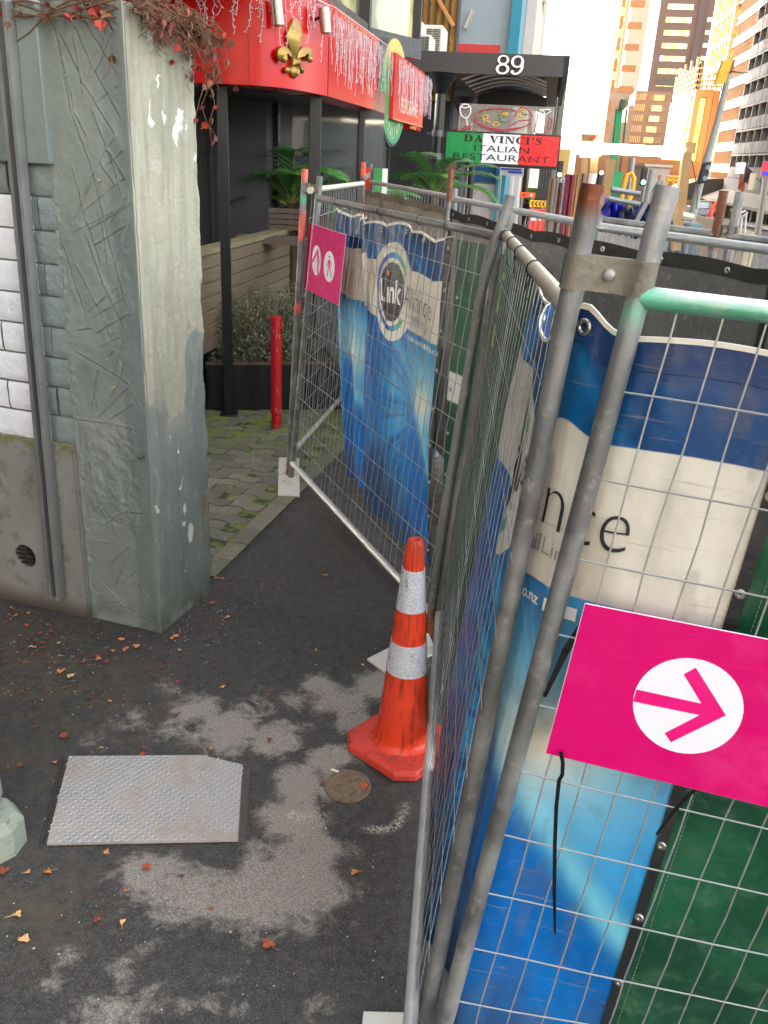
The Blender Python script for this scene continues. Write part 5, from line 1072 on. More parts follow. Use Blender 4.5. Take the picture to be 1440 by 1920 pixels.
for k, (u, v) in enumerate(((509, 24), (589, 38))):
    s_ = min(np.linspace(0, fl_, 200), key=lambda s: abs(proj(*fc(s)[:2], 3.25)[0]-u)); p = fc(s_); z = onplane(u, v, (p[0], p[1], 0), (p[0]+dO[0], p[1]+dO[1], 0))[2]; dq = fc(s_+.02)-fc(s_-.02); dq = norm((dq[0], dq[1], 0)); n_ = (dq[1], -dq[0], 0); c_ = add((p[0], p[1], z), mul(n_, .09))
    sp_ = T('spot_light', ('left', 'right')[k]+' of the two steel spot lights clamped over the gold ornament', 'spot light', c_, 'spot lights on the fascia'); mb = MB(); mb.tube([add(c_, (-.01, 0, .085)), add(c_, (.012, 0, -.085))], .042, 20); O('barrel', mb, BRSH, sp_)
    mb = MB(); mb.tube([add(c_, (.0125, 0, -.086)), add(c_, (.013, 0, -.09))], .036, 20); O('lens', mb, mat('lens_dark', L3(60, 56, 52), .1), sp_); mb = MB(); mb.tube([add(c_, (0, 0, .03)), add(c_, mul(n_, -.1))], .012, 8); O('bracket', mb, BLACKP, sp_)
# icicle string lights
ICE = mat('icicle_white', L3(198, 186, 188), .5, 0, .05, 9, 0)
def icicle(mb, p, n, ln):
    pts = [p]; x = p; t3 = (n[1], -n[0], 0)
    for i in range(7):
        x = add(x, add(mul(t3, random.uniform(-.022, .022)), add(mul(n, random.uniform(-.006, .008)), (0, 0, -ln/7)))); pts.append(x)
        d = random.choice((-1, 1)); mb.tube([x, add(x, add(mul(t3, d*random.uniform(.012, .026)), (0, 0, random.uniform(-.024, .016))))], .0028, 4)
    mb.tube(pts, .0021, 4)
sl = T('string_lights', 'white icicle string lights draped along the top of the red fascia', 'string lights', (pO[0], pO[1], 3.2)); mb = MB()
for s in np.arange(.7, fl_, .045):
    p = fc(s); d = fc(s+.01)-fc(s-.01); d = norm((d[0], d[1], 0)); n_ = (d[1], -d[0], 0); icicle(mb, add((p[0], p[1], 3.26), mul(n_, .03)), n_, random.choice((.1, .2, .3, .4, .36, .16)))
for a in np.arange(.03, aF, .03): icicle(mb, sf(a, .03, 3.26-.05*random.random()), N3, random.choice((.16, .3, .42, .5)))
O('icicles', mb, ICE, sl, smooth=0); mb = MB(); mb.tube([tuple(fc(s)+np.array([.01, -.03, 3.27])) for s in np.linspace(.3, fl_, 40)], .006, 6); mb.tube([sf(a, .035, 3.27) for a in np.linspace(0, aF+.4, 20)], .006, 6); O('cable', mb, ICE, sl)
sl2 = T('string_lights', 'white icicle string lights hanging over the red lettered sign panel', 'string lights', sf(aG+1, .06, 3.2)); mb = MB()
for a in np.arange(aG+.05, a1+.5, .03): icicle(mb, sf(a, .07+.02*random.random(), 3.24-.06*random.random()-(a > ac)*.0), N3, random.choice((.2, .34, .46, .5)))
for a in np.arange(aF, aG, .08): icicle(mb, sf(a, .03, 3.26), N3, random.choice((.3, .45)))
O('icicles', mb, ICE, sl2, smooth=0)
# ---------------------------------------------------------------- timber wall, bench, planter, shrub, bollard
t = NT('weathered_timber'); g = t.noise(7, 8, .65, vec=t.scaled((.35, .35, 9))); c = t.mix(g, L3(104, 88, 70), L3(158, 140, 114)); c = t.mix(t.ramp(t.noise(3, 5), .55, .75), c, L3(118, 112, 84)); TIM = t.done(c, .8, 0, t.bump(g, .4, .01))
t = NT('timber_cap'); g = t.noise(9, 8, .65); TCAP = t.done(t.mix(g, L3(122, 112, 82), L3(168, 156, 118)), .8, 0, t.bump(g, .3, .01))
tb0 = aty(380, 480, 7.35); tw = T('timber_wall', 'low wall of weathered horizontal timber boards with a pale cap', 'wall', (tb0[0], tb0[1], .5)); zcap = tb0[2]
mb = MB(); nb_ = 7; zlo = .52
for i in range(nb_):
    h_ = (zcap-zlo)/nb_; o = (tb0[0]-S3[0]*1.2, tb0[1]-S3[1]*1.2, zlo+i*h_+.004); mb.obox(o, mul(S3, 6.5), mul(N3, -.04), (0, 0, h_-.009))
O('boards', mb, TIM, tw, bevel=.004); mb = MB(); mb.obox((tb0[0]-S3[0]*1.2+N3[0]*.02, tb0[1]-S3[1]*1.2+N3[1]*.02, zcap), mul(S3, 6.5), mul(N3, -.16), (0, 0, .045)); O('cap', mb, TCAP, tw, bevel=.004)
mb = MB(); mb.obox((tb0[0]-S3[0]*1.2-N3[0]*.1, tb0[1]-S3[1]*1.2-N3[1]*.1, 0), mul(S3, 6.5), mul(N3, -.1), (0, 0, .52)); O('base', mb, DARK, tw)
GRYT = mat('grey_timber', L3(116, 98, 88), .75, 0, .2, 14, .2, 60)
bn = T('timber_bench', 'slatted timber bench under the palm fronds by the dark wall', 'bench', aty(505, 440, 9.2)); mb = MB(); A_ = aty(450, 438, 9.3); B_ = aty(566, 430, 9.9); d_ = sub((B_[0], B_[1], 0), (A_[0], A_[1], 0)); mb.obox((A_[0], A_[1], A_[2]-.06), (1.1, .05, 0), (0, -.35, 0), (0, 0, .06)); O('seat', mb, GRYT, bn)
mb = MB(); zc2 = aty(530, 432, 9.7)[2]
for i in range(4): q = aty(500, 430-i*10.5, 9.75); mb.obox((q[0], 9.75, q[2]), (.95, .1, 0), (0, .03, 0), (0, 0, .05))
O('backrest', mb, GRYT, bn)
plA, plB = aty(385, 684, 7.35), aty(640, 706, 7.62); pk = T('planter', 'black painted planter box in front of the timber wall', 'planter', (plA[0], plA[1], 0)); d_ = (plB[0]-plA[0], plB[1]-plA[1], 0); per = norm((-d_[1], d_[0], 0)); zp = plA[2]
mb = MB(); mb.obox((plA[0], plA[1], 0), d_, mul(per, .03), (0, 0, zp)); mb.obox(add((plA[0], plA[1], 0), mul(per, .75)), d_, mul(per, .03), (0, 0, zp)); mb.obox((plA[0], plA[1], 0), mul(norm(d_), .03), mul(per, .75), (0, 0, zp)); mb.obox((plB[0], plB[1], 0), mul(norm(d_), -.03), mul(per, .75), (0, 0, zp)); O('box', mb, BLACKP, pk)
mb = MB(); mb.obox(add((plA[0], plA[1], zp), mul(per, -.01)), d_, mul(per, .05), (0, 0, .02)); O('rim', mb, mat('rim_brown', L3(92, 70, 56), .7), pk); mb = MB(); mb.obox(add((plA[0], plA[1], zp-.08), mul(per, .03)), d_, mul(per, .72), (0, 0, .03)); O('soil', mb, mat('soil', L3(50, 40, 32), .9), pk)
sh_ = T('shrub', 'grey-green small leaved shrub growing in the black planter', 'shrub', add(lerp(plA, plB, .45), mul(per, .35))); lf2 = MB(); st = MB(); lcol = []
cx0 = add(lerp(plA, plB, .42), mul(per, .38))
for i in range(9500):
    while True:
        x, y, z = random.uniform(-1, 1), random.uniform(-1, 1), random.uniform(-.3, 1)
        rr = math.sqrt(x*x+y*y+max(z, 0)**2)+.22*(vnoise(np.array([x*2.2+5]), np.array([z*2.2+y*1.7+9]), 1.3, 4)[0]-.5)*2
        if rr < 1 and random.random() < .25+.75*rr: break
    p = add(cx0, add(mul(norm(d_), x*.62), add(mul(per, y*.36), (0, 0, .04+z*.62+.12*x)))); s = random.uniform(.008, .019); n_ = norm((x+random.gauss(0, .5), y+random.gauss(0, .5)-.4, z+random.gauss(0, .6)+.3)); a = norm(cross(n_, (random.random()-.5, random.random()-.5, random.random()+.2))); b = cross(a, n_)
    k = len(lf2.v); lf2.put([add(p, mul(b, -s)), add(p, mul(a, s*.42)), add(p, mul(b, s)), add(p, mul(a, -s*.42))], [(0, 1, 2, 3)])
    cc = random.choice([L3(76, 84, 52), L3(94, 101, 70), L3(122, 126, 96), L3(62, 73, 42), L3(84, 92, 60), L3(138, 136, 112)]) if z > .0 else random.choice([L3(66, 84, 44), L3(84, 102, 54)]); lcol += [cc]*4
for i in range(260):
    a = random.uniform(0, 6.28); r_ = random.random()**.5; x, y = r_*math.cos(a)*.6, r_*math.sin(a)*.34; zt2 = .6*math.sqrt(max(.05, 1-r_*r_))*random.uniform(.85, 1.18)+.07*x; p = add(cx0, add(mul(norm(d_), x*.5), mul(per, y*.5))); e_ = add(cx0, add(mul(norm(d_), x), add(mul(per, y), (0, 0, zt2))))
    st.tube([add(p, (0, 0, -.06)), add(lerp(p, e_, .6), (random.gauss(0, .02), random.gauss(0, .02), 0)), e_], .0022, 4)
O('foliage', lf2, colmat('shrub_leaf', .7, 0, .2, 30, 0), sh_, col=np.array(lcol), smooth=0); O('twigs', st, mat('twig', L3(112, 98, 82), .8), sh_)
bp = gp(518, 806); bo = T('bollard', 'scuffed red steel bollard standing on the pavers', 'bollard', bp); bt_z = .72
zt3 = [z for z in np.linspace(.3, 1.4, 400) if proj(bp[0], bp[1], z)[1] < 594][0]
t = NT('bollard_red'); c = t.mix(t.noise(9, 6), L3(168, 14, 26), L3(198, 22, 34)); c = t.mix(t.ramp(t.noise(38, 9, .75, vec=t.scaled((1, 1, .5))), .57, .64), c, L3(176, 140, 134)); c = t.mix(t.ramp(t.sep()[2], .06, .0), c, L3(120, 90, 84)); BRED = t.done(c, .4, 0, t.bump(t.noise(40, 5), .25, .004))
mb = MB(); mb.lathe([(.041, 0), (.041, .145), (.047, .15), (.047, zt3-.01), (.045, zt3), (.0, zt3+.001)], bp, 40); O('sleeve', mb, BRED, bo); mb = MB(); mb.tube([add(bp, (.046, -.02, zt3-.09)), add(bp, (.046, -.02, zt3-.13))], .006, 8); O('padlock_tab', mb, BLACKP, bo)
# palms
def palm(label, base, hts, nfr, ln, seed, pot=True):
    rnd = random.Random(seed); p_ = T('palm', label, 'palm', base, 'palms on the terrace'); fr = MB(); fs = MB(); cl_ = []
    for i in range(nfr):
        az = 2*math.pi*i/nfr+rnd.uniform(-.3, .3); el = rnd.uniform(.5, 1.35); L = ln*rnd.uniform(.75, 1.15); x = add(base, (0, 0, hts)); pts = [x]; e = el
        for k in range(12):
            d = (math.cos(az)*math.cos(e), math.sin(az)*math.cos(e), math.sin(e)); x = add(x, mul(d, L/12)); pts.append(x); e -= rnd.uniform(.08, .16)
        fs.tube(pts, .008, 5, rs=[.011*(1-.8*k/12) for k in range(13)]); g = rnd.choice([L3(66, 112, 50), L3(84, 138, 64), L3(104, 150, 76), L3(58, 100, 46)])
        for k in range(2, 13):
            for w_ in (.0, .33, .66):
                if k == 12 and w_: continue
                q = lerp(pts[k], pts[min(12, k+1)], w_); d = norm(sub(pts[min(12, k+1)], pts[k-1])); sd = norm(cross(d, (0, 0, 1)))
                ll_ = L*.34*math.sin(math.pi*min(1, (k+w_-1)/11.5)*.86+.22)
                for s in (1, -1):
                    dd = norm(add(add(mul(sd, s), mul(d, .75)), (0, 0, .12+rnd.uniform(-.1, .1)))); wv = mul(norm(cross(dd, add(sd, (0, 0, .8)))), .011); m1 = add(q, mul(dd, ll_*.5)); tip = add(add(q, mul(dd, ll_)), (0, 0, -.22*ll_)); kk = len(fr.v)
                    fr.put([add(q, mul(wv, .5)), add(q, mul(wv, -.5)), add(m1, mul(wv, -1)), tip, add(m1, wv)], [(0, 1, 2, 4), (4, 2, 3)]); cl_.extend([tuple(min(1, c*rnd.uniform(.8, 1.3)) for c in g)]*5)
    O('fronds', fr, colmat('palm_leaf_%d' % seed, .45, 0, .15, 20, 0), p_, col=np.array(cl_), smooth=0); O('ribs', fs, mat('palm_rib', L3(112, 124, 62), .6), p_)
    mb = MB(); mb.tube([(base[0], base[1], 0), (base[0]+.02, base[1], hts*.5), add(base, (0, 0, hts+.05))], .06, 10, rs=[.07, .05, .05]); O('trunk', mb, mat('palm_trunk', L3(84, 66, 48), .9, 0, .3, 30, .4), p_)
pb = aty(545, 380, 10.0); palm('large palm with arching fronds against the dark window, left of the posts', (pb[0], 10.0, 0), 1.6, 19, 1.0, 3)
pb = aty(668, 400, 10.8); palm('low palm between the second and third black posts', (pb[0], 10.8, 0), 1.45, 12, .8, 5)
pb = aty(722, 400, 11.6); palm('bright palm frond clump beside the red box at the far fence corner', (pb[0], 11.6, 0), 1.45, 10, .75, 8)
pb = aty(812, 380, 14.3); palm('feathery palm behind the round canopy pole', (pb[0], 14.3, 0), 1.6, 14, 1.0, 11)
rb_ = aty(690, 345, 9.2); mb = MB(); BXR = T('menu_box', 'small red, white and green striped box behind the far fence corner', 'box', (rb_[0], 9.2, 0)); 
for i, (c_, dx, w, z0_, z1_) in enumerate((('red', -.08, .1, 1.3, 2.06), ('grn', .06, .08, 1.8, 2.06), ('wht', .14, .05, 1.8, 2.06), ('red', .06, .13, 1.6, 1.78))):
    mb = MB(); mb.obox((rb_[0]+dx, 9.2, z0_), (w, 0, 0), (0, .2, 0), (0, 0, z1_-z0_)); O('stripe_panel', mb, {'red': REDS, 'grn': mat('box_green', L3(40, 140, 70), .5), 'wht': mat('box_white', L3(230, 226, 214), .5)}[c_], BXR)
mb = MB(); mb.obox((rb_[0]-.06, 9.24, 0), (.2, 0, 0), (0, .1, 0), (0, 0, 1.3)); O('stand', mb, BLACKP, BXR)
# ---------------------------------------------------------------- canopy numbered 89, with its poles and the flag-coloured sign
aC = 7.3; cY = lambda b: sf(aC, b, 0)
can = T('entrance_canopy', 'dark entrance canopy numbered 89 with curved ribs underneath', 'canopy', sf(aC, 1.5, 3.2))
bl_, zt4 = ona(853, 97, aC); br_, _ = ona(1069, 108, aC); _, zb4 = ona(853, 137, aC); b00, _ = ona(690, 84, aC)
CANM = mat('canopy_grey', L3(60, 58, 58), .5, 0, .08, 2, .05); mb = MB(); mb.obox(sf(aC, b00, zb4), mul(N3, br_-b00), mul(S3, .08), (0, 0, zt4-zb4)); mb.obox(sf(aC, br_-.08, zb4), mul(N3, .08), mul(S3, 7.5), (0, 0, zt4-zb4)); O('fascia', mb, CANM, can)
mb = MB(); mb.obox(sf(aC+.08, b00, zt4-.1), mul(N3, br_-b00-.08), mul(S3, 7.5), (0, 0, .06)); O('roof', mb, CANM, can)
bL0, bR0 = bl_-.02, br_-.12; mb = MB(); mb.obox(sf(aC+.1, bR0-.22, zb4-.02), mul(N3, .2), mul(S3, 7), (0, 0, .12)); O('side_beam', mb, mat('canopy_beam', L3(104, 88, 68), .5, .2), can); mb = MB(); mb.obox(sf(aC+.1, bL0, zb4-.02), mul(N3, .14), mul(S3, 7), (0, 0, .12)); O('side_beam', mb, mat('canopy_beam', L3(104, 88, 68), .5, .2), can)
for i, a in enumerate((.6, 1.3, 2.0, 2.7, 3.4)):
    mb = MB()
    pts = [sf(aC+a, bL0+.1+(bR0-bL0-.3)*k/14, zb4-.04-.02*0+.16*math.sin(math.pi*k/14)) for k in range(15)]; mb.tube(pts, .02, 6); O('rib', mb, mat('rib_grey', L3(206, 200, 192), .4, .1), can)
for a0_, h0_ in ((4.2, .3), (6.4, .2)):
    mb = MB()
    P_ = np.array([[sf(aC+a0_, bL0+.1+(bR0-bL0-.3)*k/14, zb4-.04+z_+.13*math.sin(math.pi*k/14)) for z_ in (-h0_, 0)] for k in range(15)]); mb.grid(P_); O('curved_beam', mb, BLACKP, can)
mb = MB()
def digit_ring(mbx, fn, cx, cz, rx, rz, tx, tz, a0=0., a1=2*math.pi):
    ts = np.linspace(a0, a1, 33); vo = [(cx+rx*math.cos(q), cz+rz*math.sin(q)) for q in ts]; vi = [(cx+(rx-tx)*math.cos(q), cz+(rz-tz)*math.sin(q)) for q in ts]; n = len(ts)
    mbx.put([fn(x, z, d) for d in (0, .03) for x, z in vo+vi], [(2*n+i, 2*n+i+1, 3*n+i+1, 3*n+i) for i in range(n-1)]+[(i, i+1, 2*n+i+1, 2*n+i) for i in range(n-1)]+[(n+i, 3*n+i, 3*n+i+1, n+i+1) for i in range(n-1)])
dl, dz0 = ona(929, 139, aC); dr, dz1 = ona(984, 105, aC); dh = (dz1-dz0); fn = frame_fn(sf(aC-.004, dl, dz0), N3, (0, 0, 1), mul(S3, -1)); w8 = (dr-dl)*.49
def bold_digits(mbx, fn, g):
    digit_ring(mbx, fn, w8*.5, dh*.27, w8*.5+g, dh*.28+g, w8*.2+2*g, dh*.09+2*g); digit_ring(mbx, fn, w8*.5, dh*.75, w8*.43+g, dh*.25+g, w8*.17+2*g, dh*.075+2*g)
    x9 = w8*1.56; digit_ring(mbx, fn, x9, dh*.68, w8*.48+g, dh*.32+g, w8*.2+2*g, dh*.09+2*g); digit_ring(mbx, fn, x9-w8*.12, dh*.46, w8*.6+g, dh*.47+g, w8*.2+2*g, dh*.10+2*g, -2.1, .55); mbx.sphere(fn(x9-w8*.32, dh*.13, .02), w8*.13+g, 10, 6)
bold_digits(mb, lambda x, y, z=0: fn(x, y, z*.3), .014); O('numeral_backing', mb, mat('numeral_black', L3(24, 22, 22), .5), can); mb = MB(); bold_digits(mb, lambda x, y, z=0: fn(x, y, z+.012), 0.); O('numerals', mb, mat('numeral_white', L3(236, 230, 226), .4), can)
def pole(label, u0, v0, v1, a, r, rz=None, cone_=False):
    b_, z_ = ona(u0, v0, a); p = sf(a, b_, 0); t_ = T('canopy_pole', label, 'pole', p, 'canopy poles'); mb = MB(); mb.tube([(p[0], p[1], gz(p[1])), (p[0], p[1], z_)], r, 20); O('shaft', mb, BLACKP, t_)
    mb = MB(); mb.tube([(p[0], p[1], z_-.3), (p[0], p[1], z_)], r, 12, rs=[r*1.05, r*3.0]); O('bracket', mb, BLACKP, t_); return p, z_
p89, z89 = pole('thick round black pole carrying the canopy, in front', 829, 137, 360, aC+.15, .085)
pole('thinner black pole further back under the canopy', 870, 182, 380, aC+2.6, .075); pole('third black pole standing right of the two canopy poles', 893, 200, 390, aC+4.0, .08)
aS = aC+.12; DS = T('flag_sign', 'green, white and red restaurant sign bracketed to the black pole', 'sign', sf(aS, 1, 2)); sx0, sz1 = ona(838.5, 246, aS); sx1, _ = ona(1050, 257, aS); _, sz0 = ona(836, 300, aS)
def fy(x): return 0.
zt5, zb5 = (ona(838, 246, aS)[1]+ona(1050, 257, aS)[1])/2, (ona(836, 302, aS)[1]+ona(1045, 312, aS)[1])/2; W5 = sx1-sx0; H5 = zt5-zb5
fnS = frame_fn(sf(aS, sx0, zb5), N3, (0, 0, 1), mul(S3, -1))
for k, (f0, f1, c_) in enumerate(((0, .325, L3(16, 140, 72)), (.325, .655, L3(232, 232, 236)), (.655, 1, L3(226, 24, 34)))):
    mb = MB(); mb.obox(fnS(W5*f0, 0), mul(N3, W5*(f1-f0)), mul(S3, .1), (0, 0, H5)); O('%s_panel' % ('green', 'white', 'red')[k], mb, mat('flag_%d' % k, c_, .35, 0, .04, 3, 0), DS)
mb = MB()
for (x0_, y0_, x1_, y1_) in ((-.02, -.025, W5+.02, 0), (-.02, H5, W5+.02, H5+.02), (-.02, 0, 0, H5), (W5, 0, W5+.02, H5)): mb.obox(fnS(x0_, y0_, .006), mul(N3, x1_-x0_), mul(S3, .12), (0, 0, y1_-y0_))
mb.obox(fnS(0, -.05, -.02), mul(N3, W5), mul(S3, .09), (0, 0, .025)); O('frame', mb, BLACKP, DS)
SERIF = {}
def serif(mbx, ch_, x, y, h, fn):          # small slab-serif alphabet drawn from strokes
    T_, t_, sv = .26*h, .09*h, .075*h
    def q(*P): mbx.put([fn(x+a*h, y+b*h, .004) for a, b in P], [tuple(range(len(P)))])
    def bar(a0, a1, b0=0, b1=1): q((a0, b0), (a1, b0), (a1, b1), (a0, b1))
    s = .075
    if ch_ == 'I': bar(.1, .36); bar(0, .46, 0, s); bar(0, .46, 1-s, 1); return .56
    if ch_ == 'D':
        bar(.1, .36); bar(0, .5, 0, s); bar(0, .5, 1-s, 1); n = 14
        for i in range(n):
            a, b = -math.pi/2+math.pi*i/n, -math.pi/2+math.pi*(i+1)/n; q((.5+.42*math.cos(a), .5+.5*math.sin(a)), (.5+.42*math.cos(b), .5+.5*math.sin(b)), (.46+.18*math.cos(b), .5+.42*math.sin(b)), (.46+.18*math.cos(a), .5+.42*math.sin(a)))
        return 1.02
    if ch_ == 'A': q((.12, 0), (.22, 0), (.56, 1), (.46, 1)); q((.62, 0), (.92, 0), (.56, 1), (.38, 1)); bar(.3, .7, .28, .36); bar(0, .34, 0, s); bar(.54, 1.02, 0, s); return 1.06
    if ch_ == 'V': q((.08, 1), (.38, 1), (.62, 0), (.46, 0)); q((.78, 1), (.88, 1), (.56, 0), (.5, 0)); bar(0, .48, 1-s, 1); bar(.66, 1.02, 1-s, 1); return 1.04
    if ch_ == 'N': bar(.12, .22); bar(.8, .9); q((.12, 1), (.4, 1), (.9, 0), (.72, 0)); bar(0, .34, 0, s); bar(0, .3, 1-s, 1); bar(.68, 1.02, 1-s, 1); return 1.1
    if ch_ == 'C':
        n = 18
        for i in range(n):
            a, b = .7+(2*math.pi-1.4)*i/n, .7+(2*math.pi-1.4)*(i+1)/n; q((.5+.48*math.cos(a), .5+.51*math.sin(a)), (.5+.48*math.cos(b), .5+.51*math.sin(b)), (.55+.26*math.cos(b), .5+.43*math.sin(b)), (.55+.26*math.cos(a), .5+.43*math.sin(a)))
        bar(.82, .9, .62, 1); return 1.
    if ch_ == 'S':
        pts = [(.68, .8), (.5, .93), (.26, .9), (.2, .72), (.42, .56), (.62, .42), (.64, .2), (.44, .07), (.16, .14)]
        for i, (a, b) in enumerate(zip(pts, pts[1:])):
            w_ = .05+.09*math.exp(-((i-3.5)/1.6)**2); dx, dy = b[0]-a[0], b[1]-a[1]; l = math.hypot(dx, dy); nx_, ny_ = -dy/l*w_, dx/l*w_; q((a[0]+nx_, a[1]+ny_), (b[0]+nx_, b[1]+ny_), (b[0]-nx_, b[1]-ny_), (a[0]-nx_, a[1]-ny_))
        bar(.66, .74, .66, 1); bar(.1, .18, 0, .34); return .82
    if ch_ == "'": q((.05, 1), (.26, 1), (.2, .68), (.12, .68)); return .34
    return .5
SBLK = mat('sign_black', L3(28, 14, 18), .4, 0, .05, 5, 0); mb = MB(); adv = 0
for ch_ in "DA VINCI'S": adv += serif(MB(), ch_, 0, 0, 1, lambda *p: p)
hh_ = H5*.24; sxx = W5*.70/(adv*hh_); x = 0
for ch_ in "DA VINCI'S": x += serif(mb, ch_, x, 0, hh_, lambda a, b, c: fnS(W5*.155+a*sxx, H5*.69+b, c))*hh_
def fit(mbx, s, x0_, x1_, y, sz, off=0.):
    vs, _ = text_poly(s, size=sz, off=off); w_ = max(v[0] for v in vs); put_text(mbx, s, lambda a, b, c: fnS(x0_+a*(x1_-x0_)/w_, y+b, .004), size=sz, off=off)
fit(mb, 'ITALIAN', W5*.245, W5*.745, H5*.385, H5*.31); fit(mb, 'RESTAURANT', W5*.06, W5*.93, H5*.09, H5*.31); O('lettering', mb, SBLK, DS, smooth=0)
mb = MB()
for zz_ in (zt5-.04, zb5+.06): mb.obox(sf(aS+.03, sx0-.34, zz_-.02), mul(N3, .34), mul(S3, .04), (0, 0, .04)); mb.tube([(p89[0], p89[1], zz_-.04), (p89[0], p89[1], zz_+.05)], .105, 16)
mb.obox(sf(aS+.03, sx0-.1, zb5+.06), mul(N3, .03), mul(S3, .03), (0, 0, H5-.1)); O('bracket', mb, mat('bracket_grey', L3(90, 92, 96), .4, .6), DS)
# neon panel over it
NP = T('neon_panel', 'clear panel with unlit neon outlines of wine glass, pizza and jug above the flag sign', 'sign', sf(aS, 1, 2.6)); nb0, nz1 = ona(862, 193, aS); nb1, _ = ona(1041, 201, aS); nz0 = zt5+.02
t = NT('acrylic'); tr = t.node('ShaderNodeBsdfTransparent'); tr.inputs[0].default_value = (.93, .93, .92, 1); mxs = t.node('ShaderNodeMixShader'); mxs.inputs[0].default_value = .28; t.done(L3(196, 190, 178), .3); t.link(tr.outputs[0], mxs.inputs[1]); t.link(t.b.outputs[0], mxs.inputs[2]); t.link(mxs.outputs[0], t.n['Material Output'].inputs['Surface']); ACR = t.m
mb = MB(); mb.obox(sf(aS+.05, nb0, nz0), mul(N3, nb1-nb0), mul(S3, .012), (0, 0, nz1-nz0)); O('acrylic_sheet', mb, ACR, NP)
zp5 = lambda P: [ona(780+a/4.8, 60+b/4.8, aS) for a, b in P]
def neon(nm, paths, c_):
    mb = MB()
    for P in paths: mb.tube([sf(aS+.02, b_, z_) for b_, z_ in zp5(P)], .010, 6)
    O(nm, mb, mat('neon_'+nm, c_, .35, 0, .05, 5, 0), NP)
neon('wine_glass', [[(398,672),(394,710),(410,755),(440,775),(470,765),(492,720),(490,680),(470,652),(430,648),(398,672)],[(400,672),(440,684),(488,672)],[(452,776),(462,845)]], L3(236, 220, 220)); neon('pizza', [[(540,730),(532,780),(560,830),(640,870),(760,890),(880,880),(980,850),(1030,820)],[(540,730),(600,700),(720,688),(840,694),(900,712)],[(548,740),(540,785),(570,825),(660,862),(800,880),(940,858)],[(842,850),(860,790),(930,690),(960,672),(1010,700),(1044,755),(1030,790),(920,800),(850,845)],[(418,866),(450,846),(500,846),(490,866),(430,876),(418,866)]], L3(170, 50, 60))
neon('topping', [ell(622,764,26,16), ell(720,828,28,16), ell(802,738,26,10), ell(956,704,18,16), ell(930,752,16,10), [(604,780),(610,812),(640,796),(668,816)]], L3(214, 168, 60)); neon('pepper', [[(738,780),(750,735),(760,790),(755,800),(820,810)]], L3(96, 120, 50)); neon('pepper', [[(940,690),(960,735),(990,745),(1005,740)]], L3(96, 120, 50)); neon('jug', [[(1100,730),(1064,890),(1080,915),(1160,918),(1185,890),(1200,760)],[(1195,770),(1225,790),(1220,850),(1180,890)]], L3(150, 66, 70)); neon('foam', [[(1112,700),(1125,720),(1145,705),(1165,745),(1185,735),(1212,715),(1195,695),(1150,698),(1112,700)]], L3(214, 210, 204))
# ================================================================== buildings above and beyond the canopy (left side)
def facade(parent, nm, p, ux, w, z0, z1, m, th=.3):
    mb = MB(); n_ = norm((-ux[1], ux[0], 0)); mb.obox((p[0], p[1], z0), mul(ux, w), mul(n_, th), (0, 0, z1-z0)); return O(nm, mb, m, parent)
# upper storey with the wide windows over the red fascia
UB = T('upper_storey', 'dark framed upper storey with pale blind windows over the red fascia', 'building', sf(1, -2.6, 3.4))
aU = 3.6; mb = MB(); mb.obox(sf(-3, -.3, 3.31), mul(S3, 6.3), mul(N3, -2), (0, 0, .13)); O('sill_band', mb, mat('sill_dark', L3(58, 56, 58), .5), UB)
UF = mat('upper_frame', L3(50, 48, 50), .45); t = NT('blind_window'); g = t.noise(.8, 3); BLW = t.done(t.mix(t.ramp(g, .42, .55), L3(196, 186, 136), L3(104, 104, 82)), .12, 0, t.bump(t.noise(.9, 2), .04, .05), Coat_Weight=.5)
mb = MB(); mb.obox(sf(-3, -.42, 3.45), mul(S3, 6.2), mul(N3, -.05), (0, 0, 6)); mb.obox(sf(3.42, -.38, 3.45), add(mul(S3, .9), mul(N3, .42)), mul(N3, -.04), (0, 0, 6)); O('glazing', mb, BLW, UB)
mb = MB()
for a in (-3, -1.4, .0, 3.15): mb.obox(sf(a, -.3, 3.45), mul(S3, .13), mul(N3, -.12), (0, 0, 6))
mb.obox(sf(-3, -.31, 3.45), mul(S3, 6.15), mul(N3, -.1), (0, 0, .1)); mb.obox(sf(3.3, -.3, 3.31), add(mul(S3, 1.), mul(N3, .45)), mul(N3, -.12), (0, 0, .22)); mb.obox(sf(4.28, .12, 3.31), mul(S3, .1), mul(N3, -.12), (0, 0, 6.2)); O('mullions', mb, UF, UB)
mb = MB(); mb.obox(sf(4.3, -.1, 3.35), mul(S3, .08), mul(N3, -6), (0, 0, 8)); O('end_wall', mb, UF, UB); mb = MB(); mb.obox(sf(-3, -.8, 3.45), mul(S3, 7.), mul(N3, -6), (0, 0, 12)); mb.obox(sf(-16, -4.2, 0), mul(S3, 13), mul(N3, -6), (0, 0, 15)); O('core', mb, DARK, UB)  # second core box is unseen mass added to keep sun off the ground
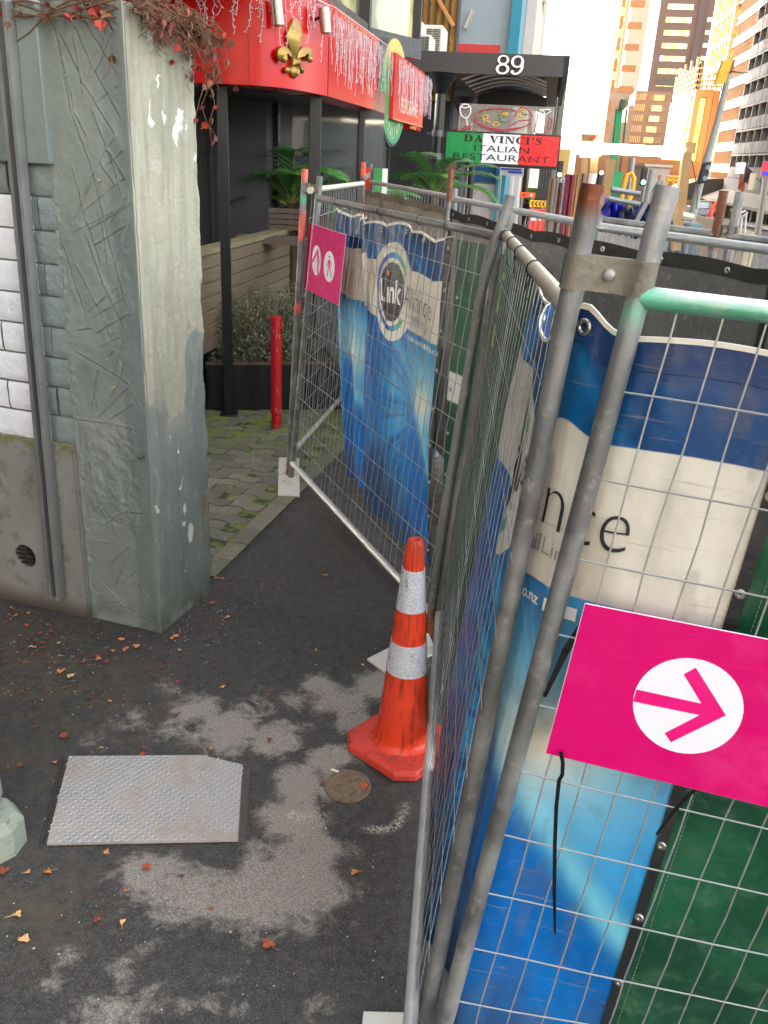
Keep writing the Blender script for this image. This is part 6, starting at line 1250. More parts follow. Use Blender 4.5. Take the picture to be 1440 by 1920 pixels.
# air conditioners standing on the dark band
def ac(label, u0, v0, u1, v1, a):
    b0_, z1_ = ona(u0, v0, a); b1_, z0_ = ona(u1, v1, a); A_ = T('air_conditioner', label, 'air conditioner', sf(a, b0_, zt4), 'air conditioners'); z0_ = zt4-.04; W_2 = b1_-b0_; mb = MB(); mb.obox(sf(a, b0_, z0_), mul(N3, W_2), mul(S3, .8), (0, 0, z1_-z0_)); O('case', mb, mat('ac_cream', L3(206, 200, 186), .5), A_, bevel=.02)
    mb = MB(); n_ = 16
    for i in range(n_):
        for k in (0, 1): mb.obox(sf(a-.012, b0_+W_2*(.07+.42*k), z0_+(z1_-z0_)*(.08+.84*i/n_)), mul(N3, W_2*.38), mul(S3, .01), (0, 0, (z1_-z0_)*.028))
    O('grille', mb, mat('ac_slots', L3(58, 56, 54), .6), A_)
ac('largest cream air conditioner on the dark band, left of the others', 745, 35, 786, 88, aC+1.0); ac('small air conditioner box between the two big ones', 787, 64, 806, 92, aC+1.1); ac('second big air conditioner with grille, right of the small box', 794, 46, 828, 92, aC+1.8); ac('low grey air conditioner at the far left behind the oval sign', 728, 62, 744, 80, aC+.8)
# gold glass facade with dark fins
GB = T('gold_glass_building', 'gold reflecting glass facade with dark vertical fins above the canopy', 'building', sf(12, 0, 4)); aG2 = aC+3.2; bg0, _ = ona(735, 40, aG2); bg1, _ = ona(853, 60, aG2)
t = NT('gold_glass'); GOLDG = t.done(t.mix(t.ramp(t.noise(.9, 3), .4, .55), L3(255, 196, 92), L3(255, 232, 170)), .12, .75, t.bump(t.noise(.5, 2), .05, .1))
mb = MB(); mb.obox(sf(aG2, bg0-.5, 3.2), mul(N3, bg1-bg0+.5), mul(S3, .2), (0, 0, 8)); O('glass', mb, GOLDG, GB); mb = MB()
for i in range(9): mb.obox(sf(aG2-.12, bg0+.15+(bg1-bg0-.15)*i/8.0, 3.2), mul(N3, .05), mul(S3, .12), (0, 0, 8))
O('fins', mb, mat('fin_dark', L3(66, 50, 34), .5), GB); mb = MB(); q0 = ona(814, 0, aG2); q1 = ona(852, 52, aG2); mb.tube([sf(aG2-.16, q0[0]-.6, q0[1]+.95), sf(aG2-.16, q1[0], q1[1])], .035, 6); O('brace', mb, mat('brace_tan', L3(176, 120, 66), .5), GB)
mb = MB(); mb.obox(sf(aG2+.2, bg0-8, 0), mul(N3, bg1-bg0+8), mul(S3, .6), (0, 0, 11)); O('core', mb, DARK, GB)
# pale brick gable with red band
PB = T('pale_brick_building', 'pale blue-grey painted brick gable with a red band', 'building', sf(15, 0, 4)); aP = aC+6.5; bp0, _ = ona(846, 40, aP); bp1, zr1 = ona(958, 40, aP); _, zr0 = ona(900, 100, aP)
t = NT('pale_brick'); br_t = t.node('ShaderNodeTexBrick'); br_t.inputs['Scale'].default_value = 1; br_t.inputs['Mortar Size'].default_value = .012; br_t.inputs['Brick Width'].default_value = .46; br_t.inputs['Row Height'].default_value = .15
cmb = t.node('ShaderNodeCombineXYZ'); sx_ = t.sep(); t.link(sx_[0], cmb.inputs[0]); t.link(sx_[2], cmb.inputs[1]); t.link(cmb.outputs[0], br_t.inputs['Vector']); c = t.mix(t.noise(1.2, 5), L3(140, 150, 154), L3(164, 172, 172)); PALEB = t.done(c, .7, 0, t.bump(br_t.outputs['Fac'], -.25, .02))
mb = MB(); mb.obox(sf(aP, bp0-1.2, 0), mul(N3, bp1-bp0+1.2), mul(S3, 6), (0, 0, 16)); O('gable', mb, PALEB, PB); b1r, z1r = ona(852, 82, aP); b2r, z0r = ona(937, 100, aP); mb = MB(); mb.obox(sf(aP-.03, b1r, z0r-.3), mul(N3, b2r-b1r), mul(S3, .05), (0, 0, z1r-z0r+.3)); O('red_band', mb, mat('red_band', L3(206, 60, 54), .6), PB)
mb = MB(); mb.obox(sf(aP-.2, bp1, 0), mul(N3, .22), mul(S3, 2), (0, 0, 16)); O('teal_strip', mb, mat('teal', L3(34, 132, 152), .5), PB)
b_, z_ = ona(880, 40, aP); mb = MB(); mb.tube([sf(aP-.1, b_-.05, z_-.15), sf(aP-.12, b_+.05, z_+.1), sf(aP-.1, b_+.08, z_+.2)], .05, 6); O('broken_bracket', mb, mat('bracket_pale', L3(170, 164, 156), .7), PB)
bx0, bz1 = ona(862, 225, aP-.5); bx1, _ = ona(1035, 225, aP-.5); mb = MB(); mb.obox(sf(aP-.02-.1, ona(822, 240, aP)[0], .9), mul(N3, ona(858, 240, aP)[0]-ona(822, 240, aP)[0]), mul(S3, .09), (0, 0, 1.9)); O('red_shopfront', mb, mat('red_shop', L3(218, 52, 46), .6), PB)
q0, q1 = ona(878, 300, aP), ona(931, 342, aP); mb = MB(); mb.obox(sf(aP-.06, q0[0], q1[1]), mul(N3, q1[0]-q0[0]), mul(S3, .05), (0, 0, q0[1]-q1[1])); O('blue_poster', mb, mat('blue_poster', L3(38, 92, 138), .7, 0, .2, 4), PB); mb = MB(); mb.obox(sf(aP-.07, q0[0], q1[1]-1.4), mul(N3, q1[0]-q0[0]), mul(S3, .05), (0, 0, 1.35)); O('white_poster', mb, mat('white_poster', L3(206, 200, 190), .8, 0, .2, 3, dirt=L3(150, 140, 126)), PB)
q0, q1 = ona(760, 230, aP-2), ona(806, 330, aP-2); mb = MB(); mb.obox(sf(aP-2, q0[0], gz(14)), mul(N3, q1[0]-q0[0]), mul(S3, .1), (0, 0, q0[1])); O('blue_pillar', mb, mat('navy_pillar', L3(42, 52, 112), .6), PB); q2 = ona(770, 215, aP-2.2); mb = MB(); mb.prism([sf(aP-2.2, q2[0]-.2, q2[1]+.2), sf(aP-2.2, q2[0]+.65, q2[1]+.2), sf(aP-3., q2[0]+.9, q2[1]-.5), sf(aP-3., q2[0]-.2, q2[1]-.5)], (0, 0, -.05)); O('awning', mb, mat('awning_black', L3(34, 34, 38), .7), PB)
# further shops and the office block at the end of the left side
def slab(label, cat, u0, v0, u1, z0, a, dep, colr, nm='shop_building', r=.6, parts=()):
    b0_, _ = ona(u0, max(v0, 50), a); b1_, _ = ona(u1, max(v0, 50), a); z1_ = ona(u0, v0, a)[1]; B_ = T(nm, label, cat, sf(a, b0_, z0)); mb = MB(); mb.obox(sf(a, b0_, z0), mul(N3, b1_-b0_), mul(S3, dep), (0, 0, z1_-z0)); O('wall', mb, mat('wall_'+label[:14].replace(' ', '_'), colr, r, 0, .1, .7, 0), B_); return B_, b0_, b1_, z1_
B1, *_q = slab('grey rendered building beside the teal strip', 'building', 960, -60, 985, -1, 18, 10, L3(150, 146, 142)); B2, *_q = slab('cream plastered building with a ledge, right of the grey one', 'building', 985, -60, 1003, -1, 26, 12, L3(200, 190, 176)); B3, b0_, b1_, z1_ = slab('slim balcony tower edge against the bright sky', 'building', 1004, -120, 1016, -2, 44, 10, L3(176, 168, 158))
mb = MB()
for i in range(9): mb = MB(); mb.obox(sf(43.7, b0_-.2, 2+i*2.6), mul(N3, b1_-b0_+.25), mul(S3, .3), (0, 0, .9)); O('balcony', mb, mat('balcony_pale', L3(190, 182, 170), .6), B3)
B4, b0_, b1_, z1_ = slab('grey glass office block with grid windows right of the canopy', 'building', 1030, 150, 1064, -3, 30, 16, L3(118, 114, 100))
for i in range(6):
    z = z1_-.3-(i+1)*1.35; mb = MB(); mb.obox(sf(29.9, b0_, z), mul(N3, (b1_-b0_)*.62), mul(S3, .1), (0, 0, 1.22)); O('window', mb, glass('office_glass', L3(92, 94, 92), .08), B4)
mb = MB()
for i in range(5): mb.obox(sf(29.86, b0_+(b1_-b0_)*.62*i/4, 0), mul(N3, .06), mul(S3, .05), (0, 0, z1_))
O('mullions', mb, mat('mull_dark', L3(50, 46, 44), .5), B4)
B5, *_q = slab('small sunlit tan building at the far end of the left pavement', 'building', 1050, 280, 1070, -4, 46, 10, L3(206, 164, 92))
# street strip under the flag sign: shop front, posts, street name board
aT = 20.; q0, q1 = ona(944, 328, aT), ona(954, 430, aT); mb = MB(); mb.obox(sf(aT, q0[0], -1), mul(N3, q1[0]-q0[0]), mul(S3, .2), (0, 0, q0[1]+1)); O('shop_post', mb, mat('white_post', L3(214, 206, 206), .6), label='white post below the flag sign, beside a teal strip', cat='post')
q0, q1 = ona(939, 311, 13.2), ona(981, 331, 13.2); NB = T('name_board', 'small white board with two blue stripes hanging under the flag sign', 'sign', sf(13.2, q0[0], q1[1])); mb = MB(); mb.obox(sf(13.2, q0[0], q1[1]), mul(N3, q1[0]-q0[0]), mul(S3, .06), (0, 0, q0[1]-q1[1])); O('panel', mb, mat('board_white', L3(196, 196, 200), .5), NB); mb = MB()
for f0, f1, g0, g1_ in ((.02, .9, .6, .8), (.35, .95, .3, .52)): mb.obox(sf(13.18, q0[0]+(q1[0]-q0[0])*f0, q1[1]+(q0[1]-q1[1])*g0), mul(N3, (q1[0]-q0[0])*(f1-f0)), mul(S3, .02), (0, 0, (q0[1]-q1[1])*(g1_-g0)))
O('blue_stripe', mb, mat('stripe_blue', L3(28, 66, 170), .5), NB); mb = MB(); mb.tube([sf(13.23, q0[0]+.02, q1[1]-2.6), sf(13.23, q0[0]+.02, q0[1]+.1)], .03, 8); O('pole', mb, STEEL, NB)
q0, q1 = gpf(951, 420), gpf(985, 420); mb = MB(); p = aty(951, 350, 62); p2 = aty(990, 420, 62); mb.obox((p[0], 62, -4), (p2[0]-p[0]+1.2, 0, 0), (0, .2, 0), (0, 0, p[2]+4)); HG = O('green_hoarding', mb, mat('lime_hoarding', L3(128, 172, 62), .6), label='lime green hoarding across the pavement behind two pedestrians', cat='hoarding')
# pedestrians
def person(label, u, v, Y, cloth, hair, legs=L3(40, 40, 48), h=1.7, hat=None, bag=None):
    p = aty(u, v, Y); gx0, gy0, g0 = p[0], p[1], p[2]-h; k = h/1.7
    P_ = T('person', label, 'person', (gx0, gy0, g0)); mb = MB(); J = lambda x, y, z: (gx0+x*k, gy0+y*k, g0+z*k)
    me = bpy.data.meshes.new('body'); bm_ = bmesh.new(); pts = {'pel': (0, 0, .92, .13), 'bel': (0, 0, 1.1, .13), 'che': (0, .01, 1.3, .16), 'nec': (0, .0, 1.47, .055), 'hea': (0, -.01, 1.6, .095), 'top': (0, 0, 1.68, .07), 'shl': (-.17, 0, 1.41, .062), 'ell': (-.23, .02, 1.14, .048), 'hal': (-.22, -.06, .9, .04), 'shr': (.17, 0, 1.41, .062), 'elr': (.23, .02, 1.14, .048), 'har': (.22, -.06, .9, .04), 'hil': (-.09, 0, .85, .09), 'knl': (-.1, -.03, .48, .062), 'anl': (-.1, .03, .08, .045), 'tol': (-.1, -.12, .03, .04), 'hir': (.09, 0, .85, .09), 'knr': (.1, .05, .48, .062), 'anr': (.1, .14, .08, .045), 'tor': (.1, .0, .03, .04)}
    ids = {q: bm_.verts.new(tuple(c*k for c in pts[q][:3])) for q in pts}
    for a, b in (('pel', 'bel'), ('bel', 'che'), ('che', 'nec'), ('nec', 'hea'), ('hea', 'top'), ('che', 'shl'), ('shl', 'ell'), ('ell', 'hal'), ('che', 'shr'), ('shr', 'elr'), ('elr', 'har'), ('pel', 'hil'), ('hil', 'knl'), ('knl', 'anl'), ('anl', 'tol'), ('pel', 'hir'), ('hir', 'knr'), ('knr', 'anr'), ('anr', 'tor')): bm_.edges.new((ids[a], ids[b]))
    bm_.to_mesh(me); bm_.free(); o = bpy.data.objects.new('body', me); COL.objects.link(o); o.parent = P_; md = o.modifiers.new('skin', 'SKIN')
    for i, q in enumerate(pts): me.skin_vertices[0].data[i].radius = (pts[q][3]*k,)*2
    me.skin_vertices[0].data[0].use_root = True; s_ = o.modifiers.new('sub', 'SUBSURF'); s_.levels = s_.render_levels = 2
    t = NT('clothes_'+label[:12].replace(' ', '_')); z = t.math('SUBTRACT', t.sep()[2], g0); c = t.mix(t.ramp(z, .9*k, .93*k), legs, cloth); c = t.mix(t.ramp(z, 1.47*k, 1.49*k), c, L3(180, 132, 106)); me.materials.append(t.done(c, .8))
    mb.sphere(J(0, .015, 1.63), .108*k, 12, 8, (1, 1.05, .85)); O('hair', mb, mat('hair_'+label[:10].replace(' ', '_'), hair, .6), P_)
    if bag: mb = MB(); mb.sphere(J(.2, .05, 1.2), .16*k, 10, 8, (1, .8, 1.1)); O('bag', mb, mat('bag_purple', bag, .6), P_, smooth=60)
person('pedestrian in a dark grey jacket in front of the lime hoarding', 965, 371, 53, L3(48, 48, 58), L3(26, 22, 22)); person('pedestrian in dark clothes with a purple hood and bag, beside the orange sign', 988, 374, 51, L3(70, 34, 58), L3(30, 22, 24), bag=L3(150, 90, 180))
# ---------------------------------------------------------------- street works seen over the back fence
def board(label, u0, v0, u1, v1, Y, colr, cat='sign', nm='road_sign', legs=True):
    p0, p1 = aty(u0, v0, Y), aty(u1, v1, Y); B_ = T(nm, label, cat, (p0[0], Y, p1[2])); mb = MB(); dz = (aty(u1, v0, Y)[2]-p0[2]); mb.obox((p0[0], Y, p1[2]), (p1[0]-p0[0], 0, 0), (0, .05, 0), (0, 0, p0[2]-p1[2])); O('panel', mb, mat('c_'+label[:16].replace(' ', '_'), colr, .5, 0, .05, 2, 0), B_)
    if legs: mb = MB(); [mb.obox((p0[0]+(p1[0]-p0[0])*f, Y+.06, gz(Y)-.2), (.07, 0, 0), (0, .05, 0), (0, 0, p1[2]-gz(Y)+.3)) for f in (.15, .8)]; O('leg', mb, STEEL, B_)
    return B_, (lambda x, y, z=0: (p0[0]+(p1[0]-p0[0])*x, Y-.01-z, p1[2]+(p0[2]-p1[2])*y))
OS, f = board('orange detour sign with a black arrow pointing left', 975, 360, 1003, 371, 36, L3(250, 84, 22)); mb = MB(); mb.put([f(*q) for q in ((.16, .5), (.28, .75), (.28, .56), (.42, .56), (.42, .44), (.28, .44), (.28, .25))], [tuple(range(7))]); O('arrow', mb, SBLK, OS, smooth=0); mb = MB(); mb.put([f(*q) for q in ((.68, .3), (.82, .3), (.82, .72), (.68, .72))], [(0, 1, 2, 3)]); O('white_square', mb, WHT, OS, smooth=0)
CSG, f = board('yellow board with four black chevrons pointing left', 994, 375, 1023, 389, 34, L3(246, 184, 20)); mb = MB()
for i in range(4): x = .08+.225*i; mb.put([f(*q) for q in ((x, .5), (x+.11, .88), (x+.2, .88), (x+.09, .5), (x+.2, .12), (x+.11, .12))], [(0, 1, 2, 3), (0, 3, 4, 5)])
O('chevron', mb, SBLK, CSG, smooth=0)
RSG, f = board('red and white square sign on a post beside the steel piles', 1015, 332, 1034, 360, 38, L3(226, 214, 208)); mb = MB(); mb.put([f(*q) for q in ((.1, .1), (.82, .1), (.82, .88), (.1, .88))], [(0, 1, 2, 3)]); O('red_face', mb, mat('red_face', L3(222, 66, 76), .5), RSG, smooth=0)
REDB = mat('barrier_red', L3(226, 62, 44), .5, 0, .1, 3, 0); WHB = mat('barrier_white', L3(224, 216, 208), .5)
for i in range(4):
    q = aty(1000+i*8.5, 393, 30+i*.8); B_ = T('barrier', 'red and white plastic works barrier below the chevron board', 'barrier', (q[0], q[1], gz(q[1])), 'plastic barriers under the chevron board'); mb = MB(); mb.prism([(q[0]-.1, q[1], gz(q[1])), (q[0]+.22, q[1], gz(q[1])), (q[0]+.2, q[1], q[2]), (q[0]-.08, q[1], q[2]+.02)], (0, .25, 0)); O('body', mb, REDB, B_); mb = MB(); mb.obox((q[0]-.05, q[1]-.02, q[2]-.35), (.2, 0, 0), (0, .02, 0), (0, 0, .14)); O('band', mb, WHB, B_)
# row of steel sheet piles and boards standing upright
PC = [(1031,334,9,L3(132,104,70)),(1040,336,8,L3(150,148,146)),(1046,342,9,L3(122,76,48)),(1054,333,6,L3(176,180,186)),(1059,328,6,L3(60,82,130)),(1063,326,16,L3(128,44,58)),(1078,326,9,L3(170,124,80)),(1087,324,12,L3(140,116,90)),(1098,324,10,L3(176,134,98)),(1109,326,8,L3(118,90,70)),(1036,360,7,L3(120,122,126)),(1070,352,8,L3(100,96,96))]
for i, (u, v, w, c_) in enumerate(PC):
    Y = 19+.25*(i % 5)+(.8 if i > 9 else 0); p, p2 = aty(u, v, Y), aty(u+w, v, Y); w_ = p2[0]-p[0]; mb = MB(); d = w_*.3
    prof = [(p[0], Y), (p[0]+w_*.2, Y+d), (p[0]+w_*.5, Y+d), (p[0]+w_*.68, Y-.01), (p[0]+w_, Y-.01), (p[0]+w_, Y+.02), (p[0]+w_*.7, Y+.03), (p[0]+w_*.52, Y+d+.03), (p[0]+w_*.18, Y+d+.03), (p[0], Y+.03)]
    mb.prism([(x, y, gz(Y)-.5) for x, y in prof], (0, 0, p[2]-gz(Y)+.5)); O('sheet_pile', mb, mat('pile_%d' % i, c_, .55, .3, .25, 3, .1, 30, dirt=tuple(x*.6 for x in c_), dsc=4), label='upright steel pile or board in the row left of the glowing lamp', cat='sheet pile', group='row of upright piles')
# glowing lamp on a timber frame
TIMY = mat('site_timber', L3(158, 126, 84), .75, 0, .2, 8, .15, 40); YL = 11.
def plank(label, pts, w, Y, m=TIMY, nm='timber_post', cat='timber post', d=.08, grp=None):
    (u0, v0), (u1, v1) = pts; a, b = aty(u0, v0, Y), aty(u1, v1, Y); mb = MB(); mb.obox((a[0]-w/2, Y, a[2]), (w, 0, 0), (0, d, 0), (b[0]-a[0], 0, b[2]-a[2])); return O(nm, mb, m, label=label, cat=cat, group=grp)
LB = T('work_lamp', 'long glowing white work lamp box on timber posts over the site', 'lamp', aty(1200, 282, YL)); a, b = aty(1119, 268, YL), aty(1287, 269, YL); c_ = aty(1287, 296, YL); mb = MB(); mb.obox((a[0], YL, c_[2]), (b[0]-a[0], 0, 0), (0, .12, 0), (0, 0, a[2]-c_[2])); O('tube_cover', mb, emit('lamp_glow', (1, .97, .9), 4.), LB, bevel=.02)
a, b = aty(1094, 269, YL), aty(1112, 295, YL); mb = MB(); mb.obox((a[0], YL+.02, b[2]), (b[0]-a[0], 0, 0), (0, .1, 0), (0, 0, a[2]-b[2])); O('side_lamp', mb, emit('lamp_glow2', (1, .97, .9), 3.), LB)
a, b = aty(1094, 253, YL), aty(1122, 268, YL); mb = MB(); mb.obox((a[0], YL, b[2]+.01), (b[0]-a[0]-.06, 0, 0), (0, .1, 0), (0, 0, a[2]-b[2])); O('head_block', mb, TIMY, LB); mb = MB(); p = aty(1288, 282, YL); mb.tube([(p[0], YL, p[2]), aty(1297, 300, YL), aty(1303, 330, YL), aty(1309, 360, YL), aty(1305, 392, YL)], .006, 6); O('cable', mb, BLK, LB); a, b = aty(1287, 266, YL), aty(1304, 288, YL); mb = MB(); mb.obox((a[0], YL+.02, b[2]), (b[0]-a[0], 0, 0), (0, .08, 0), (0, 0, a[2]-b[2])); O('end_block', mb, TIMY, LB)
mb = MB(); p = aty(1112, 257, YL); mb.tube([(p[0], YL-.02, p[2]), (p[0], YL-.05, p[2])], .022, 10); O('red_lens', mb, mat('red_lens', L3(220, 50, 46), .4), LB)
plank('left timber post of the lamp frame, with a white cap below', [(1114, 330), (1119, 252)], .075, YL+.06); plank('slanting timber plank behind the rusty post top', [(1127, 430), (1147, 298)], .1, YL-.5); plank('right timber post under the end of the glowing lamp', [(1268, 470), (1290, 285)], .105, YL-.2); plank('far timber upright behind the lamp, left side', [(1096, 325), (1100, 268)], .07, YL+2)
mb = MB(); a = aty(1109, 325, YL-.1); mb.tube([(a[0]+.01, YL-.1, a[2]-.15), (a[0]+.02, YL-.1, a[2])], .045, 14); O('plastic_cap', mb, WHT, label='white plastic cap standing on the piles beside the lamp post', cat='cap')
def rod(label, pts, r, Y, m, nm='scaffold_pipe', cat='pipe', grp=None, n=8): mb = MB(); mb.tube([aty(u, v, Y) for u, v in pts], r, n); return O(nm, mb, m, label=label, cat=cat, group=grp)
PIPE = mat('pipe_grey', L3(140, 142, 142), .45, .6, .2, 10, .05)
rod('upper grey pipe of the site handrail behind the posts', [(1146, 355), (1200, 364)], .024, 8.5, PIPE); rod('lower grey pipe of the site handrail behind the posts', [(1140, 372), (1200, 384)], .024, 8.5, PIPE); rod('grey upright scaffold pipe beside the second nearest post', [(1211, 382), (1223, 318)], .026, 8.3, PIPE); rod('grey scaffold pipe leaning to the right', [(1214, 378), (1240, 338)], .026, 8.4, PIPE)
rod('grey pole behind the yellow lifting sling', [(1172, 400), (1186, 296)], .032, 9.5, PIPE); rod('grey pipe sloping down through the blue sheets', [(1180, 440), (1212, 380)], .024, 8.2, PIPE); rod('open black-ended pipe pointing at the viewer by the leaning pole', [(1278, 404), (1299, 409)], .028, 6.6, mat('pipe_cream', L3(206, 196, 172), .5, .2)); p = aty(1300, 409.3, 6.58); mb = MB(); mb.tube([(p[0]-.001, 6.60, p[2]), (p[0]+.006, 6.60, p[2]-.001)], .022, 12); O('pipe_bore', mb, BLK, label='dark open bore of the cream pipe beside the leaning pole', cat='pipe end')
SLG = mat('sling_yellow', L3(236, 172, 40), .6)
rod('yellow lifting sling looped over the grey pole', [(1160, 410), (1170, 350), (1176, 328), (1184, 324), (1189, 334), (1187, 352), (1176, 392), (1172, 412)], .022, 9.2, SLG, 'lifting_sling', 'sling'); rod('yellow hose curled beside the second nearest post', [(1222, 385), (1226, 378), (1232, 377), (1234, 384)], .03, 8.2, SLG, 'hose', 'hose')
def cloth(label, poly, Y, colr, seed):
    mb = MB(); c = [aty(*q, Y) for q in poly]; n1, n2 = 14, 14; P_ = np.zeros((n1+1, n2+1, 3))
    for i in range(n1+1):
        for j in range(n2+1): a = lerp(lerp(c[0], c[1], i/n1), lerp(c[3], c[2], i/n1), j/n2); P_[i, j] = (a[0], a[1]+.10*math.sin(i*1.1+seed)+.05*math.sin(j*.9+seed*2+i*.6), a[2]+.02*math.sin(i*1.7+seed))
    mb.grid(P_); O('sheeting', mb, mat('tarp_%d' % seed, colr, .35, 0, .2, 6, .3, 12), label=label, cat='sheeting', smooth=180)
cloth('bright blue plastic sheet bundled behind the rusty post top', [(1138, 372), (1164, 380), (1152, 436), (1124, 428)], 8.8, L3(32, 44, 176), 1); cloth('grey-blue sheet hanging between the yellow slings', [(1162, 384), (1184, 388), (1174, 440), (1156, 438)], 8.9, L3(86, 98, 120), 2); cloth('dark blue sheet draped left of the second nearest post', [(1192, 378), (1232, 378), (1226, 452), (1180, 444)], 8.6, L3(44, 62, 120), 3); cloth('grey sheet beside the dark blue one', [(1182, 384), (1198, 378), (1190, 440), (1172, 440)], 9.0, L3(120, 122, 128), 4)
YF = mat('yellow_frame', L3(232, 176, 46), .5); yf = T('guard_frame', 'yellow tubular guard frame beyond the lamp post', 'guard rail', aty(1262, 345, 24)); mb = MB()
for P_ in ([(1250, 346), (1252, 330)], [(1274, 346), (1275, 331)], [(1250, 331), (1275, 332)], [(1249, 338), (1275, 339)], [(1262, 346), (1262, 331)]): mb.tube([aty(*q, 24) for q in P_], .03, 6)
O('rails', mb, YF, yf)
# drilling mast
GM = mat('rig_green', L3(28, 142, 84), .5, 0, .15, .6); rg = T('drilling_rig', 'green drilling mast rising in front of the far towers', 'drilling rig', gpf(1158, 366)); a, b, c_ = aty(1163, 205, 58), aty(1151, 322, 58), aty(1160, 340, 58); mb = MB(); mb.obox((b[0]-.2, 58, b[2]), (.36, 0, 0), (0, .4, 0), sub(a, b)); mb.obox((b[0]-.3, 58, b[2]-2), (.8, 0, 0), (0, .6, 0), (.1, 0, 2.)); O('mast', mb, GM, rg); mb = MB(); mb.obox((b[0]-.6, 57.6, gz(58)), (1.9, 0, 0), (0, 1.5, 0), (0, 0, b[2]-1-gz(58))); O('base', mb, mat('rig_dark', L3(20, 92, 56), .5), rg); mb = MB(); mb.tube([(a[0], 57.8, a[2]), (a[0]+.1, 57.8, a[2]+.5)], .2, 8); mb.tube([(a[0]+.3, 57.6, a[2]), (b[0]+.3, 57.6, b[2])], .06, 6); O('mast_head', mb, mat('rig_head', L3(70, 82, 66), .5), rg)
# traffic signals
def signal(label, u, v, Y, lit, u2, v2):
    p, q = aty(u, v, Y), aty(u2, v2, Y); S_ = T('traffic_light', label, 'traffic light', (q[0], Y, q[2])); mb = MB(); mb.tube([(q[0], Y+.12, gz(Y)), (q[0], Y+.12, p[2])], .07, 8); O('pole', mb, PIPE, S_); mb = MB(); mb.cbox((p[0], Y, p[2]+.1), (.26, 0, 0), (0, .2, 0), (0, 0, .72)); hd = O('head', mb, BLK, S_, bevel=.03)
    for i, c_ in enumerate(('red', 'amber', 'green')):
        mb = MB(); z = p[2]+.34-.23*i; mb.tube([(p[0], Y-.1, z), (p[0], Y-.12, z)], .09, 12); on = c_ == lit; O(c_+'_lens', mb, emit('sig_'+c_, {'red': (1, .08, .05), 'green': (.05, 1, .6), 'amber': (1, .5, .05)}[c_], 5) if on else mat('lens_off', L3(40, 40, 40), .3), hd)
signal('traffic light showing green beyond the yellow sling', 1206, 336, 40, 'green', 1208, 360); signal('traffic light showing red beyond the rusty post', 1125, 338, 44, 'red', 1126, 360); signal('small traffic light showing green under the flag sign corner', 1049, 322, 42, 'green', 1049, 350)
Yp = 26.; LP = T('leaning_pole', 'tall grey pole leaning right, with a signal head and red top', 'pole', aty(1290, 440, Yp)); mb = MB(); mb.tube([aty(1292, 430, Yp), aty(1316, 330, Yp), aty(1345, 230, Yp), aty(1364, 150, Yp), aty(1367, 138, Yp)], .13, 14, rs=[.12, .105, .09, .08, .08]); O('shaft', mb, mat('pole_grey', L3(150, 148, 136), .6, .2, .15, 2, .1), LP); mb = MB(); mb.tube([aty(1367, 138, Yp), aty(1373, 112, Yp)], .085, 12); O('red_top', mb, mat('maroon', L3(140, 62, 58), .6), LP); mb = MB(); p = aty(1320, 324, Yp-.3); d_ = norm(sub(aty(1345, 230, Yp), aty(1316, 330, Yp))); mb.cbox(p, (.22, 0, .04), (0, .2, 0), mul(d_, .56)); O('signal_head', mb, BLK, LP, bevel=.03)
for k in (-.14, .14): mb = MB(); c_ = add(p, mul(d_, k)); mb.tube([add(c_, (.03, -.1, 0)), add(c_, (.03, -.13, 0))], .065, 12); O('lens', mb, mat('lens_grey', L3(130, 132, 130), .2), LP)
mb = MB(); p = aty(1360, 122, Yp); q = aty(1352, 148, Yp); mb.cbox(lerp(p, q, .5), (.26, 0, .05), (0, .2, 0), (.1, 0, .6)); O('yellow_plate', mb, mat('plate_yellow', L3(222, 168, 30), .5), LP); mb = MB(); mb.tube([aty(1370, 134, Yp), aty(1400, 137, Yp-2)], .02, 5); O('wire', mb, BLK, LP)
# ================================================================== right side of the street
fR0 = (35.5, 100.)
def rf(a, b, z): return (fR0[0]+sS[0]*a+sN[0]*b, fR0[1]+sS[1]*a+sN[1]*b, z)
def onr(u, v, b=0.):
    p = onplane(u, v, rf(0, b, 0), rf(1, b, 0)); return ((p[0]-rf(0, b, 0)[0])*sS[0]+(p[1]-rf(0, b, 0)[1])*sS[1], p[2])
def orr(u, v, a):
    p = onplane(u, v, rf(a, 0, 0), rf(a, 1, 0)); return ((p[0]-rf(a, 0, 0)[0])*sN[0]+(p[1]-rf(a, 0, 0)[1])*sN[1], p[2])
GA = T('apartment_building', 'grey apartment block with balconies and cream slab edges at the right edge', 'building', rf(-10, 0, -2)); APW = mat('apt_grey', L3(96, 92, 91), .75, 0, .08, .3, .05, 4); aE = onr(1370, 300)[0]; a00 = -34.
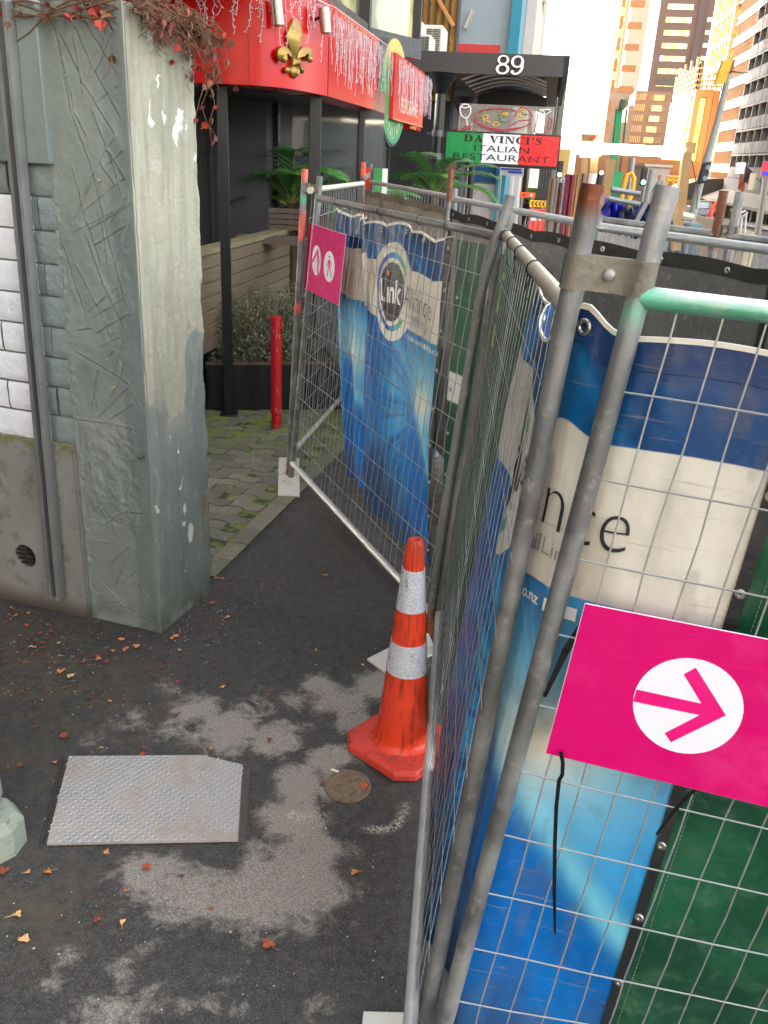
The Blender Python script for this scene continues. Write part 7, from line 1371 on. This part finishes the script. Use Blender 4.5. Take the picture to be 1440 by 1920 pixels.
# floor levels read from the slab edges at u=1400
fz = [onr(1400, v)[1] for v in (289, 243)]; fh = fz[1]-fz[0]; zb0 = fz[0]-2*fh
mb = MB(); mb.obox(rf(a00, 1.6, -4), mul(S3, aE-a00), mul(N3, 14), (0, 0, 60)); O('core_wall', mb, mat('apt_recess', L3(168, 160, 152), .8, 0, .1, .5, 0), GA)
NF = 14; aw_ = 3.1; mbp, mbs, mbv = MB(), MB(), MB()
for k in range(1, NF):
    z = zb0+k*fh
    mbs.obox(rf(a00, -.02, z-.14), mul(S3, aE-a00), mul(N3, 1.6), (0, 0, .16)); mbp.obox(rf(a00, .02, z+.08), mul(S3, aE-a00), mul(N3, .1), (0, 0, fh*.44))
    a = aE
    while a > a00 and k < 11:
        if a > -20:
            mbw = MB(); mbw.obox(rf(a-aw_*.95, 1.57, z+.1), mul(S3, aw_*.62), mul(N3, .05), (0, 0, fh*.78)); wo = O('window', mbw, mat('apt_glass', L3(168, 162, 150), .25), GA)
            mbc = MB(); [mbc.obox(rf(a-aw_*.95+aw_*.62*q, 1.54, z+.1), mul(S3, .18), mul(N3, .02), (0, 0, fh*.76)) for q in (.06, .2, .62, .78)[:random.randint(2, 4)]]; O('curtain', mbc, mat('curtain', L3(206, 200, 184), .8), wo)
        a -= aw_
a = aE
while a > a00-1: mbv.obox(rf(a-.12, -.01, zb0+fh*.9), mul(S3, .16), mul(N3, 1.6), (0, 0, NF*fh)); a -= aw_*1.0
O('balcony_panel', mbp, APW, GA); O('slab_edge', mbs, mat('apt_slab', L3(116, 107, 95), .7), GA); O('divider', mbv, mat('apt_divider', L3(140, 133, 124), .7), GA)
zg = fz[0]-fh*2.0; mb = MB(); mb.obox(rf(a00, -.3, zg+fh*.35), mul(S3, aE-a00), mul(N3, .3), (0, 0, fh*.65)); O('podium_band', mb, mat('podium_grey', L3(96, 90, 86), .7), GA); mb = MB(); mb.obox(rf(a00, .6, -5), mul(S3, aE-a00), mul(N3, .3), (0, 0, zg+fh*.4+5)); O('shop_void', mb, mat('shop_dark', L3(38, 32, 30), .6), GA)
for i in range(8): mb = MB(); mb.obox(rf(aE-.8-i*2.6, -.2, -5), mul(S3, .7 if i % 3 == 0 else .16), mul(N3, .7), (0, 0, zg+fh*.4+5)); O('shop_pier', mb, mat('pier_cream', L3(178, 168, 150), .7), GA)
mb = MB(); mb.prism([rf(a00, -.32, zg+fh*.5), rf(a00, -2.4, zg+fh*.12), rf(a00, -2.4, zg+fh*.02), rf(a00, -.32, zg+fh*.3)], mul(S3, aE-a00)); O('street_awning', mb, mat('street_awning', L3(146, 138, 120), .6), GA)
q = onr(1388, 315, -.1); SGB = T('building_sign', 'white square sign lettered on the grey balcony front', 'sign', rf(q[0], -.1, q[1])); q0, q1 = onr(1398, 305, -.12), onr(1378, 325, -.12); mb = MB(); mb.obox(rf(q0[0], -.12, q1[1]), mul(S3, q1[0]-q0[0]), mul(N3, .1), (0, 0, q0[1]-q1[1])); O('panel', mb, WHT, SGB); mb = MB(); w_ = q1[0]-q0[0]; vs, _f = text_poly('BARCLAY', size=1.); mw = max(v_[0] for v_ in vs); put_text(mb, 'BARCLAY', lambda x, y, z=0: rf(q1[0]-w_*.15-x*w_*.7/mw, -.14, q1[1]+(q0[1]-q1[1])*.38+y*w_*.13), size=1.); O('lettering', mb, TXTD, SGB, smooth=0)
q = onr(1410, 344, -2.5); mb = MB(); mb.obox(rf(q[0]-1, -2.6, q[1]-.5), mul(S3, 1.9), mul(N3, .15), (0, 0, 1.3)); O('shop_sign', mb, mat('cream_sign', L3(222, 206, 160), .5), label='small cream shop sign standing on the street awning', cat='sign')
for i, (u, v, c_, l_) in enumerate(((1404, 330, L3(92, 66, 72), 'dark red flag on the front of the grey apartment block'), (1393, 345, L3(196, 112, 84), 'folded orange flag hanging beside the dark red one'))):
    q = onr(u, v, -1.5); F_L = T('flag', l_, 'flag', rf(q[0], -1.5, q[1])); mb = MB(); mb.tube([rf(q[0], -.2, q[1]-.6), rf(q[0], -1.9, q[1]+.9)], .04, 6); O('staff', mb, PIPE, F_L); mb = MB(); mb.grid(np.array([[rf(q[0]+.1*math.sin(i_*1.3+j_), -1.9+i_*.12, q[1]+.8-j_*.2-i_*.08) for j_ in range(7)] for i_ in range(6)])); O('cloth', mb, mat('flag_cloth_%d' % i, c_, .8), F_L, smooth=180)
# gold-lit glass building beyond
GG = T('bronze_glass_building', 'bronze glass building with pale floor bands catching gold light', 'building', rf(aE+6, 2, -2)); aB0, aB1 = onr(1365, 118, 0)[0], onr(1324, 140, 0)[0]; t = NT('bronze_glass'); BRZ = t.done(t.mix(t.ramp(t.noise(.25, 4), .42, .6), L3(190, 136, 74), L3(252, 204, 120)), .15, .55, t.bump(t.noise(.3, 2), .06, .2)); mb = MB(); mb.obox(rf(aE+.1, .3, -4), mul(S3, aB0-aE-.3), mul(N3, 12), (0, 0, 58)); O('glass', mb, BRZ, GG); mbs, mbf = MB(), MB()
for k in range(0, 17): z = zb0+.4+(k+.1)*fh*.96; mbs.obox(rf(aE+.1, .1, z), mul(S3, aB0-aE-.2), mul(N3, .3), (0, 0, fh*.1)); mbs.obox(rf(aE+.1, .1, z+fh*.3), mul(S3, aB0-aE-.2), mul(N3, .3), (0, 0, fh*.08)); mbf.obox(rf(aE+.1, .22, z+fh*.1), mul(S3, aB0-aE-.2), mul(N3, .1), (0, 0, fh*.2))
O('floor_band', mbs, mat('band_cream', L3(190, 164, 124), .5), GG); O('spandrel', mbf, mat('spandrel', L3(116, 106, 96), .5), GG); mb = MB()
for i in range(int((aB0-aE-.4)/.5)): mb.obox(rf(aE+.2+i*.5, .2, zb0), mul(S3, .06), mul(N3, .1), (0, 0, 50))
O('fins', mb, mat('bronze_fin', L3(120, 92, 62), .5), GG); ad = onr(1335, 345)[0]; mb = MB(); pts = []
for i in range(13): th = math.pi/2*i/12; pts.append(rf(aE+.5, -.2-5.2*math.sin(th), zg-.2+2.4*math.cos(th)))
mb.prism(pts+[rf(aE+.5, -.2, zg-.2)], mul(S3, 8.)); O('dome_awning', mb, mat('dome_awning', L3(88, 80, 74), .35, .3), GG, smooth=40); mb = MB(); mb.obox(rf(aE+.4, -1.2, -5), mul(S3, 1), mul(N3, .9), (0, 0, zg+5-.2)); O('entrance_pier', mb, mat('pier_dark', L3(60, 52, 50), .5), GG)
# overhanging glass box in pale frame
zB = onr(1344, 128, 0)[1]; GX = T('glass_box_building', 'overhanging glass box in a thick pale frame, glowing gold', 'building', rf(aB0, 0, zB)); mb = MB(); mb.obox(rf(aB0, .1, zB), mul(S3, aB1-aB0), mul(N3, 12), (0, 0, 46)); O('glass', mb, GOLDG, GX); mb = MB(); L_b = aB1-aB0; fl2 = fh*1.25
for a in (aB0, aB1-.9): mb.obox(rf(a, -.3, zB-.4), mul(S3, .9), mul(N3, .7), (0, 0, 46))
for k in range(9): mb.obox(rf(aB0, -.25, zB-.4+k*fl2), mul(S3, L_b), mul(N3, .6), (0, 0, .45 if k else .8))
print('AB', aB0, aB1, aE, zB)
O('frame', mb, mat('box_frame', L3(196, 182, 154), .5), GX); mb = MB()
for i in range(1, 8): mb.obox(rf(aB0+L_b*i/8, -.1, zB), mul(S3, .3), mul(N3, .2), (0, 0, 44))
O('mullions', mb, mat('box_mullion', L3(206, 160, 96), .5), GX); mb = MB(); mb.obox(rf(aB0, 3., -4), mul(S3, L_b), mul(N3, 6), (0, 0, zB+3)); O('lower_floors', mb, mat('lower_tan', L3(196, 150, 100), .6), GX)
# white finned building with a roof frame
Yw = 130; W2 = T('finned_building', 'white building with vertical fins, glass end and scaffold frame on its roof', 'building', aty(1290, 300, Yw)); p0, p1, p2, p3 = aty(1262, 184, Yw+20), aty(1304, 168, Yw), aty(1350, 172, Yw), aty(1300, 330, Yw); zt6 = aty(1304, 168, Yw)[2]; mb = MB(); mb.prism([(p0[0], p0[1], -4), (p1[0], p1[1], -4), (p1[0]+1.2, p1[1]+14, -4), (p0[0]+8, p0[1]+4, -4)], (0, 0, zt6+4)); O('wall', mb, mat('fin_wall', L3(112, 98, 82), .6), W2); mb = MB()
for i in range(10): q = lerp(p0, p1, (i+.5)/10.5); mb.obox((q[0]-.4, q[1]-.9, -3), (.35, 0, 0), (0, .9, 0), (0, 0, zt6+2.4))
O('fins', mb, mat('fin_white', L3(122, 114, 98), .5), W2); mb = MB(); mb.obox((p1[0], p1[1], -4), (p2[0]-p1[0], 0, 0), (0, 8, 0), (0, 0, zt6+3)); O('end_glass', mb, GOLDG, W2); mb = MB()
for x in (p1[0], (p1[0]+p2[0])/2, p2[0]-.8): mb.obox((x, p1[1]-.3, -4), (.8, 0, 0), (0, .3, 0), (0, 0, zt6+4))
mb.obox((p1[0]+.82, p1[1]-.25, zt6-.9), (p2[0]-p1[0]-1.7, 0, 0), (0, .2, 0), (0, 0, 1)); mb.obox((p1[0]+.82, p1[1]-.25, 1.2), (p2[0]-p1[0]-1.7, 0, 0), (0, .2, 0), (0, 0, 1.)); O('end_frame', mb, mat('end_frame', L3(176, 136, 104), .6), W2); mb = MB()
for i in range(9): q = lerp(p0, p1, i/8); mb.obox((q[0], q[1], zt6), (.25, 0, 0), (0, .25, 0), (0, 0, 3.2+(i % 2)))
for k in range(4): a = add(p0, (0, 0, 0)); mb.tube([(p0[0], p0[1], zt6+.5+k*.7), (p1[0], p1[1], zt6+.5+k*.7), (p2[0], p2[1], zt6+.5+k*.7)], .12, 5)
for i in range(6): mb.obox((p1[0]+(p2[0]-p1[0])*i/5, p1[1], zt6), (.2, 0, 0), (0, .2, 0), (0, 0, 3.4))
O('roof_frame', mb, mat('roof_frame', L3(176, 146, 100), .6), W2)
# towers
def tower(nm, label, u0, u1, Y, z1, colr, rowsv, winu, glz, dep=20, side=None, zlo=-8):
    a, b = aty(u0, 150, Y), aty(u1, 150, Y); T_ = T(nm, label, 'tower', (a[0], Y, zlo)); mb = MB(); mb.obox((a[0], a[1], zlo), mul(N3, (b[0]-a[0])/N3[0]), mul(S3, dep), (0, 0, z1-zlo)); O('wall', mb, colr, T_)
    f = lambda s, z, d=0: (a[0]+N3[0]*s-S3[0]*d, a[1]+N3[1]*s-S3[1]*d, z); return T_, f, (b[0]-a[0])/N3[0]
YT = 190; BT, f, w_ = tower('brown_tower', 'tall dark brown tower with rows of pale windows', 1217, 1312, YT, 110, mat('tower_brown', L3(112, 88, 76), .75, 0, .06, .1, 0), None, None, None, 24)
za = lambda v, Y=YT, u=1265: aty(u, v, Y)[2]
LITW = colmat('tower_glass', .12, .3, .1, .3, 0); mb = MB(); cw = []
step = (za(10)-za(108))/4.; z0_ = za(8)
for k in range(-14, 6):
    z = z0_+k*step*1.0 if True else 0
    if z < za(175): continue
    mb = MB(); cw = []
    for j in range(6):
        n0_ = len(mb.v); mb.obox(f(w_*(.14+.08*j), z-step*.42, .05), mul(N3, w_*.075), mul(S3, .3), (0, 0, step*.42)); cc = random.choice([L3(255, 246, 206), L3(250, 226, 160), L3(236, 200, 150), L3(255, 252, 236), L3(200, 200, 170)]); cw += [cc]*(len(mb.v)-n0_)
    O('window', mb, LITW, BT, col=np.array(cw))
mb = MB(); mb.obox(f(w_*.72, -8, .6), mul(N3, w_*.12), mul(S3, .6), (0, 0, 118)); O('shaft_strip', mb, mat('tower_strip', L3(92, 76, 72), .7), BT); mb = MB(); mb.obox(f(w_*.14, za(162), .1), mul(N3, w_*.44), mul(S3, .3), (0, 0, za(148)-za(162))); O('louvre', mb, mat('louvre', L3(92, 84, 72), .7), BT)
for k in range(4): mb = MB(); mb.obox(f(w_*.9, za(40+k*24), .1), mul(N3, w_*.1), mul(S3, .3), (0, 0, za(30)-za(38))); O('side_window', mb, mat('pale_win', L3(236, 226, 200), .2, .2), BT)
YS = 160; ST, f, w_ = tower('stepped_building', 'stepped brown building with gold lit windows at the foot of the brown tower', 1196, 1262, YS, aty(1230, 172, YS)[2], mat('step_brown', L3(128, 100, 84), .75, 0, .06, .1, 0), None, None, None, 20); zs = lambda v: aty(1230, v, YS)[2]; mb = MB(); cw = []
for k in range(6):
    z1_, z0_ = zs(178+k*20), zs(189+k*20); mb = MB(); cw = []; n0_ = len(mb.v); mb.obox(f(w_*.42, z0_, .05), mul(N3, w_*.5), mul(S3, .3), (0, 0, z1_-z0_)); cw += [L3(120, 104, 80)]*(len(mb.v)-n0_); n0_ = len(mb.v); mb.obox(f(w_*(.52-.03*k), z0_, .1), mul(N3, w_*.28), mul(S3, .3), (0, 0, z1_-z0_)); cw += [random.choice([L3(240, 214, 170), L3(216, 176, 132), L3(232, 200, 150)])]*(len(mb.v)-n0_)
    for j in range(6): n0_ = len(mb.v); mb.obox(f(w_*(.02+.05*j), z0_, .05), mul(N3, w_*.02), mul(S3, .3), (0, 0, (z1_-z0_)*1.1)); cw += [L3(220, 188, 136)]*(len(mb.v)-n0_)
    O('window', mb, LITW, ST, col=np.array(cw))
mb = MB(); mb.obox(f(0, -8, .0), mul(N3, -w_*.14), mul(S3, 14), (0, 0, zs(200)+8)); mb.obox(f(-w_*.14, -8, 0), mul(N3, -w_*.14), mul(S3, 14), (0, 0, zs(232)+8)); O('lower_step', mb, mat('step_gold', L3(130, 112, 94), .6), ST)
YG = 230; GT, f, w_ = tower('white_tower', 'sun-bleached white tower with small balconies beside the brown tower', 1165, 1216, YG, 130, mat('tower_white', L3(190, 178, 152), .5, 0, .04, .1, 0), None, None, None, 26)
for k in range(16):
    for j in (0, 1, 2): mb = MB(); mb.obox(f(w_*(.62+.13*j), 2+k*4.2, .05+.3*j), mul(N3, w_*.035), mul(S3, .5), (0, 0, .8)); O('balcony', mb, mat('balcony_green', L3(150, 140, 116), .5), GT)
YP = 240; PT, f, w_ = tower('slender_tower', 'slender pinkish tower with one column of windows, white edged', 1146, 1163, YP, 140, mat('tower_pink', L3(168, 142, 122), .7, 0, .05, .1, 0), None, None, None, 18); ss = (aty(1160, 10, YP)[2]-aty(1160, 118, YP)[2])/7.
for k in range(-2, 22): mb = MB(); mb2 = MB(); z = aty(1160, 118, YP)[2]+(k-10)*ss; mb.obox(f(w_*.28, z, .05), mul(N3, w_*.36), mul(S3, .3), (0, 0, ss*.6)); mb2.obox(f(w_*.4, z+ss*.08, .12), mul(N3, w_*.16), mul(S3, .3), (0, 0, ss*.42)); wo = O('window', mb, mat('pink_win', L3(168, 148, 128), .3, .2), PT); O('curtain', mb2, mat('win_gold', L3(246, 206, 120), .3, .2), wo)
mb = MB(); mb.obox(f(w_, -8, .5), mul(N3, w_*.12), mul(S3, 1), (0, 0, 140)); O('edge_strip', mb, mat('edge_white', L3(226, 218, 200), .5), PT)
for k in range(24): mb = MB(); mb.obox(f(-.02, -8+k*3.6, -.5-.0), mul(N3, -.5), mul(S3, 17), (0, 0, 1.6)); O('side_balcony', mb, mat('side_gold', L3(244, 214, 140), .5), PT)
YM = 175; MT, f, w_ = tower('mid_building', 'gold lit mid-rise with dark windows behind the green mast', 1146, 1190, YM, aty(1165, 165, YM)[2], mat('mid_gold', L3(138, 120, 102), .6, 0, .1, .1, 0), None, None, None, 14)
for k in range(9): mb = MB(); mb.obox(f(w_*.02, 1+k*3.4, .05), mul(N3, w_*.14), mul(S3, .3), (0, 0, 2.)); O('window', mb, mat('mid_win', L3(150, 104, 66), .3, .2), MT); mb = MB(); mb.obox(f(w_*.34, 1+k*3.4, .05), mul(N3, w_*.6), mul(S3, .3), (0, 0, 1.1)); O('window', mb, mat('mid_win', L3(150, 104, 66), .3, .2), MT)
slb = T('low_shop_row', 'low tan row of shops across the far end of the works', 'building', aty(1150, 330, 120)); a, b = aty(1078, 306, 120), aty(1310, 318, 120); mb = MB(); mb.obox((a[0], 120, -6), (b[0]-a[0], 0, 0), (0, 6, 0), (0, 0, a[2]+7)); O('wall', mb, mat('tan_row', L3(140, 112, 86), .7, 0, .3, .25, 0), slb)
for i in range(9): mb = MB(); mb.obox((a[0]+1+i*1.85, 119.9, -3), (1.2, 0, 0), (0, .1, 0), (0, 0, 2.6)); O('window', mb, mat('row_win', L3(92, 74, 60), .3), slb)
vb = T('site_cabin', 'pale site cabin with small vents behind the green traffic light', 'cabin', aty(1230, 345, 46)); a, b = aty(1212, 312, 46), aty(1252, 345, 46); mb = MB(); mb.obox((a[0], 46, gz(46)), (b[0]-a[0], 0, 0), (0, 2.2, 0), (0, 0, a[2]-gz(46))); O('walls', mb, mat('cabin_cream', L3(176, 154, 136), .6), vb); mb = MB(); mb.obox((a[0]-.1, 45.9, a[2]), (b[0]-a[0]+.2, 0, 0), (0, 2.4, 0), (0, 0, .12)); O('roof', mb, mat('cabin_roof', L3(190, 172, 154), .6), vb); mb = MB(); [mb.obox((a[0]+.25+i*.42, 45.95, a[2]-.5), (.13, 0, 0), (0, .05, 0), (0, 0, .14)) for i in (0, 1)]; O('vent', mb, mat('cabin_vent', L3(150, 110, 90), .6), vb)
# unseen blocks added along the left side to shade the street, and the one behind the viewer that the windows mirror
LBK = T('left_sun_block', 'tall office row set back behind the left shops, shading the street', 'building', sf(40, -12, -3)); mb = MB(); mb.obox(sf(20, -3.6, -4), mul(S3, 49), mul(N3, -22), (0, 0, 30)); mb.obox(sf(69.1, -3.6, -4), mul(S3, 42), mul(N3, -22), (0, 0, 46)); O('wall', mb, mat('row_grey', L3(140, 134, 128), .8), LBK)
RAP = T('facing_apartments', 'balconied apartment block across the road, mirrored in the restaurant windows', 'building', (0, -26, 0)); mb = MB(); mb.box(-16, -34, 0, 12, -26, 17); O('wall', mb, mat('rear_cream', L3(206, 190, 162), .8), RAP); mb = MB()
for k in range(6):
    mb.box(-16, -26, 2.8*k+2.6, 12, -24.9, 2.8*k+2.8); mb.box(-16, -25, 2.8*k+2.8, 12, -24.9, 2.8*k+3.7)
    for i in range(9): mbw = MB(); mbw.box(-15.2+i*3.05, -26, 2.8*k+.3, -13.4+i*3.05, -25.96, 2.8*k+2.3); O('window', mbw, mat('rear_glass', L3(70, 66, 60), .2), RAP)
O('balcony', mb, mat('rear_grey', L3(168, 160, 150), .8), RAP)
# vehicles
def car(label, u, v, Y, colr, w=1.8, L=4.3, hh=1.5, tail=True):
    p = aty(u, v, Y); c = T('parked_car', label, 'car', (p[0], Y, p[2])); z0 = p[2]; mb = MB(); d = S3; n = N3
    P = lambda s, t_, z: add(add(p, add(mul(n, s), mul(d, t_))), (0, 0, z)); prof = [(0, .3), (0, .75), (.1, .95), (1.2, 1.0), (3.1, .98), (4.2, .8), (4.3, .35)]
    mb.prism([P(-w/2, t_, z) for t_, z in prof], mul(n, w)); O('body', mb, mat('car_'+label[:8].replace(' ', '_'), colr, .3, .4), c, bevel=.06); mb = MB(); mb.prism([P(-w*.43, t_, z) for t_, z in [(.12, .94), (.5, 1.45), (2.0, 1.5), (2.9, 1.0)]], mul(n, w*.86)); O('cabin_glass', mb, GLS, c, bevel=.05); mb = MB(); mb.obox(P(-w*.4, .5, 1.46), mul(n, w*.8), mul(d, 1.5), (0, 0, .05)); O('roof', mb, mat('car_'+label[:8].replace(' ', '_'), colr), c)
    for s in (-1, 1):
        for t_ in (.8, 3.4): mb = MB(); mb.tube([P(s*w*.5, t_, .33), P(s*w*.36, t_, .33)], .33, 16); O('wheel', mb, BLK, c)
        mb = MB(); mb.obox(P(s*w*.4-.14, -.03, .72), mul(n, .28), mul(d, .05), (0, 0, .16)); O('tail_light', mb, emit('tail_red', (1, .1, .06), 1.2), c)
car('grey hatchback with red tail lights parked beyond the leaning pole', 1314, 412, 78, L3(120, 116, 120))
xc = T('digger_cab', 'small grey digger cab with tinted window behind the pale barrier', 'digger', aty(1305, 440, 14)); a, b = aty(1290, 418, 14), aty(1314, 445, 14); mb = MB(); mb.obox((a[0], 14, b[2]-1.2), (b[0]-a[0], 0, 0), (0, .9, 0), (0, 0, a[2]-b[2]+1.2)); O('cab', mb, mat('cab_grey', L3(84, 92, 100), .5), xc, bevel=.03); mb = MB(); mb.obox((a[0]+.04, 13.98, b[2]+.06), ((b[0]-a[0])*.6, 0, 0), (0, .02, 0), (0, 0, (a[2]-b[2])*.62)); O('window', mb, glass('cab_glass', L3(96, 130, 128), .1), xc)
cb_ = T('concrete_barrier', 'long pale concrete barrier curving across the site entrance', 'barrier', aty(1360, 420, 30)); mb = MB(); pts = [aty(1303, 403, 34), aty(1345, 412, 28), aty(1380, 424, 23), aty(1420, 438, 19)]
for p, q in zip(pts, pts[1:]): d_ = sub((q[0], q[1], 0), (p[0], p[1], 0)); zt7 = p[2]; mb.put([(p[0], p[1], p[2]-1.3), (q[0], q[1], q[2]-1.3), (q[0], q[1], q[2]), (p[0], p[1], p[2]), (p[0]+.1, p[1]+.35, p[2]-1.3), (q[0]+.1, q[1]+.35, q[2]-1.3), (q[0]+.08, q[1]+.3, q[2]), (p[0]+.08, p[1]+.3, p[2])], [(0, 1, 2, 3), (5, 4, 7, 6), (3, 2, 6, 7), (0, 3, 7, 4), (1, 5, 6, 2)])
O('barrier_block', mb, mat('barrier_cream', L3(214, 194, 166), .7), cb_)
RW = T('road_works_sign', 'orange diamond road works sign in front of the dark entrance', 'sign', aty(1344, 403, 62)); p = aty(1344, 387, 62); mb = MB(); s_ = .42; mb.prism([(p[0]-s_, 62, p[2]+.05), (p[0]+.05, 62, p[2]+s_), (p[0]+s_, 62, p[2]-.05), (p[0]-.05, 62, p[2]-s_)], (0, .04, 0)); O('diamond', mb, mat('diamond_orange', L3(255, 80, 20), .5), RW); mb = MB(); mb.put([(p[0]-.1, 61.98, p[2]-.14), (p[0]+.02, 61.98, p[2]-.14), (p[0]+.12, 61.98, p[2]+.05), (p[0]+.02, 61.98, p[2]+.14), (p[0]-.08, 61.98, p[2]+.08)], [(0, 1, 2, 3, 4)]); O('symbol', mb, SBLK, RW, smooth=0); mb = MB(); [mb.tube([(p[0]+x, 62.1, p[2]-1.2), (p[0], 62.1, p[2])], .03, 5) for x in (-.3, .3)]; O('stand', mb, STEEL, RW)
for i, u in enumerate((1331, 1345)):
    q = aty(u, 408, 60); mb = MB(); mb.lathe([(.16, 0), (.13, .2), (.09, .55), (.05, .62), (0., .63)], (q[0], q[1], q[2]), 14); O('works_cone', mb, REDB, label='small red works post at the foot of the diamond sign', cat='works post', group='posts by the diamond sign')
person('distant pedestrian in black beside the cream shop pier', 1357, 382, 88, L3(40, 36, 40), L3(24, 20, 20))
hr = T('handrail', 'pale tubular handrail beside the barrier at right', 'handrail', aty(1392, 440, 20)); mb = MB()
for P_ in ([(1388, 440), (1392, 404)], [(1396, 440), (1399, 402)], [(1388, 410), (1402, 398)], [(1384, 402), (1398, 395)], [(1374, 400), (1379, 392)], [(1372, 393), (1382, 394)]): mb.tube([aty(*q, 20) for q in P_], .025, 6)
O('rails', mb, mat('rail_pale', L3(190, 186, 180), .4, .3), hr)
rod('grey street pole at the right edge', [(1420, 440), (1436, 335)], .07, 18, mat('street_pole', L3(126, 118, 112), .5, .3), 'street_pole', 'pole'); BS, f = board('red and blue street banner at the right frame edge', 1433, 302, 1450, 331, 18, L3(226, 40, 70), legs=False); mb = MB(); mb.put([f(0, .05), f(1, .05), f(1, .4), f(0, .3)], [(0, 1, 2, 3)]); O('blue_patch', mb, mat('blue_patch', L3(60, 60, 190), .5), BS, smooth=0)
for i, (u, v) in enumerate(((1368, 440),)): q = aty(u, v, 30); mb = MB(); mb.lathe([(.1, -.6), (.1, .1), (.06, .16), (0, .17)], q, 12); O('works_post', mb, REDB, label='red plastic works post seen between the rails at right', cat='works post', group='red works posts at right')
# roadway and kerb seen in the gap at right, and pavement strips
mb = MB(); mb.put([rf(-60, -1.2, gz(40)+.05), rf(60, -1.2, gz(160)+.05), rf(60, -5, gz(160)+.05), rf(-60, -5, gz(40)+.05)], [(0, 1, 2, 3)]); O('far_pavement', mb, mat('pavement_grey', L3(140, 128, 116), .8), kind='structure')
mb = MB(); q = gpf(1375, 418); mb.put([(q[0]-1.4, q[1]-4, gz(q[1]-4)+.03), (q[0]+1.4, q[1]-6, gz(q[1]-6)+.03), (q[0]+1.6, q[1]-5, gz(q[1]-5)+.03), (q[0]-1.2, q[1]-3, gz(q[1]-3)+.03)], [(0, 1, 2, 3)]); O('road_marking', mb, mat('marking_yellow', L3(214, 160, 60), .7), kind='structure')
# ================================================================== light
SUN = Vector((-.80, .55, .26)).normalized()
w = bpy.data.worlds.new('World'); SC.world = w; w.use_nodes = True; nt = w.node_tree; bgn = nt.nodes['Background']; sk = nt.nodes.new('ShaderNodeTexSky'); sk.sky_type = 'NISHITA'; sk.sun_disc = False
sk.sun_elevation = math.asin(SUN.z); sk.sun_rotation = math.atan2(SUN.x, SUN.y); sk.air_density = 1.; sk.dust_density = 4.; sk.ozone_density = .6
hs = nt.nodes.new('ShaderNodeHueSaturation'); hs.inputs['Saturation'].default_value = .3; nt.links.new(sk.outputs[0], hs.inputs['Color']); nt.links.new(hs.outputs[0], bgn.inputs[0]); bgn.inputs[1].default_value = .15
sl_ = bpy.data.lights.new('sun', 'SUN'); sl_.energy = 2.; sl_.angle = R(.5); sl_.color = (1, .88, .70); so = bpy.data.objects.new('sun', sl_); COL.objects.link(so); so.rotation_euler = SUN.to_track_quat('Z', 'Y').to_euler()
SC.view_settings.exposure = 3.4; SC.view_settings.gamma = 1.
